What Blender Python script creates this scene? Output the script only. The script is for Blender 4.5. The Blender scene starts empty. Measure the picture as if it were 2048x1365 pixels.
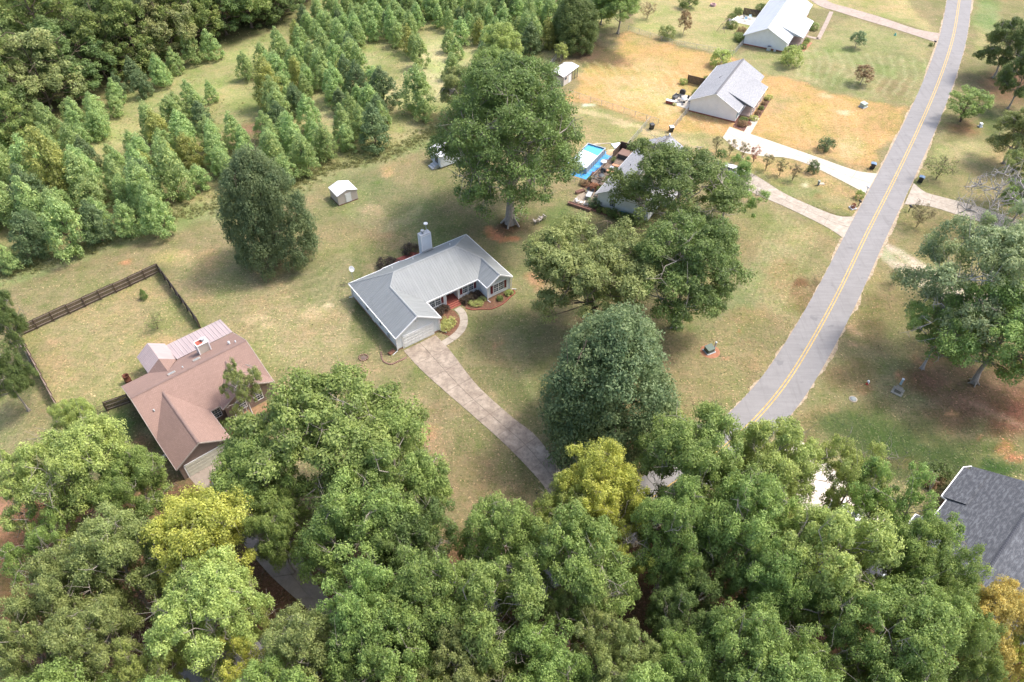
import bpy, math, random
import numpy as np
from mathutils import Matrix, Vector
R_ = math.radians
# ------------------------------------------------------------------ camera, sky, sun, exposure
scene = bpy.context.scene
COL = scene.collection
CAM_H = 74.0
PITCH = 45.0
FOC = 1460.0            # focal length in pixels of a 2048 px wide frame
cam_d = bpy.data.cameras.new('camera')
cam = bpy.data.objects.new('camera', cam_d)
COL.objects.link(cam)
cam.location = (0, 0, CAM_H)
cam.rotation_euler = (R_(90 - PITCH), 0, 0)
cam_d.sensor_width = 36.0
cam_d.lens = 36.0 * FOC / 2048.0
cam_d.clip_end = 6000
cam_d.clip_start = 0.5
scene.camera = cam
SUN_AZ, SUN_EL = 20.0, 57.0     # azimuth from +X towards +Y
world = bpy.data.worlds.new('World')
scene.world = world
world.use_nodes = True
wn = world.node_tree
wn.nodes.clear()
sky = wn.nodes.new('ShaderNodeTexSky')
sky.sky_type = 'NISHITA'
sky.sun_disc = False
sky.sun_elevation = R_(SUN_EL)
sky.sun_rotation = R_(90 - SUN_AZ)
sky.air_density = 0.9
sky.dust_density = 4.0
sky.ozone_density = 0.6
bg = wn.nodes.new('ShaderNodeBackground')
bg.inputs['Strength'].default_value = 0.15
wo = wn.nodes.new('ShaderNodeOutputWorld')
wn.links.new(sky.outputs[0], bg.inputs[0])
wn.links.new(bg.outputs[0], wo.inputs[0])
sun_d = bpy.data.lights.new('sun', 'SUN')
sun_d.energy = 1.45
sun_d.angle = R_(10.0)
sun_d.color = (1.0, 0.955, 0.88)
sun = bpy.data.objects.new('sun', sun_d)
COL.objects.link(sun)
sv = Vector((math.cos(R_(SUN_EL)) * math.cos(R_(SUN_AZ)), math.cos(R_(SUN_EL)) * math.sin(R_(SUN_AZ)), math.sin(R_(SUN_EL))))
sun.rotation_euler = sv.to_track_quat('Z', 'Y').to_euler()
scene.view_settings.view_transform = 'Standard'
scene.view_settings.look = 'None'
scene.view_settings.exposure = 1.36
scene.view_settings.gamma = 1.0

# ------------------------------------------------------------------ helpers
cp_, sp_ = math.cos(R_(PITCH)), math.sin(R_(PITCH))
def W(u, v, z=0.0):
    """world point at height z that was measured at photo pixel (u, v)"""
    a, b = (u - 1024) / FOC, (682.5 - v) / FOC
    d = (a, b * sp_ + cp_, b * cp_ - sp_)
    t = (z - CAM_H) / d[2]
    return Vector((d[0] * t, d[1] * t, z))
def depth(p):
    return p[1] * cp_ - (p[2] - CAM_H) * sp_
def mpp(p):                 # metres per photo pixel at p
    return depth(p) / FOC
def lin(c):
    return tuple((x / 12.92 if x <= .04045 else ((x + .055) / 1.055) ** 2.4) for x in [k / 255 for k in c])
def tag(o, label=None, cat=None, group=None, kind=None):
    if label: o['label'] = label
    if cat: o['category'] = cat
    if group: o['group'] = group
    if kind: o['kind'] = kind
    return o
def empty(name, loc=(0, 0, 0), rz=0, label=None, cat=None, group=None, s=None):
    o = bpy.data.objects.new(name, None)
    COL.objects.link(o)
    o.empty_display_size = .3
    o.location = loc
    o.rotation_euler = (0, 0, rz)
    if s: o.scale = s
    return tag(o, label, cat, group)
def mesh_np(name, V, F, mats, tint=None, nper=4):
    me = bpy.data.meshes.new(name)
    V = np.asarray(V, np.float32); F = np.asarray(F, np.int32)
    me.vertices.add(len(V)); me.vertices.foreach_set('co', V.ravel())
    me.loops.add(F.size); me.loops.foreach_set('vertex_index', F.ravel())
    me.polygons.add(len(F))
    me.polygons.foreach_set('loop_start', np.arange(0, F.size, F.shape[1], dtype=np.int32))
    try: me.polygons.foreach_set('loop_total', np.full(len(F), F.shape[1], dtype=np.int32))
    except Exception: pass
    if tint is not None:
        a = me.attributes.new('tint', 'FLOAT', 'FACE')
        a.data.foreach_set('value', np.asarray(tint, np.float32))
    me.update(calc_edges=True)
    if mats: me.materials.append(mats)
    return me
def obj_from(name, me, parent=None, loc=None):
    o = bpy.data.objects.new(name, me)
    COL.objects.link(o)
    if parent is not None: o.parent = parent
    if loc is not None: o.location = loc
    return o
class MB:
    """collects shapes and links them as one mesh"""
    def __init__(s): s.v = []; s.f = []; s.M = Matrix.Identity(4); s.sm = []
    def at(s, x=0, y=0, z=0, rz=0, rx=0, ry=0):
        s.M = Matrix.Translation((x, y, z)) @ Matrix.Rotation(R_(rz), 4, 'Z') @ Matrix.Rotation(R_(ry), 4, 'Y') @ Matrix.Rotation(R_(rx), 4, 'X'); return s
    def add(s, vs, fs, smooth=False):
        n = len(s.v)
        s.v += [tuple(s.M @ Vector(p)) for p in vs]
        s.f += [[n + i for i in f] for f in fs]; s.sm += [smooth] * len(fs)
    def box(s, x0, y0, z0, x1, y1, z1):
        s.add([(x0, y0, z0), (x1, y0, z0), (x1, y1, z0), (x0, y1, z0), (x0, y0, z1), (x1, y0, z1), (x1, y1, z1), (x0, y1, z1)],
              [(0, 3, 2, 1), (4, 5, 6, 7), (0, 1, 5, 4), (1, 2, 6, 5), (2, 3, 7, 6), (3, 0, 4, 7)]); return s
    def prism(s, poly, z0, z1):
        n = len(poly)
        A = sum(poly[i][0] * poly[(i + 1) % n][1] - poly[(i + 1) % n][0] * poly[i][1] for i in range(n))
        if A < 0: poly = poly[::-1]
        s.add([(p[0], p[1], z0) for p in poly] + [(p[0], p[1], z1) for p in poly],
              [tuple(range(n))[::-1], tuple(range(n, 2 * n))] + [(i, (i + 1) % n, n + (i + 1) % n, n + i) for i in range(n)]); return s
    def slab(s, P, th=.16):
        """sloping polygon with thickness, P given anticlockwise from above or not"""
        n = len(P)
        A = sum(P[i][0] * P[(i + 1) % n][1] - P[(i + 1) % n][0] * P[i][1] for i in range(n))
        if A < 0: P = P[::-1]
        s.add([tuple(p) for p in P] + [(p[0], p[1], p[2] - th) for p in P],
              [tuple(range(n)), tuple(range(n, 2 * n))[::-1]] + [(i, n + i, n + (i + 1) % n, (i + 1) % n) for i in range(n)]); return s
    def tube(s, p0, p1, r0, r1=None, n=6, cap=True):
        r1 = r0 if r1 is None else r1
        p0, p1 = Vector(p0), Vector(p1); d = (p1 - p0)
        if d.length < 1e-6: return s
        d.normalize(); a = d.orthogonal().normalized(); b = d.cross(a)
        vs = []
        for p, r in ((p0, r0), (p1, r1)):
            for i in range(n):
                t = 2 * math.pi * i / n; vs.append(p + a * r * math.cos(t) + b * r * math.sin(t))
        fs = [(i, (i + 1) % n, n + (i + 1) % n, n + i) for i in range(n)]
        s.add(vs, fs, True)
        if cap: s.add(vs, [tuple(range(n))[::-1], tuple(range(n, 2 * n))])
        return s
    def lathe(s, prof, n=14, cx=0, cy=0):
        vs = [(cx + r * math.cos(2 * math.pi * i / n), cy + r * math.sin(2 * math.pi * i / n), z) for r, z in prof for i in range(n)]
        fs = [(k * n + i, k * n + (i + 1) % n, (k + 1) * n + (i + 1) % n, (k + 1) * n + i) for k in range(len(prof) - 1) for i in range(n)]
        s.add(vs, fs, True)
        s.add([vs[i] for i in range(n)], [tuple(range(n))[::-1]]); s.add(vs[-n:], [tuple(range(n))]); return s
    def gable(s, x0, x1, y, th, z0, z1, xr, zr):
        """wall of outline x0..x1, z0..z1 with a peak at (xr, zr), at y..y+th"""
        P = [(x0, z0), (x1, z0), (x1, z1), (xr, zr), (x0, z1)]
        s.add([(a, y, b) for a, b in P] + [(a, y + th, b) for a, b in P],
              [(0, 1, 2, 3, 4), (9, 8, 7, 6, 5)] + [(i, i + 5, (i + 1) % 5 + 5, (i + 1) % 5) for i in range(5)]); return s
    def build(s, name, mat, parent=None, loc=None, bevel=0):
        me = bpy.data.meshes.new(name)
        me.from_pydata(s.v, [], s.f)
        me.polygons.foreach_set('use_smooth', s.sm)
        uv = me.uv_layers.new(name='UVMap')
        zup = Vector((0, 0, 1))
        for p in me.polygons:
            n = p.normal
            if abs(n.z) < .9995: ua = zup.cross(n).normalized(); va = n.cross(ua)
            else: ua, va = Vector((1, 0, 0)), Vector((0, 1, 0))
            for li in p.loop_indices:
                c = me.vertices[me.loops[li].vertex_index].co
                uv.data[li].uv = (c.dot(ua), c.dot(va))
        if mat: me.materials.append(mat)
        o = obj_from(name, me, parent, loc)
        if bevel:
            m = o.modifiers.new('b', 'BEVEL'); m.width = bevel; m.segments = 2; m.limit_method = 'ANGLE'
        return o

# ------------------------------------------------------------------ materials
def nodes(name):
    m = bpy.data.materials.new(name); m.use_nodes = True
    nt = m.node_tree; b = nt.nodes['Principled BSDF']
    return m, nt, b
def N(nt, t, **k):
    n = nt.nodes.new(t)
    for a, v in k.items():
        if a in n.inputs: n.inputs[a].default_value = v
        else: setattr(n, a, v)
    return n
def mixc(nt, fac, a, b, bt='MIX'):
    m = nt.nodes.new('ShaderNodeMix'); m.data_type = 'RGBA'; m.blend_type = bt
    for i, x in ((0, fac), (6, a), (7, b)):
        if hasattr(x, 'links'): nt.links.new(x, m.inputs[i])
        elif i == 0: m.inputs[0].default_value = x
        else: m.inputs[i].default_value = (*x, 1) if len(x) == 3 else x
    return m.outputs[2]
def ramp(nt, x, a, b, lo=0., hi=1.):
    r = nt.nodes.new('ShaderNodeMapRange'); nt.links.new(x, r.inputs[0])
    r.inputs[1].default_value = a; r.inputs[2].default_value = b; r.inputs[3].default_value = lo; r.inputs[4].default_value = hi
    return r.outputs[0]
def noise(nt, vec, scale, detail=4, rough=.6, stretch=None, rz=0):
    if stretch or rz:
        mp = nt.nodes.new('ShaderNodeMapping'); nt.links.new(vec, mp.inputs[0])
        mp.inputs['Rotation'].default_value = (0, 0, R_(rz))
        if stretch: mp.inputs['Scale'].default_value = stretch
        vec = mp.outputs[0]
    n = N(nt, 'ShaderNodeTexNoise', Scale=scale, Detail=detail, Roughness=rough)
    nt.links.new(vec, n.inputs['Vector']); return n.outputs[0]
def bump(nt, b, h, strength=.4, dist=.05):
    bm = N(nt, 'ShaderNodeBump', Strength=strength, Distance=dist)
    nt.links.new(h, bm.inputs['Height']); nt.links.new(bm.outputs[0], b.inputs['Normal'])
def geo(nt): return nt.nodes.new('ShaderNodeNewGeometry').outputs['Position']
def tco(nt, w='Object'): return nt.nodes.new('ShaderNodeTexCoord').outputs[w]
MATS = {}
def plain(name, c, rough=.6, var=.12, scale=1.5, metal=0, c2=None, fine=12, bmp=.15):
    """one base colour with soft wear and fine grain"""
    if name in MATS: return MATS[name]
    m, nt, b = nodes(name)
    P = tco(nt)
    n1 = noise(nt, P, scale, 5, .65); n2 = noise(nt, P, fine, 3, .6)
    c2 = c2 or tuple(x * (1 - var * 1.6) for x in c)
    col = mixc(nt, ramp(nt, n1, .35, .68), c, c2)
    col = mixc(nt, ramp(nt, n2, .3, .7, 0, var), col, tuple(x * .45 for x in c))
    nt.links.new(col, b.inputs['Base Color'])
    b.inputs['Roughness'].default_value = rough; b.inputs['Metallic'].default_value = metal
    if bmp: bump(nt, b, n2, bmp, .02)
    MATS[name] = m; return m
def siding(name, c, lap=.16, rough=.5, vertical=False):
    m, nt, b = nodes(name)
    uv = tco(nt, 'UV')
    sx = nt.nodes.new('ShaderNodeSeparateXYZ'); nt.links.new(uv, sx.inputs[0])
    mm = N(nt, 'ShaderNodeMath', operation='MULTIPLY'); nt.links.new(sx.outputs[0 if vertical else 1], mm.inputs[0]); mm.inputs[1].default_value = 1 / lap
    fr = N(nt, 'ShaderNodeMath', operation='FRACT'); nt.links.new(mm.outputs[0], fr.inputs[0])
    P = tco(nt)
    n1 = noise(nt, P, .8, 5, .6)
    col = mixc(nt, ramp(nt, n1, .35, .7), c, tuple(x * .9 for x in c))
    ln = ramp(nt, fr.outputs[0], .0, .14, .55, 0)
    col = mixc(nt, ln, col, tuple(x * .45 for x in c))
    n2 = noise(nt, P, .5, 3, .5, (1, 1, .25))
    col = mixc(nt, ramp(nt, n2, .6, .85, 0, .14), col, (.35, .3, .24))
    nt.links.new(col, b.inputs['Base Color']); b.inputs['Roughness'].default_value = rough
    bump(nt, b, fr.outputs[0], .5, .02)
    return m
def shingle(name, c1, c2, c3, w=.30, h=.14, blotch=.5):
    m, nt, b = nodes(name)
    uv = tco(nt, 'UV')
    br = N(nt, 'ShaderNodeTexBrick', Scale=1.0)
    br.offset = .5; br.inputs['Brick Width'].default_value = w; br.inputs['Row Height'].default_value = h
    br.inputs['Mortar Size'].default_value = .012; br.inputs['Mortar Smooth'].default_value = .3; br.inputs['Bias'].default_value = 0
    br.inputs['Color1'].default_value = (*c1, 1); br.inputs['Color2'].default_value = (*c2, 1); br.inputs['Mortar'].default_value = (*[x * .45 for x in c2], 1)
    nt.links.new(uv, br.inputs[0])
    n = noise(nt, uv, 1.6, 4, .6, (.8, 2.2, 1))
    col = mixc(nt, ramp(nt, n, .46, .62, 0, blotch), br.outputs[0], c3)
    n3 = noise(nt, tco(nt), .25, 4, .6)
    col = mixc(nt, ramp(nt, n3, .4, .7, 0, .35), col, tuple(x * .7 for x in c2))
    n4 = noise(nt, tco(nt), 14, 3, .6)
    col = mixc(nt, ramp(nt, n4, .35, .7, 0, .3), col, tuple(x * 1.25 for x in c1))
    nt.links.new(col, b.inputs['Base Color']); b.inputs['Roughness'].default_value = .9
    bump(nt, b, br.outputs[1], .35, -.02)
    return m
def metal_roof(name, c, rough=.42, metal=.0):
    m, nt, b = nodes(name)
    P = tco(nt); uv = tco(nt, 'UV')
    n1 = noise(nt, uv, .7, 5, .6, (3, .35, 1)); n2 = noise(nt, P, .35, 4, .6)
    col = mixc(nt, ramp(nt, n1, .35, .72), c, tuple(x * .80 for x in c))
    col = mixc(nt, ramp(nt, n2, .5, .8, 0, .35), col, tuple(x * .62 for x in c))
    nt.links.new(col, b.inputs['Base Color']); b.inputs['Roughness'].default_value = rough; b.inputs['Metallic'].default_value = metal
    return m
def leafmat(name, dark, light, extra=None, trans=.34):
    m, nt, b = nodes(name)
    at = N(nt, 'ShaderNodeAttribute', attribute_name='tint')
    oi = nt.nodes.new('ShaderNodeObjectInfo')
    col = mixc(nt, ramp(nt, at.outputs['Fac'], .22, .80), dark, light)
    if extra:
        col = mixc(nt, ramp(nt, at.outputs['Fac'], .86, .94, 0, .9), col, extra)
    n = noise(nt, tco(nt), .45, 3, .6)
    col = mixc(nt, ramp(nt, n, .38, .66, 0, .45), col, tuple(x * y for x, y in zip(light, (1.15, 1.02, .85))))
    hs = nt.nodes.new('ShaderNodeHueSaturation'); nt.links.new(col, hs.inputs['Color'])
    nt.links.new(ramp(nt, oi.outputs['Random'], 0, 1, .488, .512), hs.inputs['Hue'])
    nt.links.new(ramp(nt, oi.outputs['Random'], 0, 1, .86, 1.12), hs.inputs['Value'])
    nt.links.new(hs.outputs[0], b.inputs['Base Color'])
    b.inputs['Roughness'].default_value = .55
    b.inputs['Specular IOR Level'].default_value = .35
    tr = nt.nodes.new('ShaderNodeBsdfTranslucent')
    tc = mixc(nt, .5, hs.outputs[0], tuple(min(1, x * 1.5) for x in light), 'MIX'); nt.links.new(tc, tr.inputs[0])
    mx = nt.nodes.new('ShaderNodeMixShader'); mx.inputs[0].default_value = trans
    nt.links.new(b.outputs[0], mx.inputs[1]); nt.links.new(tr.outputs[0], mx.inputs[2])
    nt.links.new(mx.outputs[0], nt.nodes['Material Output'].inputs[0])
    return m
def barkmat(name, c):
    m, nt, b = nodes(name)
    n = noise(nt, tco(nt), 3, 5, .7, (3, 3, .6))
    nt.links.new(mixc(nt, ramp(nt, n, .35, .68), c, tuple(x * .45 for x in c)), b.inputs['Base Color'])
    b.inputs['Roughness'].default_value = .9; bump(nt, b, n, .6, .05)
    return m
def concrete(name, c, stain, amt=.7):
    m, nt, b = nodes(name)
    P = geo(nt)
    n1 = noise(nt, P, .45, 7, .75); n2 = noise(nt, P, 1.3, 6, .78); n3 = noise(nt, P, 9, 3, .7)
    oi = nt.nodes.new('ShaderNodeObjectInfo')
    col = mixc(nt, ramp(nt, n1, .38, .66, 0, amt), c, stain)
    col = mixc(nt, ramp(nt, n2, .42, .64, 0, amt * .75), col, tuple(x * .62 for x in stain))
    col = mixc(nt, ramp(nt, n2, .35, .28, 0, amt * .6), col, tuple(min(.8, x * 1.35) for x in c))
    col = mixc(nt, ramp(nt, n3, .3, .7, 0, .22), col, tuple(x * .6 for x in c))
    col = mixc(nt, ramp(nt, oi.outputs['Random'], 0, 1, 0, .16), col, tuple(x * .6 for x in stain))
    nt.links.new(col, b.inputs['Base Color']); b.inputs['Roughness'].default_value = .85
    bump(nt, b, n3, .2, .02)
    return m
def glassmat(name='window_glass', c=(.03, .04, .05)):
    m, nt, b = nodes(name)
    b.inputs['Base Color'].default_value = (*c, 1); b.inputs['Roughness'].default_value = .08
    n = noise(nt, tco(nt), .9, 2, .5)
    nt.links.new(mixc(nt, ramp(nt, n, .4, .65), c, tuple(x * 2.5 + .02 for x in c)), b.inputs['Base Color'])
    return m
white = plain('white_paint', (.74, .75, .75), .5, .06)
cream = plain('cream_paint', (.62, .56, .45), .55, .08)
black = plain('black_plastic', (.025, .027, .03), .4, .1)
dgrey = plain('dark_grey_metal', (.09, .095, .1), .5, .1)
lgrey = plain('light_grey_metal', (.45, .47, .48), .35, .1)
rust = plain('rusty_metal', (.16, .055, .03), .8, .3)
woodb = plain('weathered_brown_wood', (.105, .07, .05), .85, .25, 3)
woodl = plain('pale_wood', (.36, .26, .17), .8, .2, 3)
redp = plain('dark_red_paint', (.16, .018, .028), .5, .1)
redb = plain('red_paint', (.5, .04, .02), .5, .1)
glass = glassmat()
# ------------------------------------------------------------------ ground
def vnoise(x, y, s, seed):
    x = x / s; y = y / s
    xi = np.floor(x).astype(np.int64); yi = np.floor(y).astype(np.int64); fx = x - xi; fy = y - yi
    fx = fx * fx * (3 - 2 * fx); fy = fy * fy * (3 - 2 * fy)
    def h(a, b):
        k = (a * 374761393 + b * 668265263 + seed * 1442695041) & 0x7fffffff
        k = ((k ^ (k >> 13)) * 1274126177) & 0x7fffffff
        return ((k ^ (k >> 16)) & 0xffff) / 65535.
    return (h(xi, yi) * (1 - fx) + h(xi + 1, yi) * fx) * (1 - fy) + (h(xi, yi + 1) * (1 - fx) + h(xi + 1, yi + 1) * fx) * fy
def fbm(x, y, s, seed, o=4):
    t = 0; a = .5; w = 0
    for i in range(o):
        t = t + a * vnoise(x, y, s / 2 ** i, seed + i * 17); w += a; a *= .55
    return t / w
KD = 1.22
def C(r, g, b): return np.array(lin((r, g, b))) / KD
xs = np.concatenate([[-3000, -1200, -500, -260], np.arange(-150, 150.1, .5), [260, 500, 1200, 3000]])
ys = np.concatenate([[-1500, -500, -120, -20], np.arange(18, 216.1, .5), [300, 500, 1200, 3500]])
GX, GY = np.meshgrid(xs, ys)
gx, gy = GX.ravel(), GY.ravel()
wx = gx + (fbm(gx, gy, 9, 3) - .5) * 6 + (fbm(gx, gy, 1.8, 5) - .5) * 2.0
wy = gy + (fbm(gx, gy, 9, 8) - .5) * 6 + (fbm(gx, gy, 1.8, 9) - .5) * 2.0
gcol = np.tile(C(166, 150, 108), (len(gx), 1))
def blend(m, c, k=1.0):
    global gcol
    m = np.clip(m * k, 0, 1)[:, None]; gcol = gcol * (1 - m) + np.asarray(c)[None, :] * m
def sst(x, a, b):
    t = np.clip((x - a) / (b - a), 0, 1); return t * t * (3 - 2 * t)
def blob(u, v, ru, rv, c, k=1., soft=.5, rot=0, warp=1.):
    o = W(u, v); cr, sr = math.cos(R_(rot)), math.sin(R_(rot))
    a = W(u + ru * cr, v - ru * sr) - o; b = W(u - rv * sr, v - rv * cr) - o
    px = gx * (1 - warp) + wx * warp - o.x; py = gy * (1 - warp) + wy * warp - o.y
    det = a.x * b.y - a.y * b.x
    s = (px * b.y - py * b.x) / det; t = (py * a.x - px * a.y) / det
    d = np.sqrt(s * s + t * t)
    blend(1 - sst(d, 1 - soft, 1 + soft * .6), c, k)
def pdist(pts, px, py):
    best = np.full(len(px), 1e9)
    for (x0, y0), (x1, y1) in zip(pts[:-1], pts[1:]):
        dx, dy = x1 - x0, y1 - y0; L = dx * dx + dy * dy
        t = np.clip(((px - x0) * dx + (py - y0) * dy) / L, 0, 1)
        best = np.minimum(best, np.hypot(px - x0 - t * dx, py - y0 - t * dy))
    return best
def stroke(pts, w, c, k=1., soft=.5, warp=1.):
    P = [W(*p)[:2] for p in pts]
    px = gx * (1 - warp) + wx * warp; py = gy * (1 - warp) + wy * warp
    blend(1 - sst(pdist(P, px, py) / w, 1 - soft, 1 + soft), c, k)
def inpoly(pts, px, py):
    r = np.zeros(len(px), bool); n = len(pts)
    for i in range(n):
        x0, y0 = pts[i]; x1, y1 = pts[(i + 1) % n]
        c = ((y0 > py) != (y1 > py)) & (px < (x1 - x0) * (py - y0) / (y1 - y0 + 1e-12) + x0); r ^= c
    return r
def region(pts, c, k=1., soft=2., warp=1.):
    P = [tuple(W(*p)[:2]) for p in pts]
    px = gx * (1 - warp) + wx * warp; py = gy * (1 - warp) + wy * warp
    i = inpoly(P, px, py); d = pdist(P + [P[0]], px, py)
    blend(sst(np.where(i, d, -d), -soft, soft), c, k)
LAWN_G = C(142, 144, 98); LAWN_D = C(118, 122, 78); DRY = C(190, 172, 126); SAND = C(214, 192, 150); ORG = C(222, 174, 112); ORG2 = C(228, 190, 132)
RED = C(196, 144, 110); LITTER = C(124, 90, 68); STRAW = C(176, 150, 112); MULCH = C(146, 108, 82)
# rough field with planted trees
FIELD = [(-400, 620), (0, 590), (130, 525), (250, 480), (420, 425), (560, 392), (640, 352), (760, 326), (850, 283), (905, 262), (1060, 185), (1110, 120), (1215, 60), (1300, -30), (1300, -220), (-900, -220)]
region(FIELD, C(176, 166, 112), 1, 1.2)
region([(-400, 600), (0, 500), (330, 330), (620, 200), (900, 60), (1100, -100), (-900, -220)], C(168, 164, 106), .6, 8)
for u, v, ru, rv, c, k in [(250, 270, 120, 26, C(190, 184, 120), .9), (160, 300, 60, 20, C(188, 180, 122), .8), (520, 110, 80, 20, C(186, 182, 118), .9), (455, 190, 60, 22, C(186, 178, 116), .8),
                           (60, 390, 90, 30, C(216, 202, 156), .9), (30, 360, 60, 26, C(206, 192, 140), .8), (700, 130, 70, 25, C(196, 190, 134), .8), (880, 130, 60, 60, C(218, 206, 150), .9), (780, 190, 60, 30, C(208, 196, 142), .8),
                           (700, 220, 80, 50, C(202, 190, 136), .8), (820, 270, 50, 30, C(200, 184, 130), .8), (960, 90, 60, 50, C(212, 198, 146), .7), (330, 290, 60, 20, C(168, 140, 108), .7), (490, 265, 34, 20, C(170, 134, 104), .8), (510, 250, 30, 12, C(176, 130, 104), .8),
                           (350, 440, 70, 12, C(136, 108, 84), .9), (600, 320, 60, 22, C(140, 112, 86), .8), (590, 130, 60, 22, C(150, 122, 94), .6), (350, 395, 50, 18, C(140, 116, 86), .7), (130, 480, 90, 16, C(150, 124, 92), .7), (960, 180, 70, 30, C(196, 180, 132), .7), (640, 340, 60, 14, C(160, 138, 100), .7),
                           (1080, 60, 50, 40, C(190, 176, 130), .7), (450, 330, 200, 60, C(150, 140, 96), .5), (120, 420, 130, 40, C(160, 150, 100), .5)]:
    blob(u, v, ru, rv, c, k, .6)
stroke([(-60, 575), (60, 545), (250, 480), (420, 425), (560, 392), (640, 352), (760, 326), (850, 283)], 2.6, C(164, 164, 112), .85, .6)
stroke([(-60, 600), (60, 570), (250, 505), (430, 440)], 1.0, C(150, 132, 96), .5, .7)
# dark wood floor
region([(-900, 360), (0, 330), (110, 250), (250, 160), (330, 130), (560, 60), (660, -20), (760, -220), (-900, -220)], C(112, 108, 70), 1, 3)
# lawns, left and middle
for u, v, ru, rv, c, k in [
    (470, 600, 150, 90, C(174, 158, 112), .8), (600, 650, 110, 70, C(184, 166, 120), .6), (640, 560, 60, 60, LAWN_G, .6), (510, 632, 16, 9, C(214, 188, 142), .9), (625, 622, 26, 12, C(208, 184, 138), .8), (645, 612, 10, 6, C(226, 204, 160), .9), (520, 652, 12, 7, C(206, 182, 136), .8), (410, 590, 24, 10, C(190, 158, 112), .7),
    (560, 700, 60, 30, C(186, 168, 124), .6), (400, 520, 80, 24, C(192, 164, 114), .8), (345, 510, 40, 16, C(204, 176, 124), .8), (265, 523, 12, 7, C(206, 148, 104), .9), (380, 560, 26, 60, C(188, 168, 124), .6),
    (740, 370, 60, 30, LAWN_G, .7), (790, 390, 80, 40, LAWN_G, .6), (700, 420, 90, 40, C(150, 148, 100), .6), (745, 420, 20, 9, C(204, 176, 136), .8), (765, 432, 14, 9, C(196, 168, 128), .8), (788, 345, 18, 8, C(202, 168, 120), .8), (830, 425, 60, 30, C(134, 140, 92), .8), (880, 470, 60, 30, C(122, 134, 84), .7),
    (740, 470, 50, 20, C(168, 144, 104), .7), (655, 480, 70, 40, C(182, 164, 116), .6), (940, 330, 60, 60, C(176, 160, 112), .6), (960, 340, 40, 20, C(206, 190, 130), .6), (890, 340, 40, 20, C(150, 146, 98), .6),
    (715, 600, 24, 60, C(112, 118, 72), .8), (745, 660, 26, 50, C(112, 118, 72), .8), (705, 540, 20, 40, C(132, 134, 86), .6), (690, 690, 60, 40, C(186, 166, 122), .6), (740, 745, 40, 14, C(196, 168, 128), .8), (700, 715, 12, 7, C(168, 140, 108), .8),  # dark green strip along the left house wall has the house shadow painted in
    (800, 760, 80, 40, C(150, 142, 96), .6), (830, 830, 60, 40, C(180, 158, 118), .6), (870, 870, 22, 12, C(206, 156, 116), .8), (880, 900, 40, 26, C(196, 158, 120), .6), (960, 900, 60, 50, C(158, 142, 102), .6), (950, 970, 90, 60, C(158, 136, 98), .7), (1040, 960, 40, 50, C(116, 112, 74), .7), (830, 800, 26, 12, C(190, 162, 124), .6), (900, 820, 12, 40, C(150, 132, 96), .5),
    (1000, 620, 70, 60, C(160, 150, 104), .5), (960, 700, 40, 60, C(138, 136, 90), .5), (1030, 700, 60, 60, C(160, 148, 104), .6), (1020, 760, 60, 40, C(128, 130, 84), .6), (1060, 800, 50, 60, C(132, 130, 86), .6), (1070, 690, 50, 50, C(136, 132, 90), .6), (1050, 560, 40, 30, C(150, 148, 102), .6), (1078, 556, 20, 18, C(204, 150, 110), .75), (1020, 672, 9, 5, C(206, 150, 112), .8), (1000, 682, 12, 5, C(200, 150, 112), .7),
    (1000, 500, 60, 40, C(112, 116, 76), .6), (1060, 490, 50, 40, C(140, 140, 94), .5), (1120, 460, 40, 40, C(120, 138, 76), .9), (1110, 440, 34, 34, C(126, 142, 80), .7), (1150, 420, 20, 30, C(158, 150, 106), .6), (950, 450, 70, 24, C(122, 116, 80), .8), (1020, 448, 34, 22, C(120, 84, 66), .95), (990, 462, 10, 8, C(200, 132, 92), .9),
    (1010, 470, 22, 6, C(206, 140, 98), .9), (900, 430, 60, 22, C(128, 124, 84), .7), (1090, 520, 40, 24, C(128, 130, 88), .5)]:
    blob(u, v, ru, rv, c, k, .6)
stroke([(975, 452), (992, 466), (1015, 476), (1035, 476)], .7, C(208, 140, 96), .95, .5, .6)
# fenced back yard
region([(44, 670), (320, 545), (402, 655), (250, 810), (125, 830)], C(172, 158, 108), .9, .8, .3)
for u, v, ru, rv, c, k in [(90, 680, 30, 24, C(158, 150, 104), .7), (75, 690, 20, 10, C(200, 164, 124), .8), (110, 800, 26, 30, C(196, 168, 124), .7), (95, 740, 20, 50, C(180, 152, 110), .7), (270, 590, 60, 22, C(188, 160, 110), .7), (310, 690, 40, 22, C(202, 166, 112), .8), (350, 680, 34, 12, C(208, 170, 114), .7), (330, 560, 10, 26, C(116, 126, 72), .9), (360, 610, 10, 34, C(112, 124, 70), .9), (385, 645, 12, 16, C(114, 124, 72), .9), (130, 650, 50, 16, C(150, 148, 102), .7), (180, 740, 70, 40, C(168, 154, 104), .6), (280, 740, 30, 30, C(176, 152, 104), .6), (250, 660, 70, 20, C(180, 162, 110), .6)]:
    blob(u, v, ru, rv, c, k, .6)
for k in range(7):
    stroke([(110 + k * 6, 780 - k * 20), (190, 770 - k * 22), (330, 705 - k * 22)], .35, C(190, 172, 124), .35, .8, .6)
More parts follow.
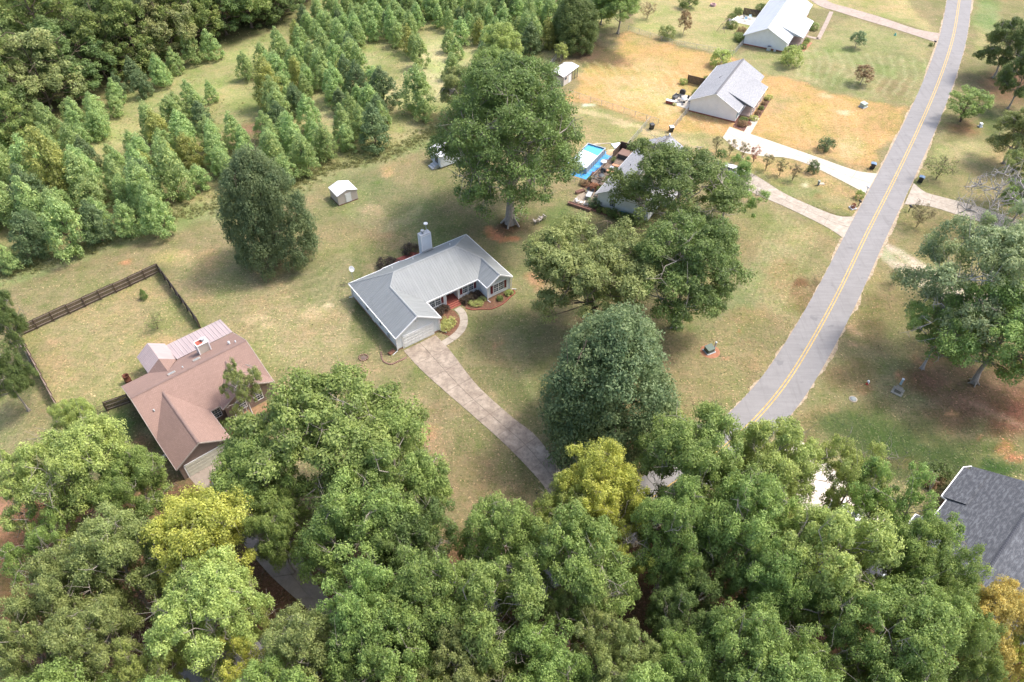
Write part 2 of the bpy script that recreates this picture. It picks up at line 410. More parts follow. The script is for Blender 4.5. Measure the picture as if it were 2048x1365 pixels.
# left of the brown house, under the bottom wood
region([(-60, 700), (60, 690), (125, 835), (255, 810), (330, 930), (300, 960), (100, 960), (-80, 1010)], C(160, 150, 102), .8, 2)
for u, v, ru, rv, c, k in [(60, 790, 20, 60, C(118, 116, 76), .8), (250, 860, 30, 36, C(104, 124, 70), .95), (285, 850, 26, 50, C(92, 92, 58), .7), (290, 900, 30, 34, C(136, 104, 76), .8), (30, 860, 50, 40, C(158, 150, 108), .6), (320, 920, 24, 24, C(128, 98, 74), .8)]:
    blob(u, v, ru, rv, c, k, .6)
region([(-500, 990), (40, 985), (140, 1000), (320, 960), (430, 950), (560, 1010), (640, 1120), (900, 1060), (1000, 1040), (1120, 1030), (1500, 1000), (1700, 960), (1810, 1000), (1900, 1140), (2000, 1230), (2500, 1250), (2500, 1700), (-500, 1700)], C(136, 98, 74), 1, 2.5)
for u, v, ru, rv, c, k in [(20, 1040, 60, 40, RED, 1.), (0, 1140, 60, 60, C(206, 140, 98), .9), (30, 1230, 40, 70, C(196, 128, 88), .9), (10, 1320, 50, 60, C(198, 134, 92), .9), (100, 1050, 70, 40, C(150, 96, 66), .9), (60, 1110, 60, 30, C(176, 120, 84), .7), (-60, 1150, 80, 120, RED, .9), (120, 1200, 60, 60, C(140, 90, 64), .6), (430, 1290, 80, 40, C(112, 80, 60), .6), (1620, 1090, 30, 30, C(200, 150, 110), .7)]:
    blob(u, v, ru, rv, c, k, .6)
# dry field of the second and third house
region([(1118, 195), (1160, 160), (1190, 130), (1262, 66), (1345, 92), (1467, 113), (1500, 140), (1620, 175), (1815, 215), (1753, 345), (1500, 275), (1340, 262), (1300, 245)], ORG, 1, 1.2, .8)
for u, v, ru, rv, c, k in [(1260, 180, 60, 30, ORG2, .8), (1240, 130, 50, 24, C(212, 170, 108), .8), (1300, 130, 50, 20, C(216, 186, 126), .7), (1200, 115, 60, 22, C(120, 96, 74), .9), (1180, 100, 40, 20, C(108, 88, 68), .9), (1330, 200, 50, 30, C(228, 198, 140), .7), (1420, 130, 50, 20, C(214, 176, 116), .7),
    (1300, 80, 40, 12, C(196, 170, 116), .7), (1370, 270, 60, 14, C(216, 186, 128), .9), (1550, 200, 60, 14, C(200, 172, 116), .8), (1600, 250, 90, 26, C(212, 172, 108), .9), (1680, 270, 60, 30, C(206, 166, 108), .8), (1560, 215, 30, 14, C(186, 160, 112), .7), (1700, 300, 40, 26, C(218, 188, 136), .7), (1640, 300, 40, 20, C(206, 168, 116), .7), (1760, 240, 40, 30, C(200, 160, 106), .7), (1692, 227, 14, 6, C(230, 206, 170), .8), (1655, 190, 14, 5, C(228, 200, 150), .8)]:
    blob(u, v, ru, rv, c, k, .6)
region([(1467, 113), (1500, 100), (1560, 110), (1700, 40), (1865, 88), (1855, 150), (1815, 215), (1700, 190), (1620, 172), (1520, 150)], C(178, 168, 116), 1, 1.5)
region([(1262, 62), (1300, -150), (1560, -150), (1700, -100), (1880, 66), (1760, 32), (1620, 10), (1490, 60), (1467, 109), (1345, 86)], C(196, 180, 124), 1, 1.2)
for u, v, ru, rv, c, k in [(1700, 110, 60, 26, C(168, 164, 110), .8), (1780, 130, 60, 40, C(160, 158, 104), .8), (1700, 170, 60, 16, C(152, 152, 98), .8), (1560, 118, 60, 12, C(176, 164, 110), .6), (1790, 180, 30, 30, C(160, 138, 98), .7), (1640, 150, 40, 16, C(156, 152, 98), .7), (1760, 10, 60, 20, C(202, 176, 124), .8), (1440, 70, 50, 20, C(174, 166, 108), .6), (1400, 30, 50, 20, C(200, 182, 126), .7), (1460, 100, 20, 12, C(150, 150, 96), .7)]:
    blob(u, v, ru, rv, c, k, .6)
for k in range(13):
    stroke([(1585 + k * 22, 95 + k * 2), (1598 + k * 21, 125 + k * 3), (1590 + k * 20, 160 + k * 3)], .35, C(204, 196, 146), .4, .7, .4)
# between the pool house and its neighbour
region([(1118, 198), (1300, 250), (1345, 262), (1500, 275), (1525, 355), (1480, 370), (1120, 360), (1090, 260)], C(184, 166, 114), .9, 1.2)
for u, v, ru, rv, c, k in [(1200, 235, 60, 10, C(168, 164, 104), .9), (1270, 262, 60, 8, C(176, 166, 106), .8), (1240, 250, 40, 5, C(224, 196, 152), .7), (1300, 262, 30, 6, C(220, 190, 142), .8), (1220, 275, 40, 8, C(170, 162, 104), .7), (1210, 300, 20, 5, C(226, 208, 170), .7), (1190, 218, 12, 4, C(238, 230, 214), .9), (1320, 275, 40, 10, C(190, 170, 116), .6), (1240, 300, 30, 10, C(186, 168, 116), .6)]:
    blob(u, v, ru, rv, c, k, .6)
stroke([(1165, 225), (1240, 245), (1310, 262), (1400, 290)], .8, C(226, 198, 150), .7, .6)
# between the two driveways
region([(1400, 290), (1525, 314), (1570, 318), (1673, 358), (1732, 388), (1706, 432), (1673, 430), (1566, 384), (1525, 358)], C(202, 168, 116), 1, .8)
for u, v, ru, rv, c, k in [(1610, 390, 50, 16, C(160, 158, 104), .9), (1580, 365, 40, 14, C(154, 152, 98), .8), (1680, 410, 30, 18, C(176, 164, 112), .8), (1640, 415, 30, 14, C(156, 150, 98), .8), (1602, 373, 9, 5, C(234, 214, 178), .95), (1640, 360, 20, 6, C(220, 184, 132), .8), (1560, 340, 30, 14, C(206, 170, 112), .6), (1636, 398, 12, 7, C(168, 138, 92), .7)]:
    blob(u, v, ru, rv, c, k, .6)
stroke([(1566, 388), (1615, 411), (1673, 434), (1700, 436)], .22, C(120, 96, 66), .8, .6, .3)
# big lawn west of the road
region([(1470, 380), (1571, 418), (1634, 448), (1686, 480), (1560, 705), (1420, 860), (1240, 930), (1100, 900), (1060, 740), (1300, 480)], C(166, 150, 106), .9, 1.5)
for u, v, ru, rv, c, k in [(1540, 450, 70, 30, C(158, 150, 98), .8), (1600, 470, 50, 20, C(186, 162, 112), .7), (1520, 560, 40, 50, C(152, 152, 106), .8), (1470, 610, 50, 34, C(148, 152, 104), .8), (1550, 500, 30, 22, C(160, 158, 112), .7), (1570, 550, 34, 50, C(176, 142, 98), .8), (1600, 600, 24, 34, C(150, 118, 82), .7), (1500, 640, 50, 20, C(170, 140, 98), .6), (1530, 690, 50, 40, C(158, 144, 100), .7), (1400, 700, 50, 40, C(162, 146, 102), .6), (1420, 780, 60, 40, C(168, 148, 106), .7), (1380, 830, 40, 30, C(158, 136, 96), .6), (1490, 740, 20, 30, C(154, 134, 94), .6), (1600, 560, 14, 9, C(138, 92, 66), .8), (1655, 480, 24, 26, C(172, 152, 106), .7), (1410, 640, 30, 40, C(150, 148, 100), .6), (1625, 570, 12, 20, C(120, 96, 68), .7), (1330, 700, 30, 60, C(126, 110, 78), .4), (1300, 900, 60, 24, C(130, 92, 70), .8), (1160, 900, 40, 30, C(112, 104, 70), .7), (1490, 672, 8, 5, C(204, 140, 100), .7), (1450, 725, 8, 4, C(196, 146, 108), .6)]:
    blob(u, v, ru, rv, c, k, .6)
for k in range(9):
    stroke([(1560 + k * 9, 420 + k * 6), (1520 + k * 9, 500 + k * 6), (1490 + k * 8, 580 + k * 6)], .26, C(194, 182, 130), .42, .5, .15)
# east of the road
region([(1950, -40), (1938, 68), (1861, 294), (1826, 372), (1784, 460), (1755, 512), (1697, 640), (1652, 715), (1543, 870), (1700, 980), (1900, 1150), (2500, 1250), (2600, -150), (1955, -150)], C(164, 150, 104), 1, 1)
for u, v, ru, rv, c, k in [(1975, 30, 26, 40, C(150, 162, 104), .9), (1960, 90, 20, 40, C(190, 176, 118), .7), (1970, 150, 50, 30, C(128, 116, 84), .8), (2020, 170, 50, 40, C(124, 86, 66), .9), (1950, 130, 20, 20, C(150, 142, 96), .6), (1920, 250, 40, 16, C(168, 122, 88), .9), (1895, 265, 30, 14, C(140, 126, 84), .6), (1990, 240, 24, 30, C(120, 124, 76), .8), (1940, 300, 60, 24, C(196, 180, 126), .9), (1880, 300, 26, 24, C(186, 174, 118), .8), (1990, 320, 40, 16, C(208, 180, 124), .8), (2020, 300, 30, 20, C(190, 160, 110), .6), (1930, 350, 30, 20, C(176, 160, 108), .7), (1850, 350, 20, 14, C(170, 162, 106), .7), (1830, 450, 40, 30, C(166, 148, 98), .8), (1900, 470, 60, 30, C(168, 150, 98), .8), (1840, 500, 40, 20, C(172, 154, 102), .6),
    (1740, 560, 30, 40, C(168, 152, 100), .7), (1730, 650, 40, 40, C(172, 148, 100), .7), (1712, 652, 14, 12, C(214, 172, 130), .8), (1692, 685, 12, 9, C(208, 168, 130), .7), (1720, 664, 9, 5, C(220, 182, 142), .8), (1760, 640, 30, 60, C(146, 122, 86), .6), (1800, 600, 60, 40, C(158, 132, 92), .6),
    (1700, 740, 60, 30, C(166, 140, 94), .8), (1640, 830, 40, 40, C(158, 134, 90), .8), (1860, 760, 50, 26, C(158, 108, 80), .9), (1960, 800, 90, 40, C(158, 118, 92), .9), (1930, 760, 90, 50, C(160, 120, 96), .7), (2040, 830, 70, 60, C(150, 102, 78), 1.), (2030, 730, 50, 60, C(146, 102, 82), .7), (1890, 830, 60, 26, C(132, 98, 70), .6), (1893, 818, 14, 7, C(222, 160, 114), .95), (1802, 757, 14, 8, C(214, 150, 110), .9), (1835, 762, 10, 4, C(212, 150, 110), .8), (1945, 868, 10, 8, C(208, 146, 104), .8), (2015, 900, 22, 10, C(214, 142, 100), .9), (2040, 915, 20, 10, C(212, 138, 98), .9), (1868, 720, 26, 16, C(204, 150, 108), .6), (1930, 620, 40, 24, C(206, 150, 104), .6), (2000, 640, 30, 20, C(190, 130, 96), .6), (1900, 690, 40, 30, C(150, 108, 80), .6),
    (1700, 840, 90, 36, C(98, 112, 62), .95), (1780, 880, 110, 40, C(90, 106, 56), .95), (1880, 900, 90, 34, C(86, 104, 54), .95), (1980, 940, 80, 24, C(80, 104, 54), .95), (1840, 930, 110, 40, C(90, 102, 56), .9), (1740, 800, 60, 20, C(128, 120, 76), .6), (1620, 890, 50, 24, C(124, 114, 72), .7), (1800, 920, 40, 14, C(132, 112, 76), .5), (2000, 860, 40, 14, C(150, 108, 82), .6), (1730, 765, 20, 12, C(160, 124, 82), .6), (1985, 900, 30, 12, C(96, 106, 58), .6)]:  # dark green lawn patches, with shade of the tall trees mixed into the colour
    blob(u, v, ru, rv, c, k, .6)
stroke([(1930, 795), (1990, 825), (2060, 850)], .5, C(196, 152, 124), .6, .7)
# dirt drive east of the road
region([(1768, 485), (1800, 497), (1850, 528), (1895, 560), (1960, 585), (2100, 600), (2100, 640), (1960, 628), (1880, 592), (1835, 566), (1790, 538), (1758, 512)], C(226, 204, 178), .98, .5, .25)
stroke([(1785, 505), (1840, 545), (1890, 578), (1960, 604)], .4, C(196, 166, 134), .5, .7, .5)
# pale shoulder and verge wear beside the road is part of the soil
for k in range(10):
    stroke([(420 + k * 13, 560 + k * 14), (520 + k * 12, 575 + k * 13), (640 + k * 6, 540 + k * 14), (690 + k * 2, 500 + k * 10)], .3, C(196, 178, 134), .34, .9, .5)
for k in range(7):
    stroke([(690 + k * 8, 400 - k * 5), (700 + k * 8, 440 - k * 4), (760 + k * 6, 465 - k * 5), (830 + k * 3, 440 - k * 6)], .28, C(186, 176, 130), .36, .9, .5)
for k in range(8):
    stroke([(900 + k * 9, 820 + k * 6), (960 + k * 8, 900 + k * 4), (1000 + k * 5, 980)], .3, C(176, 156, 116), .32, .9, .5)
for k in range(12):
    stroke([(1130 + k * 22, 120 + k * 2), (1170 + k * 22, 160 + k * 4), (1215 + k * 21, 205 + k * 5)], .34, C(232, 204, 152), .34, .9, .5)
for k in range(9):
    stroke([(1520 + k * 24, 195 + k * 5), (1540 + k * 23, 240 + k * 8), (1550 + k * 22, 270 + k * 9)], .34, C(226, 190, 134), .3, .9, .5)
for k in range(6):
    stroke([(1000 + k * 10, 600 + k * 8), (1010 + k * 10, 680 + k * 12), (1080, 820 + k * 12)], .3, C(178, 166, 120), .3, .9, .5)
region([(44, 670), (320, 545), (402, 655), (250, 810), (125, 830)], C(186, 164, 118), .45, .8, .3)
gn = fbm(gx, gy, 3.2, 21)[:, None]; gm = fbm(gx, gy, 22, 31)[:, None]
gcol = gcol * (0.86 + .28 * gn) * (.92 + .16 * gm)
gcol = gcol * .86 + gcol.mean(1)[:, None] * .14
gcol = np.clip(gcol * np.array([.82, .83, .88]), 0, 1)
nx_, ny_ = len(xs), len(ys)
idx = np.arange(nx_ * ny_).reshape(ny_, nx_)
F = np.stack([idx[:-1, :-1].ravel(), idx[:-1, 1:].ravel(), idx[1:, 1:].ravel(), idx[1:, :-1].ravel()], 1)
gz = np.zeros(len(gx))
gm_, nt, b = nodes('ground_soil_and_grass')
at = N(nt, 'ShaderNodeAttribute', attribute_name='soil')
P = geo(nt)
col = at.outputs['Color']
f1 = noise(nt, P, .55, 5, .7); f2 = noise(nt, P, 2.6, 5, .75); f3 = noise(nt, P, 9, 4, .7)
st = noise(nt, P, 1.2, 4, .65, (.35, 2.4, 1), 28); st2 = noise(nt, P, 2.0, 4, .65, (2.4, .4, 1), 10)
def shade(col, n, a, b_, k, mul):
    m = mixc(nt, ramp(nt, n, a, b_, 0, k), col, mixc(nt, 1, col, mul, 'MULTIPLY')); return m
f0 = noise(nt, P, .12, 4, .6)
st3 = noise(nt, P, .9, 5, .7, (2.6, .5, 1), -34)
col = shade(col, f0, .46, .64, .75, (.74, .93, .66))
col = shade(col, f0, .47, .33, .6, (1.12, 1.02, .98))
col = shade(col, f1, .46, .66, .8, (.74, .90, .66))
col = shade(col, f1, .46, .28, .8, (1.20, 1.08, 1.02))
col = shade(col, st, .48, .66, .7, (.76, .82, .72))
col = shade(col, st3, .48, .66, .7, (1.22, 1.16, 1.10))
col = shade(col, f2, .49, .64, .9, (.60, .68, .54))
col = shade(col, f2, .46, .33, .8, (1.30, 1.22, 1.12))
col = shade(col, f3, .49, .66, .9, (.50, .56, .46))
col = shade(col, f3, .46, .32, .8, (1.45, 1.35, 1.2))
nt.links.new(col, b.inputs['Base Color']); b.inputs['Roughness'].default_value = .95; b.inputs['Specular IOR Level'].default_value = .1
bump(nt, b, f3, .7, .12)
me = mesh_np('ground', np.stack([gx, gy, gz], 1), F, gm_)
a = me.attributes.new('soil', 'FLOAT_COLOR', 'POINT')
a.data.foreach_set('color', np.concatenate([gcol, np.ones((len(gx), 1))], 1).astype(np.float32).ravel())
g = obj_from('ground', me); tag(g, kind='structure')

# ------------------------------------------------------------------ road
def cat(P, n=10):
    P = [Vector(p) for p in P]; P = [2 * P[0] - P[1]] + P + [2 * P[-1] - P[-2]]; out = []
    for i in range(1, len(P) - 2):
        a, b, c, d = P[i - 1:i + 3]
        for k in range(n):
            t = k / n
            out.append(.5 * ((2 * b) + (c - a) * t + (2 * a - 5 * b + 4 * c - d) * t * t + (3 * b - a - 3 * c + d) * t ** 3))
    out.append(P[-2]); return out
LE = [(1927, -190), (1905, -60), (1893.8, 0), (1881, 66.7), (1857, 137), (1819.7, 222), (1756.5, 347), (1696, 458), (1635, 576.7), (1560, 703), (1498.4, 785), (1419.8, 860), (1320, 930), (1200, 1010), (1060, 1085), (880, 1160), (640, 1230), (380, 1330), (100, 1500)]
le = cat([W(*p) for p in LE], 8)
for _ in range(6): le = [le[0]] + [le[i] * .5 + (le[i - 1] + le[i + 1]) * .25 for i in range(1, len(le) - 1)] + [le[-1]]
def offset(pl, d):
    o = []
    for i, p in enumerate(pl):
        t = (pl[min(i + 1, len(pl) - 1)] - pl[max(i - 1, 0)]); t.z = 0; t.normalize()
        o.append(p + Vector((-t.y, t.x, 0)) * d)
    return o
def strip(name, A, B, z, mat, th=.03, kind='structure', parent=None):
    mb = MB(); n = len(A)
    vs = [(p.x, p.y, z) for p in A] + [(p.x, p.y, z) for p in B] + [(p.x, p.y, z - th) for p in A] + [(p.x, p.y, z - th) for p in B]
    fs = []
    for i in range(n - 1):
        fs += [(i, i + 1, n + i + 1, n + i), (2 * n + i, 2 * n + i + 1, i + 1, i), (n + i, n + i + 1, 3 * n + i + 1, 3 * n + i)]
    mb.add(vs, fs)
    o = mb.build(name, mat, parent)
    if kind and not parent: tag(o, kind=kind)
    return o
RW = 6.0
asph, nt, b = nodes('grey_asphalt')
P = geo(nt); n1 = noise(nt, P, .3, 5, .7); n2 = noise(nt, P, 20, 3, .7); n3 = noise(nt, P, .9, 4, .6, (.3, 2.5, 1), 62)
col = mixc(nt, ramp(nt, n1, .35, .7), (.245, .235, .231), (.205, .196, .193))
col = mixc(nt, ramp(nt, n3, .42, .66, 0, .5), col, (.29, .28, .274)); col = mixc(nt, ramp(nt, n2, .35, .7, 0, .4), col, (.12, .12, .125))
n4 = noise(nt, P, .55, 2, .5); col = mixc(nt, ramp(nt, n4, .66, .72, 0, .5), col, (.12, .12, .125))
n5 = noise(nt, P, .7, 5, .75, (1.6, .16, 1), -35); col = mixc(nt, ramp(nt, n5, .52, .66, 0, .55), col, (.165, .158, .154)); n6 = noise(nt, P, .45, 5, .8); col = mixc(nt, ramp(nt, n6, .495, .505, 0, .0), col, (.1, .1, .1))
nt.links.new(col, b.inputs['Base Color']); b.inputs['Roughness'].default_value = .9; bump(nt, b, n2, .25, .02)
strip('road', offset(le, 0), offset(le, RW), .035, asph)
sh, nt, b = nodes('sandy_shoulder'); P = geo(nt); n1 = noise(nt, P, 1.2, 5, .7)
nt.links.new(mixc(nt, ramp(nt, n1, .4, .62), (.42, .34, .24), (.27, .2, .13)), b.inputs['Base Color']); b.inputs['Roughness'].default_value = 1
rnd = random.Random(5)
def jag(pl, d, a):
    r = []
    for i, p in enumerate(pl):
        pass
    q = []
    for i in range(len(pl) - 1):
        for k in range(6): q.append(pl[i].lerp(pl[i + 1], k / 6))
    o = offset(q, d); bb = offset(q, d + a); w = [0.5]
    for i in range(1, len(q)): w.append(min(1, max(0, w[-1] + rnd.uniform(-.3, .3))))
    return offset(q, d * 0 + d), [x.lerp(y, w[i]) for i, (x, y) in enumerate(zip(o, bb))], q
i0, e0, q = jag(le, 0, -.42); strip('road_shoulder', e0, offset(q, .1), .018, sh, .02)
i1, e1, q = jag(le, RW, .55); strip('road_shoulder', offset(q, RW - .1), e1, .018, sh, .02)
yel = plain('yellow_road_paint', (.62, .42, .12), .7, .3, 2, fine=9)
strip('road_marking', offset(le, RW / 2 - .27), offset(le, RW / 2 - .12), .041, yel, .006)
strip('road_marking', offset(le, RW / 2 + .12), offset(le, RW / 2 + .27), .041, yel, .006)

# ------------------------------------------------------------------ driveways and paths
conc_old = concrete('stained_old_concrete', (.44, .37, .295), (.235, .182, .14), .95)
conc_pale = concrete('pale_concrete', (.58, .50, .41), (.48, .41, .33), .5)
conc_mid = concrete('worn_tan_concrete', (.46, .40, .33), (.32, .27, .21), .8)
conc_pink = concrete('pinkish_concrete', (.42, .34, .28), (.30, .24, .2), .7)
edgem = plain('pale_concrete_edge', (.5, .42, .33), .9, .2)
def resamp(pl, n):
    L = [0]
    for a, b_ in zip(pl[:-1], pl[1:]): L.append(L[-1] + (b_ - a).length)
    out = []
    for i in range(n + 1):
        s = L[-1] * i / n; k = 0
        while k < len(L) - 2 and L[k + 1] < s: k += 1
        out.append(pl[k].lerp(pl[k + 1], (s - L[k]) / max(1e-9, L[k + 1] - L[k])))
    return out
DRIVES = []
def drive(name, left, right, mat, nl=1, slab=3.2, z=.05, gap=.02, label=None):
    L = cat([W(*p) for p in left], 6); Rr = cat([W(*p) for p in right], 6)
    ln = sum((b_ - a).length for a, b_ in zip(L[:-1], L[1:]))
    n = max(2, round(ln / slab)); A = resamp(L, n * 4); B = resamp(Rr, n * 4)
    root = empty(name); tag(root, kind='structure'); DRIVES.append([tuple(p[:2]) for p in L] + [tuple(p[:2]) for p in Rr[::-1]])
    for i in range(n):
        for j in range(nl):
            a0, a1 = j / nl, (j + 1) / nl
            g1 = gap / max(.5, (A[4 * i] - B[4 * i]).length)
            lo = [A[4 * i + k].lerp(B[4 * i + k], a0 + (g1 if j else 0)) for k in range(5)]
            hi = [A[4 * i + k].lerp(B[4 * i + k], a1 - (g1 if j < nl - 1 else 0)) for k in range(5)]
            for q_ in (lo, hi):
                q_[0] = q_[0].lerp(q_[1], min(.4, gap / max(.05, (q_[1] - q_[0]).length))); q_[4] = q_[4].lerp(q_[3], min(.4, gap / max(.05, (q_[4] - q_[3]).length)))
            mb = MB(); m_ = len(lo); vs = [(p.x, p.y, z) for p in lo + hi] + [(p.x, p.y, -.02) for p in lo + hi]; fs = []
            for k in range(4): fs += [(k, k + 1, m_ + k + 1, m_ + k), (2 * m_ + k, 2 * m_ + k + 1, k + 1, k), (m_ + k, m_ + k + 1, 3 * m_ + k + 1, 3 * m_ + k)]
            fs += [(0, m_, 3 * m_, 2 * m_), (4, m_ + 4, 3 * m_ + 4, 2 * m_ + 4)]
            mb.add(vs, fs); mb.build('slab', mat, root)
    mb = MB(); n4 = len(A); vs = [(p.x, p.y, .012) for p in A] + [(p.x, p.y, .012) for p in B]
    mb.add(vs, [(i, i + 1, n4 + i + 1, n4 + i) for i in range(n4 - 1)]); mb.build('joint_bed', plain('dark_joint', (.20, .16, .13), .9, .2), root)
    return root
drive('driveway', [(807, 702), (840, 738), (885, 779), (953, 838), (1022, 901), (1088, 973), (1120, 1030), (1140, 1075)], [(871, 671), (899, 700), (953, 770), (1022, 833), (1066, 867), (1094, 900), (1119, 932), (1165, 985), (1215, 1020)], conc_old, 2, 3.4)
drive('driveway', [(372, 948), (450, 1040), (530, 1140), (600, 1205), (640, 1240)], [(452, 918), (530, 1010), (605, 1115), (655, 1195), (730, 1215)], concrete('grey_tan_concrete', (.36, .30, .255), (.27, .22, .18), .6), 2, 4)
drive('driveway', [(1445, 276), (1480, 303), (1525, 313), (1570, 316), (1615, 329), (1673, 357), (1700, 371), (1732, 388)], [(1459, 254), (1480, 262), (1502, 269), (1560, 289), (1640, 317), (1690, 335), (1720, 344), (1755, 348)], conc_pale, 2, 4)
drive('driveway', [(1440, 356), (1478, 374), (1525, 395), (1572, 415), (1634, 445), (1660, 459), (1687, 477)], [(1470, 335), (1500, 346), (1525, 360), (1566, 386), (1615, 409), (1673, 432), (1708, 434)], conc_mid, 2, 4)
drive('driveway', [(1612, -6), (1640, 13), (1669, 22), (1730, 41), (1800, 62), (1871, 85)], [(1630, -18), (1660, 5), (1700, 17), (1758, 34), (1830, 58), (1881, 68)], conc_pink, 1, 4)
drive('driveway', [(1809, 409), (1861, 414), (1929, 435), (1997, 455), (2100, 490), (2300, 560)], [(1827, 367), (1850, 385), (1881, 394), (1950, 412), (2028, 438), (2120, 470), (2330, 540)], conc_mid, 2, 4)
drive('driveway', [(1560, 905), (1590, 985), (1640, 1070), (1720, 1150), (1760, 1250)], [(1600, 880), (1690, 960), (1770, 1030), (1820, 1130), (1850, 1230)], concrete('very_pale_concrete', (.72, .64, .55), (.60, .52, .44), .5), 3, 4, z=.03)
def walk(name, pts, w, mat, slab=1.4):
    P_ = cat([W(*p) for p in pts], 6); A = offset(P_, w / 2); B = offset(P_, -w / 2)
    DRIVES.append([tuple(p[:2]) for p in A] + [tuple(p[:2]) for p in B[::-1]]); root = empty(name); tag(root, kind='structure'); ln = sum((b_ - a).length for a, b_ in zip(P_[:-1], P_[1:])); n = max(2, round(ln / slab))
    A = resamp(A, n * 2); B = resamp(B, n * 2)
    for i in range(n):
        mb = MB(); a = [A[2 * i].lerp(A[2 * i + 1], .03), A[2 * i + 1], A[2 * i + 2].lerp(A[2 * i + 1], .03)]; b_ = [B[2 * i].lerp(B[2 * i + 1], .03), B[2 * i + 1], B[2 * i + 2].lerp(B[2 * i + 1], .03)]
        poly = [(p.x, p.y) for p in a + b_[::-1]]; mb.prism(poly, -.02, .055); mb.build('slab', mat, root)
    return root
def z4(X, Y): return (690 + X * .2052, 440 + Y * .2052)
walk('walkway', [z4(1092, 862), z4(1140, 905), z4(1160, 980), z4(1140, 1060), z4(1080, 1130), z4(1000, 1185), z4(955, 1212)], 1.15, conc_mid)
walk('walkway', [(1512, 236), (1504, 250), (1494, 267)], 1.4, conc_pale)
walk('walkway', [(1663, 24), (1652, 48), (1640, 72), (1636, 79)], 1.0, conc_pink)
walk('walkway', [(1637, 78), (1625, 76), (1612, 72)], 1.0, conc_pink)

# short crisp tufts all over the lawns: uncountable
rngt = np.random.default_rng(12); NT = 330000
ty = 30 + 175 * rngt.random(NT) ** 1.25; tx = (rngt.random(NT) - .5) * (ty * 1.25 + 60)
kp = np.ones(NT, bool)
rp = [tuple(p[:2]) for p in offset(le, -.15)] + [tuple(p[:2]) for p in offset(le, RW + .15)][::-1]
for P_ in DRIVES + [rp, [tuple(W(*p)[:2]) for p in FIELD]]: kp &= ~inpoly(P_, tx, ty)
tx, ty = tx[kp], ty[kp]; n_ = len(tx)
cl = fbm(tx, ty, 1.1, 55, 3) * .6 + fbm(tx, ty, 5, 66, 3) * .4 + rngt.normal(size=n_) * .10
kp = rngt.random(n_) < np.clip((cl - .33) * 4, .08, 1); tx, ty, cl = tx[kp], ty[kp], cl[kp]; n_ = len(tx)
th_ = rngt.uniform(0, 6.283, n_); s_ = rngt.uniform(.07, .19, n_); hz = rngt.uniform(.02, .085, n_)
dx_, dy_ = np.cos(th_) * s_, np.sin(th_) * s_
Vt = np.stack([np.stack([tx - dx_, ty - dy_, np.full(n_, .004)], 1), np.stack([tx + dy_ * .5, ty - dx_ * .5, hz * .7], 1), np.stack([tx + dx_, ty + dy_, hz], 1), np.stack([tx - dy_ * .5, ty + dx_ * .5, hz * .7], 1)], 1).reshape(-1, 3)
ci = np.clip(((tx + 150) / .5).astype(int), 0, 600) + 4; ri = np.clip(((ty - 18) / .5).astype(int), 0, 396) + 4
tc_ = gcol[ri * nx_ + ci]; j_ = rngt.normal(size=(n_, 1))
hue = rngt.random((n_, 1)); tc_ = tc_ * (1.0 + .26 * j_) * np.where(hue < .5, np.array([[.74, .88, .62]]), np.array([[1.18, 1.08, .95]])); tc_ = np.clip(tc_, .02, .75)
tm_, nt, bb = nodes('grass_tuft'); at = N(nt, 'ShaderNodeAttribute', attribute_name='soil'); nt.links.new(at.outputs['Color'], bb.inputs['Base Color']); bb.inputs['Roughness'].default_value = .9
mt = mesh_np('lawn_tufts', Vt, np.arange(len(Vt)).reshape(-1, 4), tm_); aa = mt.attributes.new('soil', 'FLOAT_COLOR', 'FACE'); aa.data.foreach_set('color', np.concatenate([tc_, np.ones((n_, 1))], 1).astype(np.float32).ravel())
tag(obj_from('lawn_tufts', mt), 'short dry and green grass tufts over the lawns', 'grass', kind='stuff'); print('tufts', n_)
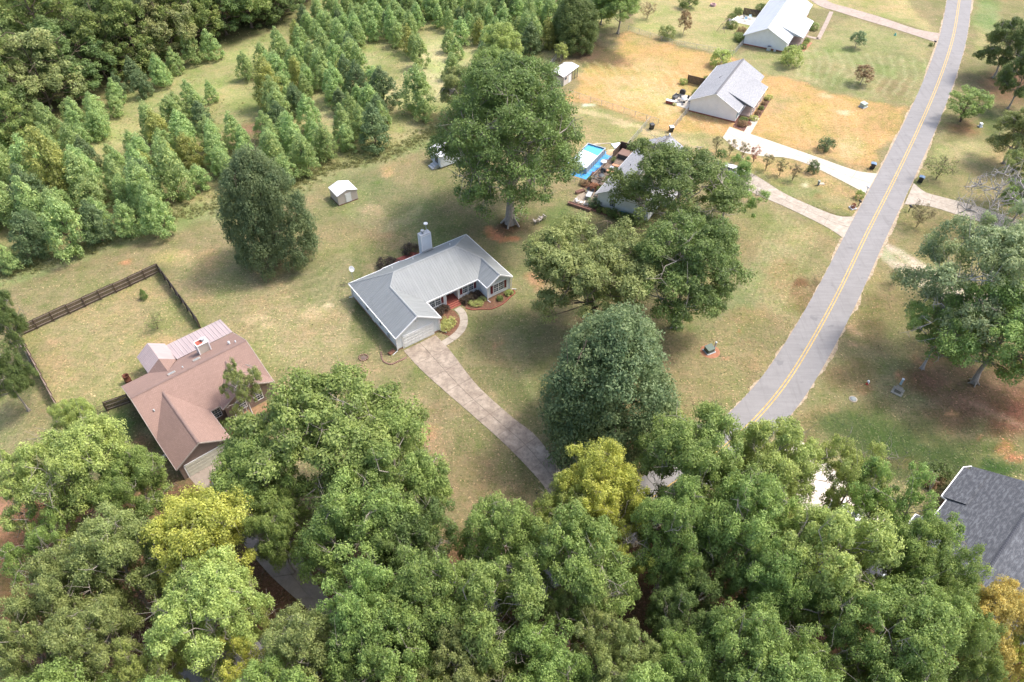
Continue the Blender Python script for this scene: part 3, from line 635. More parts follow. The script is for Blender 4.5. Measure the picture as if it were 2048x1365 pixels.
# ------------------------------------------------------------------ trees
def prof(kind, t):
    t = np.clip(t, 0, 1)
    if kind == 'round': return np.sqrt(np.clip(1 - ((t - .42) / .58) ** 2, 0, 1))
    if kind == 'egg': return np.sqrt(np.clip(1 - ((t - .30) / .70) ** 2, 0, 1)) * (1 - .12 * t)
    if kind == 'cone': return np.where(t < .18, .72 + t * 1.55, (1 - (t - .18) / .82) ** .60)
    if kind == 'flat': return np.sqrt(np.clip(1 - ((t - .55) / .55) ** 2, 0, 1))
    if kind == 'vase': return .25 + .75 * np.sin(np.clip(t, 0, 1) * 2.35) ** .8
def leaves(rng, cen, rad, n, size, flat=.75, up=.5, droop=0., shell=(.55, 1.05), tintj=.5, asp=.55):
    """leaf cards spread through the puffs at cen with radii rad"""
    K = len(cen); k = rng.integers(0, K, n) if np.isscalar(n) else np.repeat(np.arange(K), n)
    n = len(k)
    d = rng.normal(size=(n, 3)); d[:, 2] += up * .8; d /= np.linalg.norm(d, axis=1)[:, None]
    r = rng.uniform(shell[0], shell[1], n) * rad[k]
    lump = 1 + .28 * np.sin(d[:, 0] * 5.1 + k) * np.cos(d[:, 1] * 4.3 + 2 * k)
    p = cen[k] + d * (r * lump)[:, None] * np.array([1, 1, flat])
    nn = d * .9 + np.array([0, 0, up]) + rng.normal(size=(n, 3)) * .55; nn /= np.linalg.norm(nn, axis=1)[:, None]
    t = np.cross(nn, rng.normal(size=(n, 3))); t[:, 2] -= droop; t -= nn * (t * nn).sum(1)[:, None]; t /= np.linalg.norm(t, axis=1)[:, None]
    b = np.cross(nn, t)
    s = size * rng.uniform(.6, 1.35, n)[:, None]
    V = np.stack([p - t * s * .5, p + b * s * asp * .5 - nn * s * .08, p + t * s * .55 - nn * s * .12, p - b * s * asp * .5 - nn * s * .08], 1).reshape(-1, 3)
    tint = np.clip(.5 + rng.normal(size=n) * .2 * tintj * 2 + (rng.random(K)[k] - .5) * .5 * tintj * 2, 0, 1)
    return V, tint
def tubes_np(segs, nside=5):
    """segs: list of (p0,p1,r0,r1)"""
    P0 = np.array([s[0] for s in segs], float); P1 = np.array([s[1] for s in segs], float)
    r0 = np.array([s[2] for s in segs]); r1 = np.array([s[3] for s in segs])
    d = P1 - P0; d /= np.linalg.norm(d, axis=1)[:, None] + 1e-9
    h = np.where(np.abs(d[:, 2:3]) > .9, np.array([[1., 0, 0]]), np.array([[0, 0, 1.]]))
    a = np.cross(d, h); a /= np.linalg.norm(a, axis=1)[:, None]; b = np.cross(d, a)
    th = np.arange(nside) * 2 * math.pi / nside
    ring = lambda P, r: P[:, None] + (a[:, None] * np.cos(th)[None, :, None] + b[:, None] * np.sin(th)[None, :, None]) * r[:, None, None]
    V = np.concatenate([ring(P0, r0), ring(P1, r1)], 1).reshape(-1, 3)
    i = np.arange(nside); j = (i + 1) % nside
    q = np.stack([i, j, j + nside, i + nside], 1)
    F = (np.arange(len(segs))[:, None, None] * 2 * nside + q[None]).reshape(-1, 4)
    return V, F
VAR = {}
def variant(key, seed, R, H, z0, shape, puffs, pr, nleaf, size, trunk=.3, gap=.72, up=.5, flat=.75, droop=0., limbs=12, inner=.25, lean=.0, bare=0, asym=.18, tw=.035, twigs=True, asp=.55, split=0, tintj=.5, lobes=0, lr=.4):
    rng = np.random.default_rng(seed)
    ph = rng.uniform(0, 6.28, 6)
    def env(th, t):
        m = 1 + asym * np.sin(2 * th + ph[0]) + asym * .7 * np.sin(3 * th + ph[1] + 3 * t) + asym * .5 * np.sin(5 * th + ph[2] - 4 * t)
        return R * prof(shape, t) * m
    cen = []; tries = 0; mind = pr * gap * 1.25
    LB = []
    if lobes:
        for l in range(lobes * 60):
            if len(LB) >= lobes: break
            th = rng.uniform(0, 6.283); t = rng.uniform(.12 if z0 > 1 else .02, .90); r_ = R * lr * rng.uniform(.72, 1.25) * (1.15 - .35 * t)
            rr = max(0, env(th, t) * rng.uniform(.86, 1.1) - r_ * .85)
            if l % 5 == 0: rr *= rng.uniform(0, .6); t = max(t, .55)
            p = np.array([rr * math.cos(th), rr * math.sin(th), z0 + (H - z0) * t])
            if all(np.linalg.norm((p - q)[:3] * np.array([1, 1, 1.2])) > .62 * (r_ + w) for q, w in LB): LB.append((p, r_))
    while LB and len(cen) < puffs and tries < puffs * 60:
        tries += 1
        q, w = LB[rng.integers(len(LB))]
        d = rng.normal(size=3); d[2] += .55; d /= np.linalg.norm(d)
        if d[2] < (-.45 if z0 > 1 else -.97): continue
        inn = rng.random() < inner
        p = q + d * w * np.array([1, 1, .8]) * (rng.uniform(.2, .7) if inn else rng.uniform(.85, 1.12))
        if p[2] > H - pr * .3 or p[2] < z0 * (.8 if z0 > 5 else .55): continue
        if any(np.linalg.norm((p - q2) / np.array([1, 1, .8])) < w2 * .62 for q2, w2 in LB) and not inn: continue
        if cen and np.min(np.linalg.norm(np.array(cen) - p, axis=1)) < mind * .8: continue
        cen.append(p)
    while not LB and len(cen) < puffs and tries < puffs * 40:
        tries += 1
        th = rng.uniform(0, 6.283); t = rng.uniform(.02, 1)
        inn = rng.random() < inner
        rr = env(th, t) * (rng.uniform(.2, .7) if inn else rng.uniform(.84, 1.0))
        rr = max(0, rr - pr * .6)
        if t > .9 and not inn: rr *= rng.uniform(.0, 1)
        p = np.array([rr * math.cos(th), rr * math.sin(th), z0 + (H - z0) * t - (pr * .6 if t > .8 else 0)])
        if cen and np.min(np.linalg.norm(np.array(cen) - p, axis=1)) < mind * (.8 if inn else 1): continue
        cen.append(p)
    cen = np.array(cen); K = len(cen)
    rad = pr * rng.uniform(.7, 1.3, K)
    # limb skeleton
    segs = []
    top = z0 + (H - z0) * .78
    zz = np.linspace(0, top, 8); ax = np.stack([lean * zz + .25 * np.sin(zz * .5 + ph[3]), .25 * np.cos(zz * .45 + ph[4]) - .25 * math.cos(ph[4]), zz], 1); ax[0, :2] = 0
    rt = trunk * (1 - .82 * zz / top)
    for i in range(7): segs.append((ax[i], ax[i + 1], rt[i] * (1.0 if i else 1.5), rt[i + 1]))
    nodes_ = [ax[i] for i in range(2, 8)]; nr = [rt[i] for i in range(2, 8)]
    for l in range(limbs):
        th = l * 2.399 + rng.uniform(-.3, .3); f = (l + .5) / limbs
        zs = z0 * .85 + (top - z0 * .85) * f * .9; base = np.array([np.interp(zs, zz, ax[:, 0]), np.interp(zs, zz, ax[:, 1]), zs])
        te = min(.92, .25 + f * .7); L = env(th, te) * .72
        end = np.array([L * math.cos(th), L * math.sin(th), z0 + (H - z0) * te])
        prev = base; r = max(.06, np.interp(zs, zz, rt) * .62)
        for s in range(1, 5):
            q = base + (end - base) * s / 4 + rng.normal(size=3) * L * .05 + np.array([0, 0, .10 * L * math.sin(s / 4 * 3.14)])
            segs.append((prev, q, r, r * .72)); prev = q; r *= .72; nodes_.append(q); nr.append(r)
    nodes_ = np.array(nodes_); nr = np.array(nr)
    if twigs:
        for c in cen:
            dd = np.linalg.norm(nodes_ - c, axis=1) + 1.5 * np.maximum(0, nodes_[:, 2] - c[2]); j = int(np.argmin(dd)); r = min(nr[j] * .8, tw * 2.2)
            mid = (nodes_[j] + c) / 2 + rng.normal(size=3) * .25
            segs.append((nodes_[j], mid, r, r * .7)); segs.append((mid, c, r * .7, r * .4))
            for q in range(2):
                e = c + rng.normal(size=3) * pr * .55; e[2] = max(e[2], c[2] - .1)
                segs.append((c, e, r * .4, .012))
    for q in range(bare):
        th = rng.uniform(0, 6.283); t = rng.uniform(.35, .98); L = env(th, t) * rng.uniform(.9, 1.08)
        e = np.array([L * math.cos(th), L * math.sin(th), z0 + (H - z0) * t]); j = int(np.argmin(np.linalg.norm(nodes_ - e, axis=1)))
        m1 = nodes_[j] + (e - nodes_[j]) * .5 + rng.normal(size=3) * .4
        segs.append((nodes_[j], m1, tw * 1.8, tw * 1.3)); segs.append((m1, e, tw * 1.3, .015))
        for w in range(5):
            s_ = m1 + (e - m1) * rng.uniform(.1, 1); e2 = s_ + rng.normal(size=3) * R * .12; segs.append((s_, e2, tw * .8, .012))
    if split:
        for q in range(split):
            th = q * 2.1 + ph[5]; b0 = np.array([0, 0, .1]); e = np.array([R * .45 * math.cos(th), R * .45 * math.sin(th), H * .6])
            segs.append((b0, (b0 + e) * .5 + np.array([0, 0, .6]), trunk * .9, trunk * .6)); segs.append(((b0 + e) * .5 + np.array([0, 0, .6]), e, trunk * .6, trunk * .25))
    # root flare
    for q in range(5):
        th = q * 1.256 + ph[2]; segs.append((np.array([0, 0, trunk * 2.2]), np.array([math.cos(th), math.sin(th), 0]) * trunk * 2.3 + np.array([0, 0, -.05]), trunk * .5, trunk * .2))
    tv, tf = tubes_np(segs, 5)
    lv, tint = leaves(rng, cen, rad, nleaf, size, flat, up, droop, asp=asp, tintj=tintj)
    lf = np.arange(len(lv)).reshape(-1, 4)
    cm = mesh_np('crown_' + key, lv, lf, None, tint); tm = mesh_np('trunk_' + key, tv, tf, None)
    cm.materials.append(None); tm.materials.append(None)
    VAR[key] = (cm, tm, R, H)
def plant(name, var, loc, s, rz, leaf, bark, label, cat, group=None, parts=True, sz=None):
    cm, tm, R, H = VAR[var]
    e = empty(name, loc, rz, label, cat, group, (s, s, sz or s))
    c = obj_from('crown', cm, e); c.material_slots[0].link = 'OBJECT'; c.material_slots[0].material = leaf
    t = obj_from('trunk', tm, e); t.material_slots[0].link = 'OBJECT'; t.material_slots[0].material = bark
    return e
# leaf colours
L_mid = leafmat('mid_green_leaves', (0.109, 0.168, 0.050), (0.311, 0.421, 0.124))
L_dark = leafmat('dark_green_leaves', (0.075, 0.123, 0.042), (0.188, 0.263, 0.082))
L_blue = leafmat('blue_green_leaves', (0.075, 0.129, 0.059), (0.211, 0.284, 0.128))
L_olive = leafmat('olive_green_leaves', (0.121, 0.162, 0.055), (0.337, 0.401, 0.146))
L_yel = leafmat('yellow_green_leaves', (0.185, 0.224, 0.051), (0.589, 0.621, 0.145))
L_lime = leafmat('lime_green_leaves', (0.150, 0.212, 0.065), (0.453, 0.543, 0.172))
L_gold = leafmat('gold_leaves', (0.258, 0.228, 0.068), (0.666, 0.556, 0.181))
L_young = leafmat('young_tree_leaves', (0.155, 0.237, 0.090), (0.411, 0.539, 0.212), (0.568, 0.605, 0.204))
L_youngy = leafmat('yellowing_young_leaves', (0.169, 0.214, 0.066), (0.468, 0.497, 0.156))
L_wood = leafmat('wood_edge_leaves', (0.094, 0.153, 0.049), (0.300, 0.386, 0.114), (0.360, 0.338, 0.128))
L_woodo = leafmat('olive_wood_leaves', (0.140, 0.169, 0.065), (0.368, 0.407, 0.163), (0.288, 0.246, 0.128))
L_shrub = leafmat('shrub_leaves', (0.076, 0.127, 0.037), (0.222, 0.299, 0.086))
L_maroon = leafmat('maroon_shrub_leaves', (0.037, 0.031, 0.021), (0.106, 0.083, 0.059))
L_lemon = leafmat('variegated_leaves', (0.202, 0.241, 0.063), (0.558, 0.578, 0.222))
L_shade = leafmat('shade_tree_leaves', (0.067, 0.109, 0.034), (0.201, 0.282, 0.081))
L_pale = leafmat('pale_grey_green_leaves', (0.115, 0.165, 0.074), (0.345, 0.418, 0.210))
L_redd = leafmat('reddish_leaves', (0.158, 0.126, 0.061), (0.386, 0.270, 0.147))
L_crepe = leafmat('crepe_leaves', (0.110, 0.123, 0.052), (0.275, 0.249, 0.120), (0.308, 0.128, 0.089))
L_rust = leafmat('rust_flower_leaves', (0.225, 0.109, 0.071), (0.480, 0.248, 0.157))
B_grey = barkmat('pale_grey_bark', (.40, .35, .29))
B_brown = barkmat('brown_bark', (.17, .125, .09))
B_bleach = barkmat('bleached_bark', (.50, .46, .42))
# shapes
for i in range(7):
    variant('oak%d' % i, 100 + i, 7, 15, 3.4, ['round', 'egg', 'round', 'flat', 'round', 'egg', 'flat'][i], 270, .92, 76000, .245, .32, limbs=14, bare=12, inner=.2, asym=.12, gap=.66, lobes=[26, 21, 30, 22, 28, 19, 24][i], lr=[.29, .32, .27, .31, .28, .34, .30][i])
variant('giant', 9, 12.4, 25, 6.0, 'egg', 700, 1.25, 135000, .31, .75, limbs=22, bare=8, inner=.28, asym=.13, gap=.55, tw=.05, lobes=44, lr=.26)
for i in range(2):
    variant('dense%d' % i, 30 + i, 8, 15, .6, 'egg', 330, 1.2, 95000, .27, .35, limbs=16, bare=4, inner=.2, asym=.15, gap=.66, up=.6, twigs=False)
for i in range(2):
    variant('loose%d' % i, 50 + i, 7.5, 14, 4, 'flat', 150, .85, 34000, .26, .3, limbs=14, bare=22, inner=.2, asym=.25, gap=.8, lobes=15, lr=.32)
variant('fuller', 57, 7.5, 14, 3, 'round', 230, .9, 52000, .26, .3, limbs=14, bare=12, inner=.22, asym=.2, gap=.68, lobes=24, lr=.28)
for i in range(6):
    variant('young%d' % i, 60 + i, 2.9, 7, .25, 'cone', 74, .62, 7500, .26, .09, limbs=8, bare=0, inner=.2, asym=.1 + .02 * i, gap=.7, twigs=False, up=.35)
for i in range(5):
    variant('wood%d' % i, 80 + i, 5, 13, .8, ['egg', 'round', 'egg', 'round', 'cone'][i], 130, .75, 17000, .30, .2, limbs=10, bare=3, inner=.12, asym=.2, gap=.66, lobes=14, lr=.36)
for i in range(3):
    variant('bush%d' % i, 90 + i, 1.2, 1.5, .02, 'round', 34, .33, 2600, .13, .04, limbs=4, inner=.1, asym=.08, gap=.6, twigs=False)
variant('spruce', 95, 2.2, 7, .3, 'cone', 70, .5, 6500, .22, .09, limbs=8, inner=.15, asym=.06, gap=.6, twigs=False, up=.1)
for i in range(2):
    variant('crepe%d' % i, 96 + i, 1.3, 3.6, 1.0, 'vase', 24, .34, 1300, .15, .04, limbs=4, inner=.15, asym=.15, gap=.9, split=4, twigs=True, tw=.02)
variant('crepebig', 98, 3.6, 6.5, 1.4, 'vase', 90, .55, 7500, .24, .10, limbs=12, inner=.2, asym=.1, gap=.8, split=5, tw=.03, up=.7)
variant('sapling', 99, 1.9, 5.2, 1.5, 'egg', 34, .5, 3000, .22, .07, limbs=6, inner=.2, asym=.15, gap=.75)
variant('dead', 44, 6, 9, 1.5, 'round', 60, 1.0, 60, .2, .22, limbs=16, bare=70, inner=.3, asym=.2, gap=.9, tw=.05)
variant('willowy', 45, 3.2, 5.5, 1.2, 'vase', 60, .6, 1800, .22, .06, limbs=8, inner=.3, asym=.2, gap=.9, split=6, tw=.022, bare=24)
tr = random.Random(11)
def T(u, v, rpx, H, var, leaf, label, hc=.62, bark=None, name='broadleaf_tree', cat='tree', group=None, base=None, rz=None, sx=None):
    """tree whose crown centre was measured at (u, v) and crown half width rpx, total height H metres"""
    p = W(u, v, H * hc) if base is None else W(*base)
    R = rpx * mpp((p.x, p.y, H * hc))
    cm, tm, R0, H0 = VAR[var]
    return plant(name, var, (p.x, p.y, 0), R / R0, rz if rz is not None else tr.uniform(0, 6.28), leaf, bark or B_grey, label, cat, group, sz=H / H0)
# single trees of the middle ground
T(1006, 272, 164, 28, 'giant', L_shade, 'largest broad green shade tree with a thick bare trunk behind the grey roofed house', base=(1022, 447), rz=.6, bark=B_grey, name='shade_tree')
T(528, 428, 85, 21, 'dense0', L_blue, 'tall dense dark tree standing alone on the lawn left of the small white roofed shed', hc=.45, name='evergreen_tree', bark=B_brown)
T(1222, 778, 150, 21, 'dense1', L_blue, 'big dense blue green tree between the stained driveway and the curving road', hc=.45, name='evergreen_tree', bark=B_brown)
T(1190, 548, 126, 16, 'oak3', L_olive, 'wide thin olive tree with dark limbs showing right of the grey roofed house', hc=.62, bark=B_brown, name='shade_tree')
T(1375, 540, 116, 18, 'oak0', L_shade, 'rounded green tree touching the olive tree, nearest the big lawn west of the road', hc=.6, name='shade_tree')
T(1358, 372, 128, 17, 'fuller', L_shade, 'loose tree whose limbs hang over the front of the house with the pool', hc=.65, name='shade_tree', bark=B_grey)
T(1462, 368, 62, 11, 'loose1', L_mid, 'small loose tree reaching over the white parked car', hc=.65, name='shade_tree')
T(1003, 95, 44, 12, 'oak5', L_lime, 'pale feathery lime green tree just behind the largest shade tree', hc=.6, name='shade_tree')
T(985, 150, 60, 13, 'oak1', L_mid, 'mid green tree squeezed between the lime green tree and largest shade tree', hc=.6, name='shade_tree')
T(920, 180, 46, 11, 'oak2', L_olive, 'olive green tree at the back left side of the largest shade tree', hc=.6, name='shade_tree')
T(1150, 45, 54, 13, 'dense0', L_dark, 'dense dark tree at the corner of the dry field above the white roofed shed', hc=.45, name='shade_tree', bark=B_brown)
T(1240, 22, 46, 11, 'oak0', L_mid, 'mid green tree beside the dense dark tree at the top of the dry field', hc=.5, name='shade_tree')
T(1205, 5, 30, 11, 'oak1', L_mid, 'green tree between the dense dark tree and the mid green tree at the top edge', hc=.5, name='shade_tree')
T(1122, 102, 15, 4.5, 'sapling', L_youngy, 'small pale yellow green tree right behind the white roofed shed', hc=.55, name='small_tree')
T(1062, 82, 24, 7.5, 'spruce', L_blue, 'silvery blue green conifer left of the white roofed shed', hc=.4, name='conifer_tree', bark=B_brown)
T(1296, 22, 16, 4.2, 'willowy', L_redd, 'twiggy brownish shrub on the grass at the top right of the dark trees', hc=.5, name='shrub', cat='shrub', bark=B_brown)
T(1336, 64, 17, 3.4, 'bush0', L_olive, 'round greyish bush on the far wire fence line', hc=.5, name='bush', cat='bush')
T(1371, 38, 15, 6, 'sapling', L_redd, 'slim young tree with browning leaves on the far lawn', hc=.62, name='small_tree')
T(1377, 2, 20, 3.5, 'bush1', L_shrub, 'shrub in the mulch bed at the top edge behind the slim young tree', hc=.5, name='bush', cat='bush')
T(1445, 117, 25, 4.0, 'bush2', L_lime, 'round bright green bush behind the back corner of the white house with the shingle roof', hc=.5, name='bush', cat='bush')
T(1584, 112, 25, 4.6, 'bush1', L_lime, 'rounded yellow green tree at the front corner of the house with the pale metal roof', hc=.5, name='small_tree')
T(1717, 76, 17, 4.2, 'sapling', L_blue, 'small dark green tree alone on the green lawn by the far driveway', hc=.6, name='small_tree')
T(1729, 145, 21, 4.6, 'sapling', L_redd, 'small reddish brown tree alone on the lawn beside the road', hc=.6, name='small_tree')
T(1654, 285, 17, 2.8, 'bush0', L_blue, 'round dark shrub on the dry lawn above the pale driveway', hc=.6, name='bush', cat='bush')
T(1628, 331, 14, 2.5, 'bush2', L_blue, 'round dark shrub between the two driveways, right of the twiggy row', hc=.55, name='bush', cat='bush')
T(1720, 389, 10, 1.7, 'bush1', L_lime, 'low yellow green bush by the mailbox at the roadside', hc=.5, name='bush', cat='bush')
cr = [(1436, 284, 11), (1464, 290, 12), (1489, 296, 13), (1512, 304, 13), (1537, 319, 13), (1565, 330, 13), (1591, 340, 13)]
cl = ['first twiggy crepe myrtle at the house end of the row beside the pale driveway', 'second twiggy crepe myrtle from the house end of the row', 'third twiggy crepe myrtle from the house end of the row', 'twiggy crepe myrtle with red tips in the middle of the row', 'twiggy crepe myrtle third from the road end of the row', 'twiggy crepe myrtle second from the road end of the row', 'twiggy crepe myrtle nearest the road in the row beside the pale driveway']
for i, (u, v, r) in enumerate(cr):
    T(u, v, r, 3.4, 'crepe%d' % (i % 2), L_rust if i == 3 else L_crepe, cl[i], hc=.68, name='crepe_myrtle', cat='small tree', group='row of crepe myrtles between the driveways', bark=B_brown)
T(1941, 200, 46, 7, 'crepebig', L_mid, 'large fan shaped crepe myrtle on brown mulch right of the road', hc=.68, name='crepe_myrtle', cat='small tree', bark=B_brown)
T(1884, 333, 28, 4.6, 'willowy', L_olive, 'thin twiggy shrub on the grass right of the blue lidded bin east of the road', hc=.6, name='crepe_myrtle', cat='small tree', bark=B_brown)
T(1845, 428, 22, 4.6, 'willowy', L_crepe, 'nearly bare twiggy shrub just below the tan driveway east of the road', hc=.6, name='crepe_myrtle', cat='small tree', bark=B_brown)
T(1795, 552, 15, 3.0, 'willowy', L_shrub, 'small sparse shrub beside the dirt track', hc=.55, name='shrub', cat='shrub', bark=B_brown)
T(1990, 392, 68, 11, 'dead', L_olive, 'leafless bleached tree with tangled grey twigs over the tan driveway', hc=.62, bark=B_bleach, name='bare_tree')
T(2022, 85, 48, 13, 'oak2', L_dark, 'dark tree at the top right edge of the photograph above the fan shaped crepe myrtle', name='shade_tree')
T(2050, 150, 42, 12, 'oak4', L_dark, 'dark tree on the right edge directly below the top right tree', name='shade_tree')
T(2042, 262, 48, 11, 'oak1', L_olive, 'pale olive tree on the right edge beside the fan shaped crepe myrtle', name='shade_tree')
T(2062, 340, 50, 11, 'loose0', L_olive, 'feathery pale tree on the right edge above the leafless tree', name='shade_tree')
T(2050, 400, 40, 7, 'oak6', L_mid, 'green tree on the right edge behind the leafless tree', name='shade_tree')
T(1985, 565, 138, 20, 'fuller', L_pale, 'big open tree with white limbs at the right edge over the brown mulch', hc=.66, bark=B_bleach, name='shade_tree', rz=1.0)
T(2015, 665, 120, 16, 'oak4', L_mid, 'dark lower tree standing under the big white limbed tree at the right edge', hc=.6, name='shade_tree', bark=B_grey)
T(1895, 650, 72, 12, 'loose0', L_mid, 'low spreading tree whose branches reach left over the grass from the white limbed tree', hc=.7, name='shade_tree', bark=B_bleach, rz=2.)
T(2062, 500, 80, 17, 'loose1', L_pale, 'open tree on the right edge above the white limbed tree', hc=.66, name='shade_tree', bark=B_bleach)
T(10, 645, 40, 12, 'oak3', L_dark, 'dark tree at the left edge over the far corner of the brown picket fence', name='shade_tree')
T(2, 745, 44, 12, 'oak4', L_dark, 'dark tree at the left edge beside the side run of the brown picket fence', name='shade_tree')
T(310, 645, 17, 2.6, 'willowy', L_olive, 'thin greyish shrub in the fenced back yard near the brown house', hc=.5, name='shrub', cat='shrub', bark=B_brown)
T(285, 588, 9, 2.0, 'spruce', L_shrub, 'tiny dark conifer in the fenced back yard near the fence corner', hc=.5, name='small_conifer', cat='small tree', bark=B_brown)
T(480, 768, 40, 9, 'loose0', L_olive, 'small tree with pale limbs growing against the front of the brown house', hc=.7, name='shade_tree', bark=B_bleach)
# foreground canopy
FG = [
 (650, 885, 168, 19, 'oak0', L_mid, 'largest rounded green oak in front of the brown house'),
 (512, 965, 104, 16, 'oak5', L_mid, 'green oak overhanging the brown house garage and the white car'),
 (790, 960, 115, 18, 'oak2', L_mid, 'green oak on the right flank of the largest rounded oak, beside the lawn'),
 (735, 1055, 120, 17, 'oak4', L_mid, 'green oak below the largest rounded oak and right of the tan driveway'),
 (840, 1090, 85, 15, 'oak6', L_dark, 'darker green oak at the low end of the lawn'),
 (150, 940, 102, 16, 'oak6', L_lime, 'bright lime green tree left of the brown house'),
 (162, 855, 44, 12, 'oak3', L_lime, 'bright green treetop at the front corner of the picket fence'),
 (90, 985, 90, 15, 'loose0', L_lime, 'thin lime tree at the left over the red dirt'),
 (260, 985, 70, 13, 'oak3', L_mid, 'dull green tree between the lime tree and the brown house garage'),
 (415, 1075, 118, 17, 'oak5', L_yel, 'bright yellow green tree left of the tan driveway slabs'),
 (548, 1055, 62, 14, 'oak3', L_mid, 'small green tree between the bright yellow green tree and the tan driveway slabs'),
 (410, 1245, 110, 16, 'oak6', L_lime, 'yellowish green tree directly below the bright yellow green tree'),
 (490, 1230, 55, 12, 'loose1', L_lime, 'small yellow green tree at the left side of the tan driveway slabs'),
 (230, 1120, 95, 17, 'oak1', L_olive, 'dull olive tree left of the bright yellow green tree'),
 (135, 1190, 82, 15, 'oak4', L_olive, 'pale olive tree with white twigs over the red dirt at lower left'),
 (75, 1100, 62, 12, 'loose1', L_mid, 'open tree with bare white branches at the left edge over red dirt'),
 (60, 1290, 75, 14, 'oak2', L_olive, 'olive tree in the bottom left corner'),
 (190, 1300, 85, 15, 'oak0', L_olive, 'dark olive tree on the bottom edge right of the bottom left corner'),
 (310, 1350, 70, 13, 'loose0', L_lime, 'sparse yellow green tree on the bottom edge below the yellowish trees'),
 (500, 1345, 70, 13, 'loose1', L_yel, 'sparse golden green tree on the bottom edge left of the round green crowns'),
 (1195, 975, 90, 16, 'oak5', L_yel, 'yellow tree standing where the stained driveway meets the road'),
 (1235, 1060, 78, 15, 'loose1', L_yel, 'second yellow tree just below and right of the one at the driveway end'),
 (1130, 1020, 60, 14, 'loose0', L_lime, 'small yellowish tree on the left side of the driveway end'),
 (1010, 1090, 95, 17, 'oak1', L_mid, 'green tree at the bottom tip of the lawn, left of the yellow trees'),
 (1140, 1140, 110, 19, 'oak0', L_mid, 'green tree directly below the yellow trees'),
 (1400, 945, 118, 18, 'oak0', L_mid, 'green tree crowding the left edge of the road where it disappears'),
 (1545, 935, 95, 17, 'oak2', L_lime, 'bright green tree at the right edge of the road where it disappears'),
 (1350, 1060, 92, 18, 'oak4', L_mid, 'green tree right of the second yellow tree'),
 (1490, 1050, 110, 19, 'oak1', L_mid, 'green tree left of the very pale hidden driveway'),
 (1705, 965, 80, 16, 'loose0', L_lime, 'open bright green tree above the very pale hidden driveway'),
 (1800, 1040, 90, 17, 'loose1', L_mid, 'open green tree beside the left end of the dark shingle roof'),
 (1655, 1130, 120, 19, 'oak2', L_lime, 'bright green tree with white limbs below the very pale hidden driveway'),
 (1850, 1160, 85, 17, 'oak3', L_mid, 'green tree over the low front of the dark shingle roof'),
 (1545, 1180, 90, 17, 'oak5', L_mid, 'green tree left of the bright white limbed tree in the lower right'),
 (1770, 1270, 115, 18, 'oak6', L_mid, 'broad green tree in the lower right below the dark shingle roof'),
 (1900, 1290, 85, 16, 'oak0', L_mid, 'green tree just left of the golden tree in the bottom right corner'),
 (1995, 1265, 80, 15, 'oak6', L_gold, 'golden yellow tree in front of the dark shingle roof in the bottom right corner'),
 (2040, 1340, 70, 13, 'loose0', L_yel, 'sparse yellow tree in the very bottom right corner'),
 (735, 1235, 98, 18, 'oak4', L_mid, 'rounded green crown right of the tan driveway slabs near the bottom edge'),
 (850, 1220, 110, 19, 'oak5', L_mid, 'rounded green crown near the bottom, left of centre'),
 (980, 1240, 120, 19, 'oak2', L_mid, 'tall green crown at bottom centre with white limbs'),
 (620, 1310, 95, 16, 'oak1', L_olive, 'pale green crown on the bottom edge beside the golden green tree'),
 (770, 1330, 105, 17, 'oak6', L_mid, 'green crown on the bottom edge below the rounded crowns'),
 (920, 1350, 90, 16, 'oak0', L_olive, 'olive green crown on the bottom edge at left of centre'),
 (1080, 1340, 100, 16, 'oak4', L_mid, 'green crown on the bottom edge at the centre'),
 (1180, 1260, 80, 16, 'loose0', L_olive, 'greyish green crown left of the dark gap in the canopy'),
 (1240, 1340, 75, 14, 'oak3', L_olive, 'pale greyish crown on the bottom edge left of the dark gap'),
 (1370, 1235, 80, 13, 'oak2', L_dark, 'low dark tree standing in the dark gap of the canopy'),
 (1370, 1345, 85, 14, 'oak5', L_mid, 'green crown on the bottom edge below the dark gap'),
 (1500, 1310, 105, 17, 'oak1', L_mid, 'green crown on the bottom edge right of the dark gap'),
 (1640, 1330, 105, 17, 'loose1', L_mid, 'open crown with thick white limbs on the bottom edge'),
 (560, 1450, 110, 16, 'oak3', L_mid, 'tree cut by the bottom edge below the sparse golden green tree'), (100, 1450, 120, 16, 'oak5', L_mid, 'tree cut by the bottom edge at the far left corner'), (330, 1470, 110, 16, 'oak2', L_mid, 'tree cut by the bottom edge below the sparse yellow green tree'), (800, 1470, 120, 17, 'oak0', L_mid, 'tree cut by the bottom edge left of the middle'), (1050, 1470, 120, 17, 'oak1', L_mid, 'tree cut by the bottom edge just right of the middle'), (1300, 1460, 120, 16, 'oak4', L_mid, 'tree cut by the bottom edge below the dark canopy gap'), (1560, 1450, 120, 17, 'oak6', L_mid, 'tree cut by the bottom edge below the thick white limbed crown'), (1800, 1430, 120, 17, 'oak2', L_mid, 'tree cut by the bottom edge near the right corner'),
]
for f in FG:
    T(*f[:6], f[6] or 'tree in the wood just beyond the bottom edge of the view', group='trees of the near wood', hc=.66)
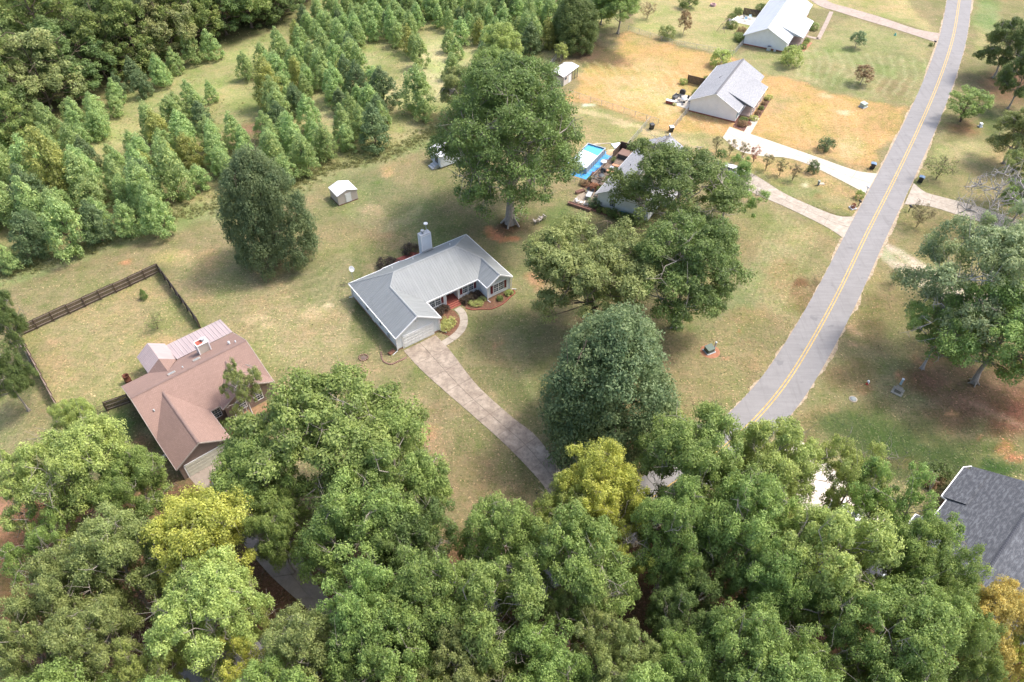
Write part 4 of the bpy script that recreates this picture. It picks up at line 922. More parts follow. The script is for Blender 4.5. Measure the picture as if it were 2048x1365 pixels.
# low understorey shade trees inside the near wood
# young trees planted in rows in the rough field
def inp(P, u, v):
    c = False
    for i in range(len(P)):
        x0, y0 = P[i]; x1, y1 = P[(i + 1) % len(P)]
        if (y0 > v) != (y1 > v) and u < (x1 - x0) * (v - y0) / (y1 - y0 + 1e-12) + x0: c = not c
    return c
def photo(p):
    d = depth(p); return 1024 + FOC * p[0] / d, 682.5 - FOC * (p[1] * sp_ + (p[2] - CAM_H) * cp_) / d
PLANT = [(-60, 560), (30, 545), (110, 528), (200, 505), (330, 480), (330, 440), (400, 415), (430, 380), (610, 372), (660, 340), (780, 300), (860, 255), (900, 200), (960, 130), (1035, 110), (1110, 95), (1200, 60), (1210, -40), (800, -40), (560, 75), (300, 150), (150, 245), (60, 280), (-60, 350)]
CLEAR = [[(270, 205), (560, 60), (600, 75), (470, 175), (330, 250), (250, 330), (200, 330), (215, 270)], [(430, 235), (480, 175), (525, 165), (520, 290), (480, 290), (450, 270)],
         [(-60, 370), (110, 375), (120, 420), (60, 430), (-60, 425)], [(700, 105), (760, 90), (820, 130), (840, 180), (800, 205), (740, 190)], [(825, 75), (880, 60), (900, 170), (850, 220), (790, 220), (795, 190), (850, 150)], [(930, 60), (960, 90), (950, 150), (915, 150)], [(625, 205), (690, 240), (680, 300), (650, 300), (625, 250)], [(780, 210), (820, 200), (810, 320), (775, 330), (770, 260)], [(30, 470), (60, 510), (0, 520), (-20, 480)]]
A_ = math.radians(118); du = (math.cos(A_), math.sin(A_)); dv = (-math.sin(A_), math.cos(A_))
pts = []
for i in range(-60, 60):
    for j in range(-60, 60):
        x = -60 + i * 4.5 * dv[0] + (j * 4.0 + (i % 2) * 1.6) * du[0] + tr.uniform(-.9, .9); y = 150 + i * 4.5 * dv[1] + (j * 4.0 + (i % 2) * 1.6) * du[1] + tr.uniform(-.9, .9)
        if y < 60 or y > 235: continue
        u, v = photo((x, y, 0.))
        if not inp(PLANT, u, v) or any(inp(c, u, v) for c in CLEAR): continue
        if u > 860 and v > 190: continue
        if math.hypot(u - 528, (v - 500)) < 95: continue
        if tr.random() < .06: continue
        pts.append((x, y, u, v))
SPECIAL = {(127, 392): 'yellowing young tree beside the pale bare patch at the left of the planted rows', (560, 200): 'yellow tinged young tree in the middle of the planted rows', (745, 285): 'dark blue green young conifer at the lawn edge of the planted rows', (245, 460): 'broad young tree nearest the lawn left of the tall dark tree', (60, 480): 'broad young tree at the lower left end of the planted rows', (770, 190): 'dark young tree beside the pale gap in the planted rows', (845, 210): 'young tree next to the left side of the largest shade tree', (1040, 20): 'young tree at the top edge near the dense dark tree'}
used = set()
for x, y, u, v in sorted(pts, key=lambda p: p[1])[:298]:
    s = tr.uniform(.60, .98); lab = 'leafy young tree growing in the planted rows of the rough field'; grp = 'young trees in the planted rows'; leaf = L_young
    if tr.random() < .08: leaf = L_youngy
    if tr.random() < .12: leaf = L_blue
    if leaf is L_youngy: lab = 'yellowing young tree standing among greener ones in the planted rows'
    if leaf is L_blue: lab = 'bluish dark young tree standing among lighter ones in the planted rows'
    if leaf is L_young and v > 330: lab = 'leafy green young tree in the planted rows at the lower left, nearest the lawn'
    if leaf is L_young and v < 90: lab = 'leafy green young tree in the planted rows toward the top edge'
    for k, l in SPECIAL.items():
        if k not in used and math.hypot(k[0] - u, k[1] - v) < 26:
            used.add(k); lab = l; leaf = L_youngy if 'yellow' in l else (L_blue if 'dark' in l else L_young); s = 1.25
    if v > 360 and u < 420: s *= 1.2
    plant('young_tree', 'young%d' % tr.randrange(6), (x, y, 0), s, tr.uniform(0, 6.28), leaf, B_brown, lab, 'young tree', grp, sz=s * tr.uniform(1.0, 1.4))
print('young', len(pts))
# dark wood beyond
WOODP = [(-80, 350), (10, 330), (110, 245), (200, 190), (330, 130), (430, 95), (560, 55), (640, -5), (700, -60), (700, -140), (-300, -140), (-300, 350)]
wp = []
for k in range(4000):
    u, v = tr.uniform(-120, 720), tr.uniform(-90, 330)
    if not inp(WOODP, u, v): continue
    p = W(u, v)
    if all((p - q).length > 6.2 for q in wp): wp.append(p)
wood_lab = {(90, 200): 'olive toned tree bulging from the front edge of the dark wood at left', (330, 100): 'yellowish vine covered tree near the middle of the dark wood edge', (250, 110): 'dark tree left of the vine covered tree at the wood edge', (400, 60): 'bright vine draped tree at the right part of the dark wood', (30, 250): 'dark bush like tree at the lower left edge of the dark wood'}
used = set()
for p in wp:
    u, v = photo(p)
    s = tr.uniform(1.0, 1.5); leaf = tr.choice([L_wood, L_wood, L_woodo, L_dark, L_wood]); lab = {L_wood: 'green crowded tree inside the dark wood at the top left', L_woodo: 'olive toned crowded tree inside the dark wood at the top left', L_dark: 'dark green crowded tree inside the dark wood at the top left'}[leaf]
    for k, l in wood_lab.items():
        if k not in used and math.hypot(k[0] - u, k[1] - v) < 34: used.add(k); lab = l; leaf = L_dark if 'dark' in l.split()[0] else (L_woodo if 'olive' in l or 'yellow' in l else L_wood); s = 1.4
    plant('wood_tree', 'wood%d' % tr.randrange(5), (p.x, p.y, 0), s, tr.uniform(0, 6.28), leaf, B_brown, lab, 'tree', 'trees of the dark wood', sz=s * tr.uniform(.85, 1.1))
print('wood', len(wp))
# rough weeds of the field and its edge: uncountable
rng = np.random.default_rng(3)
cen = []; 
for k in range(16000):
    u, v = rng.uniform(-60, 1240), rng.uniform(-30, 600)
    x = inp(FIELD, u, v)
    if not x: continue
    edge = abs((590 - v) - 0) < 0
    p = W(u, v); cen.append((p.x, p.y, .1))
cen = np.array(cen); keep = fbm(cen[:, 0], cen[:, 1], 6, 77) > .42; cen = cen[keep]
rad = rng.uniform(.15, .45, len(cen))
V, tint = leaves(rng, cen, rad, 45000, .24, .8, .2, asp=.3, shell=(.2, 1.))
V[:, 2] = np.abs(V[:, 2])
o = obj_from('field_weeds', mesh_np('field_weeds', V, np.arange(len(V)).reshape(-1, 4), leafmat('dry_weed_leaves', (.20, .19, .09), (.42, .40, .20)), tint)); tag(o, 'rough pale weeds between the planted trees', 'weeds', kind='stuff')
edge = cat([W(-60, 570), W(60, 540), W(250, 476), W(420, 421), W(560, 388), W(640, 348), W(760, 322), W(850, 279), W(905, 262)], 30)
cen = np.array([[p.x + rng.normal() * 1.6, p.y + abs(rng.normal()) * 1.8, .15] for p in edge for _ in range(7)])
V, tint = leaves(rng, cen, rng.uniform(.3, .7, len(cen)), 30000, .26, .8, .2, asp=.4, shell=(.2, 1.))
V[:, 2] = np.abs(V[:, 2])
o = obj_from('edge_weeds', mesh_np('edge_weeds', V, np.arange(len(V)).reshape(-1, 4), leafmat('green_weed_leaves', (.12, .14, .05), (.30, .31, .13)), tint)); tag(o, 'taller weeds along the edge between field and lawn', 'weeds', kind='stuff')
# ------------------------------------------------------------------ building parts
FA = {'f': 0, 'r': 90, 'b': 180, 'l': 270}
trimw = plain('white_trim', (.78, .79, .79), .45, .05)
def window(root, x, y, z, w, h, face='f', cols=3, rows=4, fr=None, pair=False, shut=None):
    a = FA[face] if isinstance(face, str) else face
    m = MB().at(x, y, z, a); t = .09
    m.box(-w / 2 - t, -.06, -t, w / 2 + t, .02, 0); m.box(-w / 2 - t, -.06, h, w / 2 + t, .02, h + t)
    m.box(-w / 2 - t, -.06, 0, -w / 2, .02, h); m.box(w / 2, -.06, 0, w / 2 + t, .02, h)
    m.box(-w / 2, -.045, h / 2 - .03, w / 2, -.01, h / 2 + .03)
    for i in range(1, cols): xx = -w / 2 + w * i / cols; m.box(xx - .014, -.035, 0, xx + .014, -.005, h)
    for i in range(1, rows):
        if i * 2 != rows: zz = h * i / rows; m.box(-w / 2, -.034, zz - .014, w / 2, -.006, zz + .014)
    o = m.build('window', fr or trimw, root)
    p = MB().at(x, y, z, a).box(-w / 2 + .003, -.02, .003, w / 2 - .003, .01, h - .003).build('pane', glass, o)
    if shut:
        for s in (-1, 1):
            if s == -1 and pair == 'R': continue
            if s == 1 and pair == 'L': continue
            q = MB().at(x, y, z, a); cx = s * (w / 2 + t + .22)
            q.box(cx - .2, -.05, -.02, cx - .15, -.002, h + .02).box(cx + .15, -.05, -.02, cx + .2, -.002, h + .02)
            for k in range(12): zz = h * k / 12; q.box(cx - .15, -.04, zz + .01, cx + .15, -.004, zz + h / 12 - .02)
            q.build('shutter', shut, root)
    return o
def clip(P, d, off):
    """intersections of line {p: p.n = off} with polygon, n = perpendicular of d"""
    n = (-d[1], d[0]); hits = []
    for i in range(len(P)):
        a, b = P[i], P[(i + 1) % len(P)]
        sa = a[0] * n[0] + a[1] * n[1] - off; sb = b[0] * n[0] + b[1] * n[1] - off
        if (sa > 0) != (sb > 0):
            t = sa / (sa - sb); hits.append(tuple(a[k] + (b[k] - a[k]) * t for k in range(3)))
    hits.sort(key=lambda q: q[0] * d[0] + q[1] * d[1]); return hits
def ribs(mb, P, d, sp=.3, w=.045, h=.045):
    n = (-d[1], d[0]); os_ = [p[0] * n[0] + p[1] * n[1] for p in P]; k = min(os_) + sp * .5
    while k < max(os_):
        H = clip(P, d, k)
        for a, b in zip(H[::2], H[1::2]):
            A, B = Vector(a), Vector(b)
            if (B - A).length > .3:
                s = Vector((n[0], n[1], 0)) * w / 2; u = Vector((0, 0, h)); e = (B - A).normalized() * .03; A = A + e; B = B - e
                mb.add([A - s, A + s, B + s, B - s, A - s * .6 + u, A + s * .6 + u, B + s * .6 + u, B - s * .6 + u],
                       [(4, 5, 6, 7), (0, 1, 5, 4), (1, 2, 6, 5), (2, 3, 7, 6), (3, 0, 4, 7)])
        k += sp
def ridge(mb, a, b, w=.16, h=.05):
    A, B = Vector(a), Vector(b); d = (B - A).normalized(); s = Vector((-d.y, d.x, 0)).normalized() * w
    u = Vector((0, 0, h)); mb.add([A - s, A + u, A + s, B - s, B + u, B + s], [(0, 1, 4, 3), (1, 2, 5, 4)])
    mb.add([A - s - u, A + s - u, B - s - u, B + s - u], [(0, 1, 3, 2)])
def edge(mb, pts, w=.06, h=.2, up=.03):
    for a, b in zip(pts[:-1], pts[1:]):
        A, B = Vector(a), Vector(b); d = (B - A).normalized(); s = Vector((-d.y, d.x, 0)).normalized() * w; u = Vector((0, 0, up)); l = Vector((0, 0, -h))
        v = [A - s + l, A + s + l, A + s + u, A - s + u, B - s + l, B + s + l, B + s + u, B - s + u]
        mb.add(v, [(0, 3, 2, 1), (4, 5, 6, 7), (0, 1, 5, 4), (1, 2, 6, 5), (2, 3, 7, 6), (3, 0, 4, 7)])
def vent(root, x, y, z, r=.06, h=.35, m=None, name='vent_pipe'):
    MB().lathe([(r, z - .1), (r, z + h), (r * .8, z + h)], 10, x, y).build(name, m or lgrey, root)
def garage_door(root, x0, x1, y, h, mat, face='f', n=4, a=None):
    f = empty('garage_door'); f.parent = root
    for k in range(n):
        m = MB().at(0, 0, 0, 0) if a is None else MB().at(*a)
        z0, z1 = h * k / n + .015, h * (k + 1) / n - .015
        m.box(x0, y - .05, z0, x1, y + .02, z1)
        c = 8
        for i in range(c):
            xa = x0 + (x1 - x0) * (i + .12) / c; xb = x0 + (x1 - x0) * (i + .88) / c; m.box(xa, y - .07, z0 + .1, xb, y - .048, z1 - .1)
        m.build('door_panel', mat, f)
    return f
def railing(mb, a, b, h=1.0, sp=.14, z=0, post=.05):
    A, B = Vector((a[0], a[1], z)), Vector((b[0], b[1], z)); L = (B - A).length; d = (B - A).normalized(); n = max(1, int(L / sp))
    mb.tube(A + Vector((0, 0, h)), B + Vector((0, 0, h)), post * .7, n=4); mb.tube(A + Vector((0, 0, .12)), B + Vector((0, 0, .12)), .03, n=4)
    for i in range(n + 1):
        p = A.lerp(B, i / n); mb.tube(p, p + Vector((0, 0, h)), .018 if 0 < i < n else post, n=4)

# ------------------------------------------------------------------ grey roofed house in the middle
sid_blue = siding('pale_grey_blue_siding', (.74, .79, .82)); roof_grey = metal_roof('grey_metal_roof', (.245, .262, .265), .62); rib_grey = metal_roof('grey_metal_rib', (.28, .298, .30), .6)
brickr = plain('red_brick', (.36, .105, .075), .85, .3, 2, fine=8); found = plain('stained_foundation', (.40, .26, .17), .9, .25)
mulch = plain('brown_mulch', (.215, .105, .062), 1, .35, 2.5, fine=18, bmp=.6); doorw = plain('garage_door_white', (.80, .81, .79), .5, .05)
A1 = math.radians(35.5)
hs = empty('house', (-16.12, 71.6, 0), A1, 'pale blue grey house with grey ribbed metal roof and dark red shutters in the centre', 'house')
E0, S = 2.8, .62
def rz_(x, y, dx, base): return base
P1, P2, Q1, Q2 = (5.225, 9.225, E0 + S * 5.225), (15.775, 9.225, E0 + S * 5.225), (3.7, 7.7, E0 + S * 3.7), (18.65, 6.35, E0 + S * 2.35)
B_, C_, D_, E_, F_, G_, H_, A_0 = (0, 0, E0), (7.4, 0, E0), (7.4, 4.0, E0), (16.3, 4.0, E0), (16.3, 1.5, E0), (21, 1.5, E0), (21, 14.45, E0), (0, 14.45, E0)
AG, AR = (3.7, 0, E0 + S * 3.7), (18.65, 1.5, E0 + S * 2.35)
PL = [([B_, AG, Q1, P1, A_0], (1, 0)), ([AG, C_, D_, Q1], (1, 0)), ([D_, E_, Q2, P2, P1, Q1], (0, 1)), ([E_, F_, AR, Q2], (1, 0)), ([AR, G_, H_, P2, Q2], (1, 0)), ([A_0, P1, P2, H_], (0, 1)),
      ([(5.5, 14.45, E0), (6.1, 15.1, E0 - .40), (9.0, 15.1, E0 - .40), (9.6, 14.45, E0)], (0, 1))]
m = MB(); rb = MB()
for P, d in PL: m.slab(P, .12); ribs(rb, [(p[0], p[1], p[2] + .002) for p in P], d, .40, .07, .04)
roof = m.build('roof', roof_grey, hs)
tag(rb.build('roof_ribs', rib_grey, roof), kind='stuff')
m = MB()
for a, b in ((P1, P2), (P1, A_0), (P1, Q1), (Q1, AG), (P2, H_), (P2, Q2), (Q2, AR)): ridge(m, a, b, .13, .05)
m.build('ridge_cap', rib_grey, roof)
m = MB(); edge(m, [B_, AG, C_, D_, E_, F_, AR, G_, H_, (9.6, 14.45, E0), (9.0, 15.1, E0 - .4), (6.1, 15.1, E0 - .4), (5.5, 14.45, E0), A_0, B_]); m.build('fascia_board', trimw, hs)
m = MB()
foot = [(.3, .35), (7.05, .35), (7.05, 4.4), (10.8, 4.4), (10.8, 6.0), (13.0, 6.0), (13.0, 4.4), (16.6, 4.4), (16.6, 1.85), (20.7, 1.85), (20.7, 14.15), (9.3, 14.15), (8.9, 14.8), (6.2, 14.8), (5.8, 14.15), (.3, 14.15)]
m.prism(foot, .35, 2.62)
m.gable(.3, 7.05, .36, .15, 2.5, 2.75, 3.7, E0 + S * 3.7 - .22)
m.gable(16.6, 20.7, 1.86, .15, 2.5, 2.75, 18.65, E0 + S * 2.35 - .22)
m.build('wall', sid_blue, hs)
MB().prism([(a + (.02 if a > 8 else -.02), b) for a, b in foot], 0, .352).build('foundation', found, hs)
for x, y in ((.3, .35), (7.05, .35), (20.7, 1.85), (16.6, 1.85), (.3, 14.15), (20.7, 14.15), (10.8, 4.4), (13.0, 4.4), (7.05, 4.4)): MB().box(x - .08, y - .07, .3, x + .08, y + .07, 2.64).build('corner_board', trimw, hs)
garage_door(hs, 1.25, 6.1, .33, 2.15, doorw)
m = MB(); m.box(1.1, .29, 0, 1.24, .4, 2.3).box(6.11, .29, 0, 6.25, .4, 2.3).box(1.1, .29, 2.16, 6.25, .4, 2.3); m.build('door_trim', trimw, hs)
for x, pr_ in ((8.55, 'L'), (9.75, 'R')): pass
for cx, y in ((8.95, 4.4), (14.75, 4.4), (18.6, 1.85)):
    window(hs, cx - .5, y, .95, .86, 1.5, 'f', 3, 4, shut=redp, pair='L'); window(hs, cx + .5, y, .95, .86, 1.5, 'f', 3, 4, shut=redp, pair='R')
# fix shutters: left one left of the pair, right one right of the pair
MB().at(0, 0, 0).box(11.45, 5.93, .4, 12.4, 6.0, 2.45).build('front_door', plain('dark_door', (.07, .02, .02), .5), hs)
MB().box(10.85, 4.35, .0, 12.95, 5.98, .38).build('porch_floor', brickr, hs)
for k in range(3): MB().box(10.95, 4.33 - .34 * (k + 1), 0, 12.85, 4.33 - .34 * k - .01, .36 - .11 * (k + 1) + .02).build('porch_step', brickr, hs)
MB().box(11.05, 5.0, 2.3, 12.75, 5.9, 2.34).build('porch_light', trimw, hs)
m = MB().box(12.75, 14.2, 0, 14.45, 15.1, 6.1); o = m.build('chimney', siding('chimney_siding', (.62, .67, .70), .2, vertical=True), hs)
m = MB()
for x, y in ((12.75, 14.2), (14.45, 14.2), (12.75, 15.1), (14.45, 15.1)): m.box(x - .06, y - .06, 0, x + .06, y + .06, 6.0)
m.box(12.7, 14.13, 5.9, 14.5, 14.2, 6.1); m.build('corner_trim', trimw, o)
MB().box(12.68, 14.12, 6.1, 14.52, 15.17, 6.18).build('chimney_cap', lgrey, o)
MB().lathe([(.16, 6.18), (.16, 6.55), (.3, 6.56), (.3, 6.72), (.22, 6.78)], 14, 13.35, 14.7).build('flue', lgrey, o)
m = MB().slab([(12.6, 13.6, 3.42), (13.6, 13.3, 3.7), (14.6, 13.6, 3.42), (14.6, 14.2, 3.2), (12.6, 14.2, 3.2)], .1); m.build('chimney_cricket', roof_grey, roof)
MB().lathe([(.28, 2.92), (.28, 3.02)], 16).at(0, 0, 0)
m = MB().at(3.7, .33, 4.05, 0, 90); m.lathe([(.26, 0), (.26, .05), (.2, .07)], 16); m.build('gable_vent', trimw, hs)
for x, y in ((6.4, 12.2), (10.1, 12.4), (16.2, 11.5)): vent(hs, x, y, E0 + S * (14.45 - y), .05, .3, trimw)
m = MB()
for x, y, dx, dy in ((.12, .2, -.9, -.2), (7.2, .2, .6, -.7), (16.45, 1.65, .2, -.5), (20.9, 1.7, .7, -.3), (.15, 14.2, -.4, .4)):
    m.tube((x, y, .2), (x, y, 2.6), .05, n=6); m.tube((x, y, .22), (x + dx, y + dy, .06), .05, n=6)
m.build('downspout', trimw, hs)
for k, y in enumerate((5.2, 9.3)): window(hs, .3, y, 1.2, .7, .9, 'l', 1, 2)
MB().box(.12, 2.6, .7, .3, 3.0, 1.5).build('meter_box', lgrey, hs)
MB().box(.22, 7.1, .3, .3, 8.0, 2.35).build('side_door', doorw, hs)
def loc_obj(o, root_loc, a):    # top-level object placed in a house frame
    o.location = root_loc; o.rotation_euler = (0, 0, a); return o
H1 = ((-16.12, 71.6, 0), A1)
def inh(H, x, y, z=0):
    c, s = math.cos(H[1]), math.sin(H[1]); return (H[0][0] + x * c - y * s, H[0][1] + x * s + y * c, z)
# brick patio behind, mulch beds, brick edging
m = MB(); m.prism([(9.4, 14.2), (9.4, 18.6), (13.2, 18.6), (14.6, 17.2), (14.6, 14.2)], 0, .1)
o = loc_obj(m.build('patio', brickr), *H1); tag(o, kind='structure')
pb = MB()
for i in range(13):
    for j in range(11):
        x = 9.45 + i * .4 + (.2 if j % 2 else 0); y = 14.3 + j * .4
        if x > 14.2 or (x > 12.9 and y > 17.4): continue
        pb.box(x, y, .09, x + .37, y + .37, .105 + .012 * ((i * 7 + j * 3) % 3))
q = pb.build('paver_tops', brickr, o); tag(q, kind='stuff')
o = loc_obj(MB().prism([(7.1, 4.35), (10.9, 4.35), (10.9, 3.3), (11.2, 2.6), (10.9, .5), (9.6, -1.6), (8.2, -2.2), (7.1, -.2)], 0, .045).build('mulch_bed', mulch), *H1); tag(o, kind='structure')
o = loc_obj(MB().prism([(12.9, 4.35), (16.6, 4.35), (16.6, 1.8), (20.9, 1.8), (20.9, .7), (18.6, -.1), (16.3, -.2), (14.2, 1.0), (13.0, 2.2)], 0, .045).build('mulch_bed', mulch), *H1); tag(o, kind='structure')
eb = empty('brick_edging', *[H1[0]]); eb.rotation_euler = (0, 0, A1); tag(eb, 'thin brick edging curving around the mulch bed right of the porch steps', 'edging')
ep = cat([Vector(p + (0,)) for p in [(12.95, 2.25), (13.5, 1.4), (14.6, .75), (15.8, -.1), (17.2, -.25), (18.4, -.1), (19.6, .4), (20.9, .75), (21.1, 1.6)]], 6)
sh_me = None
for a, b in zip(ep[::2], ep[2::2]):
    mm = (a + b) / 2; o = MB().box(-.2, -.07, 0, .2, .07, .12).build('brick', brickr, eb, mm) if sh_me is None else obj_from('brick', sh_me, eb, mm)
    sh_me = o.data; o.rotation_euler = (0, 0, math.atan2((b - a).y, (b - a).x))
def bush(x, y, s, sz, var, leaf, label, name='bush', cat='bush', group=None, H=None, rz=0., sy=None):
    p = inh(H, x, y) if H else (x, y, 0)
    e = plant(name, var, (p[0], p[1], 0), s, rz, leaf, B_brown, label, cat, group, sz=sz)
    if sy: e.scale = (s, sy, sz)
    return e
bush(8.6, 3.5, .95, .75, 'bush0', L_maroon, 'dark reddish shrub under the window left of the porch', H=H1); bush(9.9, 3.7, .8, .7, 'bush1', L_maroon, 'smaller dark shrub close to the left side of the porch steps', H=H1)
bush(9.1, .9, 1.05, .6, 'bush2', L_lemon, 'rounded pale yellow green bush left of the curved walkway', H=H1); bush(8.0, .2, .8, .55, 'bush0', L_lemon, 'pale yellow bush against the garage corner', H=H1)
bush(13.9, 3.4, .85, .7, 'bush1', L_maroon, 'dark shrub right beside the porch steps', H=H1); bush(15.4, 3.6, .9, .7, 'bush2', L_maroon, 'dark shrub in the inner corner right of the porch', H=H1)
bush(14.6, 2.0, 1.0, .5, 'bush0', L_lemon, 'pale yellow green hedge bush right of the porch steps', H=H1, sy=.65); bush(15.8, 2.3, .6, .45, 'bush1', L_lemon, 'little pale bush at the right end of the pale hedge bush', H=H1)
bush(18.2, .9, .5, .5, 'bush2', L_shrub, 'small green bush under the right wing window', H=H1); bush(20.0, 1.1, .6, .5, 'bush1', L_lime, 'small bright bush at the right corner of the house', H=H1)
bush(8.1, 17.4, 1.55, 1.2, 'bush0', L_maroon, 'large dark maroon bush at the left end of the brick patio', H=H1); bush(12.9, 18.9, 1.25, 1.1, 'bush1', L_maroon, 'dark maroon bush behind the patio beside the chimney', H=H1)
# satellite dishes
def dish(loc, label, h=3.2, r=.4, az=200, flat=False):
    e = empty('satellite_dish', loc, 0, label, 'satellite dish')
    MB().tube((0, 0, 0), (0, 0, h), .035, n=6).build('pole', lgrey, e)
    if flat:
        MB().at(0, 0, h).lathe([(.05, 0), (r, .02), (r, .1), (r * .7, .14)], 18).build('dish', trimw, e)
    else:
        MB().at(0, 0, h, az, 55).lathe([(.04, .0), (r * .5, .04), (r * .85, .12), (r, .2), (r * .98, .22), (r * .8, .15), (.05, .04)], 18).build('dish', lgrey, e)
        MB().at(0, 0, h, az, 55).tube((0, -.3, .05), (0, -.1, .75), .02).box(-.05, -.16, .7, .05, -.02, .85).build('feed_arm', lgrey, e)
p = W(707, 565); dish((p.x, p.y, 0), 'grey satellite dish on a pole at the back left corner of the grey roofed house', 2.6, .5, 60)
p = inh(H1, 14.1, 14.8); dish((p[0], p[1], 6.18), 'white round antenna on a mast on top of the siding chimney', 1.4, .34, flat=True)

# ------------------------------------------------------------------ brown house on the left
sh_brown = shingle('brown_shingles', (.285, .188, .155), (.245, .16, .13), (.20, .126, .102), .3, .16, .45)
brick_d = siding('tan_brown_siding', (.24, .18, .155)); roof_pink = metal_roof('mauve_metal_roof', (.40, .325, .32), .5); rib_pink = metal_roof('mauve_metal_rib', (.47, .39, .385), .5)
A4 = math.radians(41)
H4 = ((-39.39, 49.84, 0), A4)
h4 = empty('house', H4[0], A4, 'brown shingle roofed house with a mauve metal porch roof beside the picket fenced yard', 'house')
e = 2.8; s = .47; rzz = e + s * 5.75
rL, rR = (0, 11.55, rzz), (15.4, 11.55, rzz)
gz0 = e + .64 * 3.45; gy = 5.8 + (gz0 - e) / s
gz2 = e + .6 * 3.55; gy2 = 5.8 + (gz2 - e) / s
zb_ = lambda y: e + s * (17.3 - y)
m = MB()
m.slab([(0, 5.8, e), (3.45, gy, gz0), (6.9, 5.8, e), (8.2, 5.8, e), (11.75, gy2, gz2), (15.4, 5.8, e), rR, rL], .14)
m.slab([rL, rR, (15.4, 16.9, zb_(16.9)), (7.4, 16.9, zb_(16.9)), (5.45, 14.4, zb_(14.4)), (3.5, 17.3, e), (0, 17.3, e)], .14)
m.slab([(0, 0, e), (3.45, 0, gz0), (3.45, gy, gz0), (0, 5.8, e)], .14); m.slab([(3.45, 0, gz0), (6.9, 0, e), (6.9, 5.8, e), (3.45, gy, gz0)], .14)
m.slab([(8.2, 5.0, e), (11.75, 5.0, gz2), (11.75, gy2, gz2), (8.2, 5.8, e)], .14); m.slab([(11.75, 5.0, gz2), (15.4, 5.0, e), (15.4, 5.8, e), (11.75, gy2, gz2)], .14)
m.slab([(3.5, 17.3, e - .05), (5.45, 17.3, 4.16), (5.45, 14.4, 4.18), (3.6, 17.2, e)], .1); m.slab([(7.4, 17.3, e), (5.45, 17.3, 4.16), (5.45, 14.4, 4.18), (7.35, 17.2, e)], .1)
r4 = m.build('roof', sh_brown, h4)
m = MB(); ridge(m, rL, rR, .15, .05); ridge(m, (3.45, 0, gz0), (3.45, gy, gz0), .15, .05); ridge(m, (11.75, 5, gz2), (11.75, gy2, gz2), .15, .05); m.build('ridge_cap', plain('dark_brown_cap', (.22, .15, .13), .9), r4)
mp = [([(3.5, 17.31, e), (3.5, 21.2, e), (5.45, 21.2, 4.2), (5.45, 17.31, 4.2)], (1, 0)), ([(5.45, 17.31, 4.2), (5.45, 21.2, 4.2), (7.4, 21.2, e), (7.4, 17.31, e)], (1, 0)), ([(7.42, 16.95, 3.06), (15.4, 16.95, 3.06), (15.4, 21.2, 2.45), (7.42, 21.2, 2.45)], (0, 1))]
m = MB(); rb = MB()
for P, d in mp: m.slab(P, .08); ribs(rb, [(a, b, c + .002) for a, b, c in P], d, .55 if d == (0, 1) else .3, .1, .05)
o = m.build('porch_roof', roof_pink, h4); tag(rb.build('roof_ribs', rib_pink, o), kind='stuff')
m = MB().prism([(.35, .4), (6.55, .4), (6.55, 6.1), (8.5, 6.1), (8.5, 5.4), (15.05, 5.4), (15.05, 16.8), (7.2, 16.8), (7.2, 20.9), (3.8, 20.9), (3.8, 17.0), (.35, 17.0)], 0, 2.62)
m.gable(.35, 6.55, .42, .15, 2.4, 2.72, 3.45, gz0 - .18); m.gable(8.5, 15.05, 5.42, .15, 2.4, 2.72, 11.75, gz2 - .18)
m.build('wall', brick_d, h4)
m = MB()
for sx_ in (.42,): 
    m.add([(.4, 5.9, 2.7), (.4, 17.2, 2.7), (.4, 11.55, rzz - .16), (.55, 5.9, 2.7), (.55, 17.2, 2.7), (.55, 11.55, rzz - .16)], [(0, 2, 1), (3, 4, 5), (0, 3, 5, 2), (1, 2, 5, 4)])
    m.add([(15.0, 5.9, 2.7), (15.0, 17.2, 2.7), (15.0, 11.55, rzz - .16), (14.85, 5.9, 2.7), (14.85, 17.2, 2.7), (14.85, 11.55, rzz - .16)], [(0, 1, 2), (3, 5, 4), (0, 2, 5, 3), (1, 4, 5, 2)])
m.build('gable_wall', brick_d, h4)
m = MB(); edge(m, [(0, 17.3, e), rL, (0, 5.8, e), (0, 0, e), (3.45, 0, gz0), (6.9, 0, e), (6.9, 5.8, e), (8.2, 5.8, e), (8.2, 5, e), (11.75, 5, gz2), (15.4, 5, e), (15.4, 5.8, e), rR, (15.4, 16.9, zb_(16.9))], .05, .2, .0); m.build('fascia_board', plain('tan_trim', (.42, .36, .32), .6), h4)
garage_door(h4, 1.0, 5.9, .38, 2.2, plain('cream_door', (.62, .60, .50), .5, .05))
m = MB(); m.box(.86, .33, 0, .99, .45, 2.33).box(5.91, .33, 0, 6.05, .45, 2.33).box(.86, .33, 2.21, 6.05, .45, 2.33); m.build('door_trim', trimw, h4)
window(h4, 7.55, 6.1, .9, 1.0, 1.4, 'f'); window(h4, 10.6, 5.4, .8, 1.1, 1.6, 'f'); window(h4, 12.9, 5.4, .8, 1.1, 1.6, 'f')
for k in range(5): MB().tube((9.2 + k * .5, 4.2, 0), (9.2 + k * .5, 4.2, 2.5), .06, n=6).build('porch_post', trimw, h4)
MB().at(10.7, 15.0, 0).box(-.75, -.5, 3, .75, .5, 5.6).build('chimney', siding('cream_chimney', (.50, .46, .40)), h4)
MB().at(10.7, 15.0, 0).box(-.82, -.57, 5.6, .82, .57, 5.68).build('chimney_cap', trimw, h4); MB().at(10.7, 15.0, 0).box(-.7, -.42, 5.683, .12, .42, 5.72).build('flue_tile', plain('orange_red_cap', (.40, .10, .06), .6), h4)
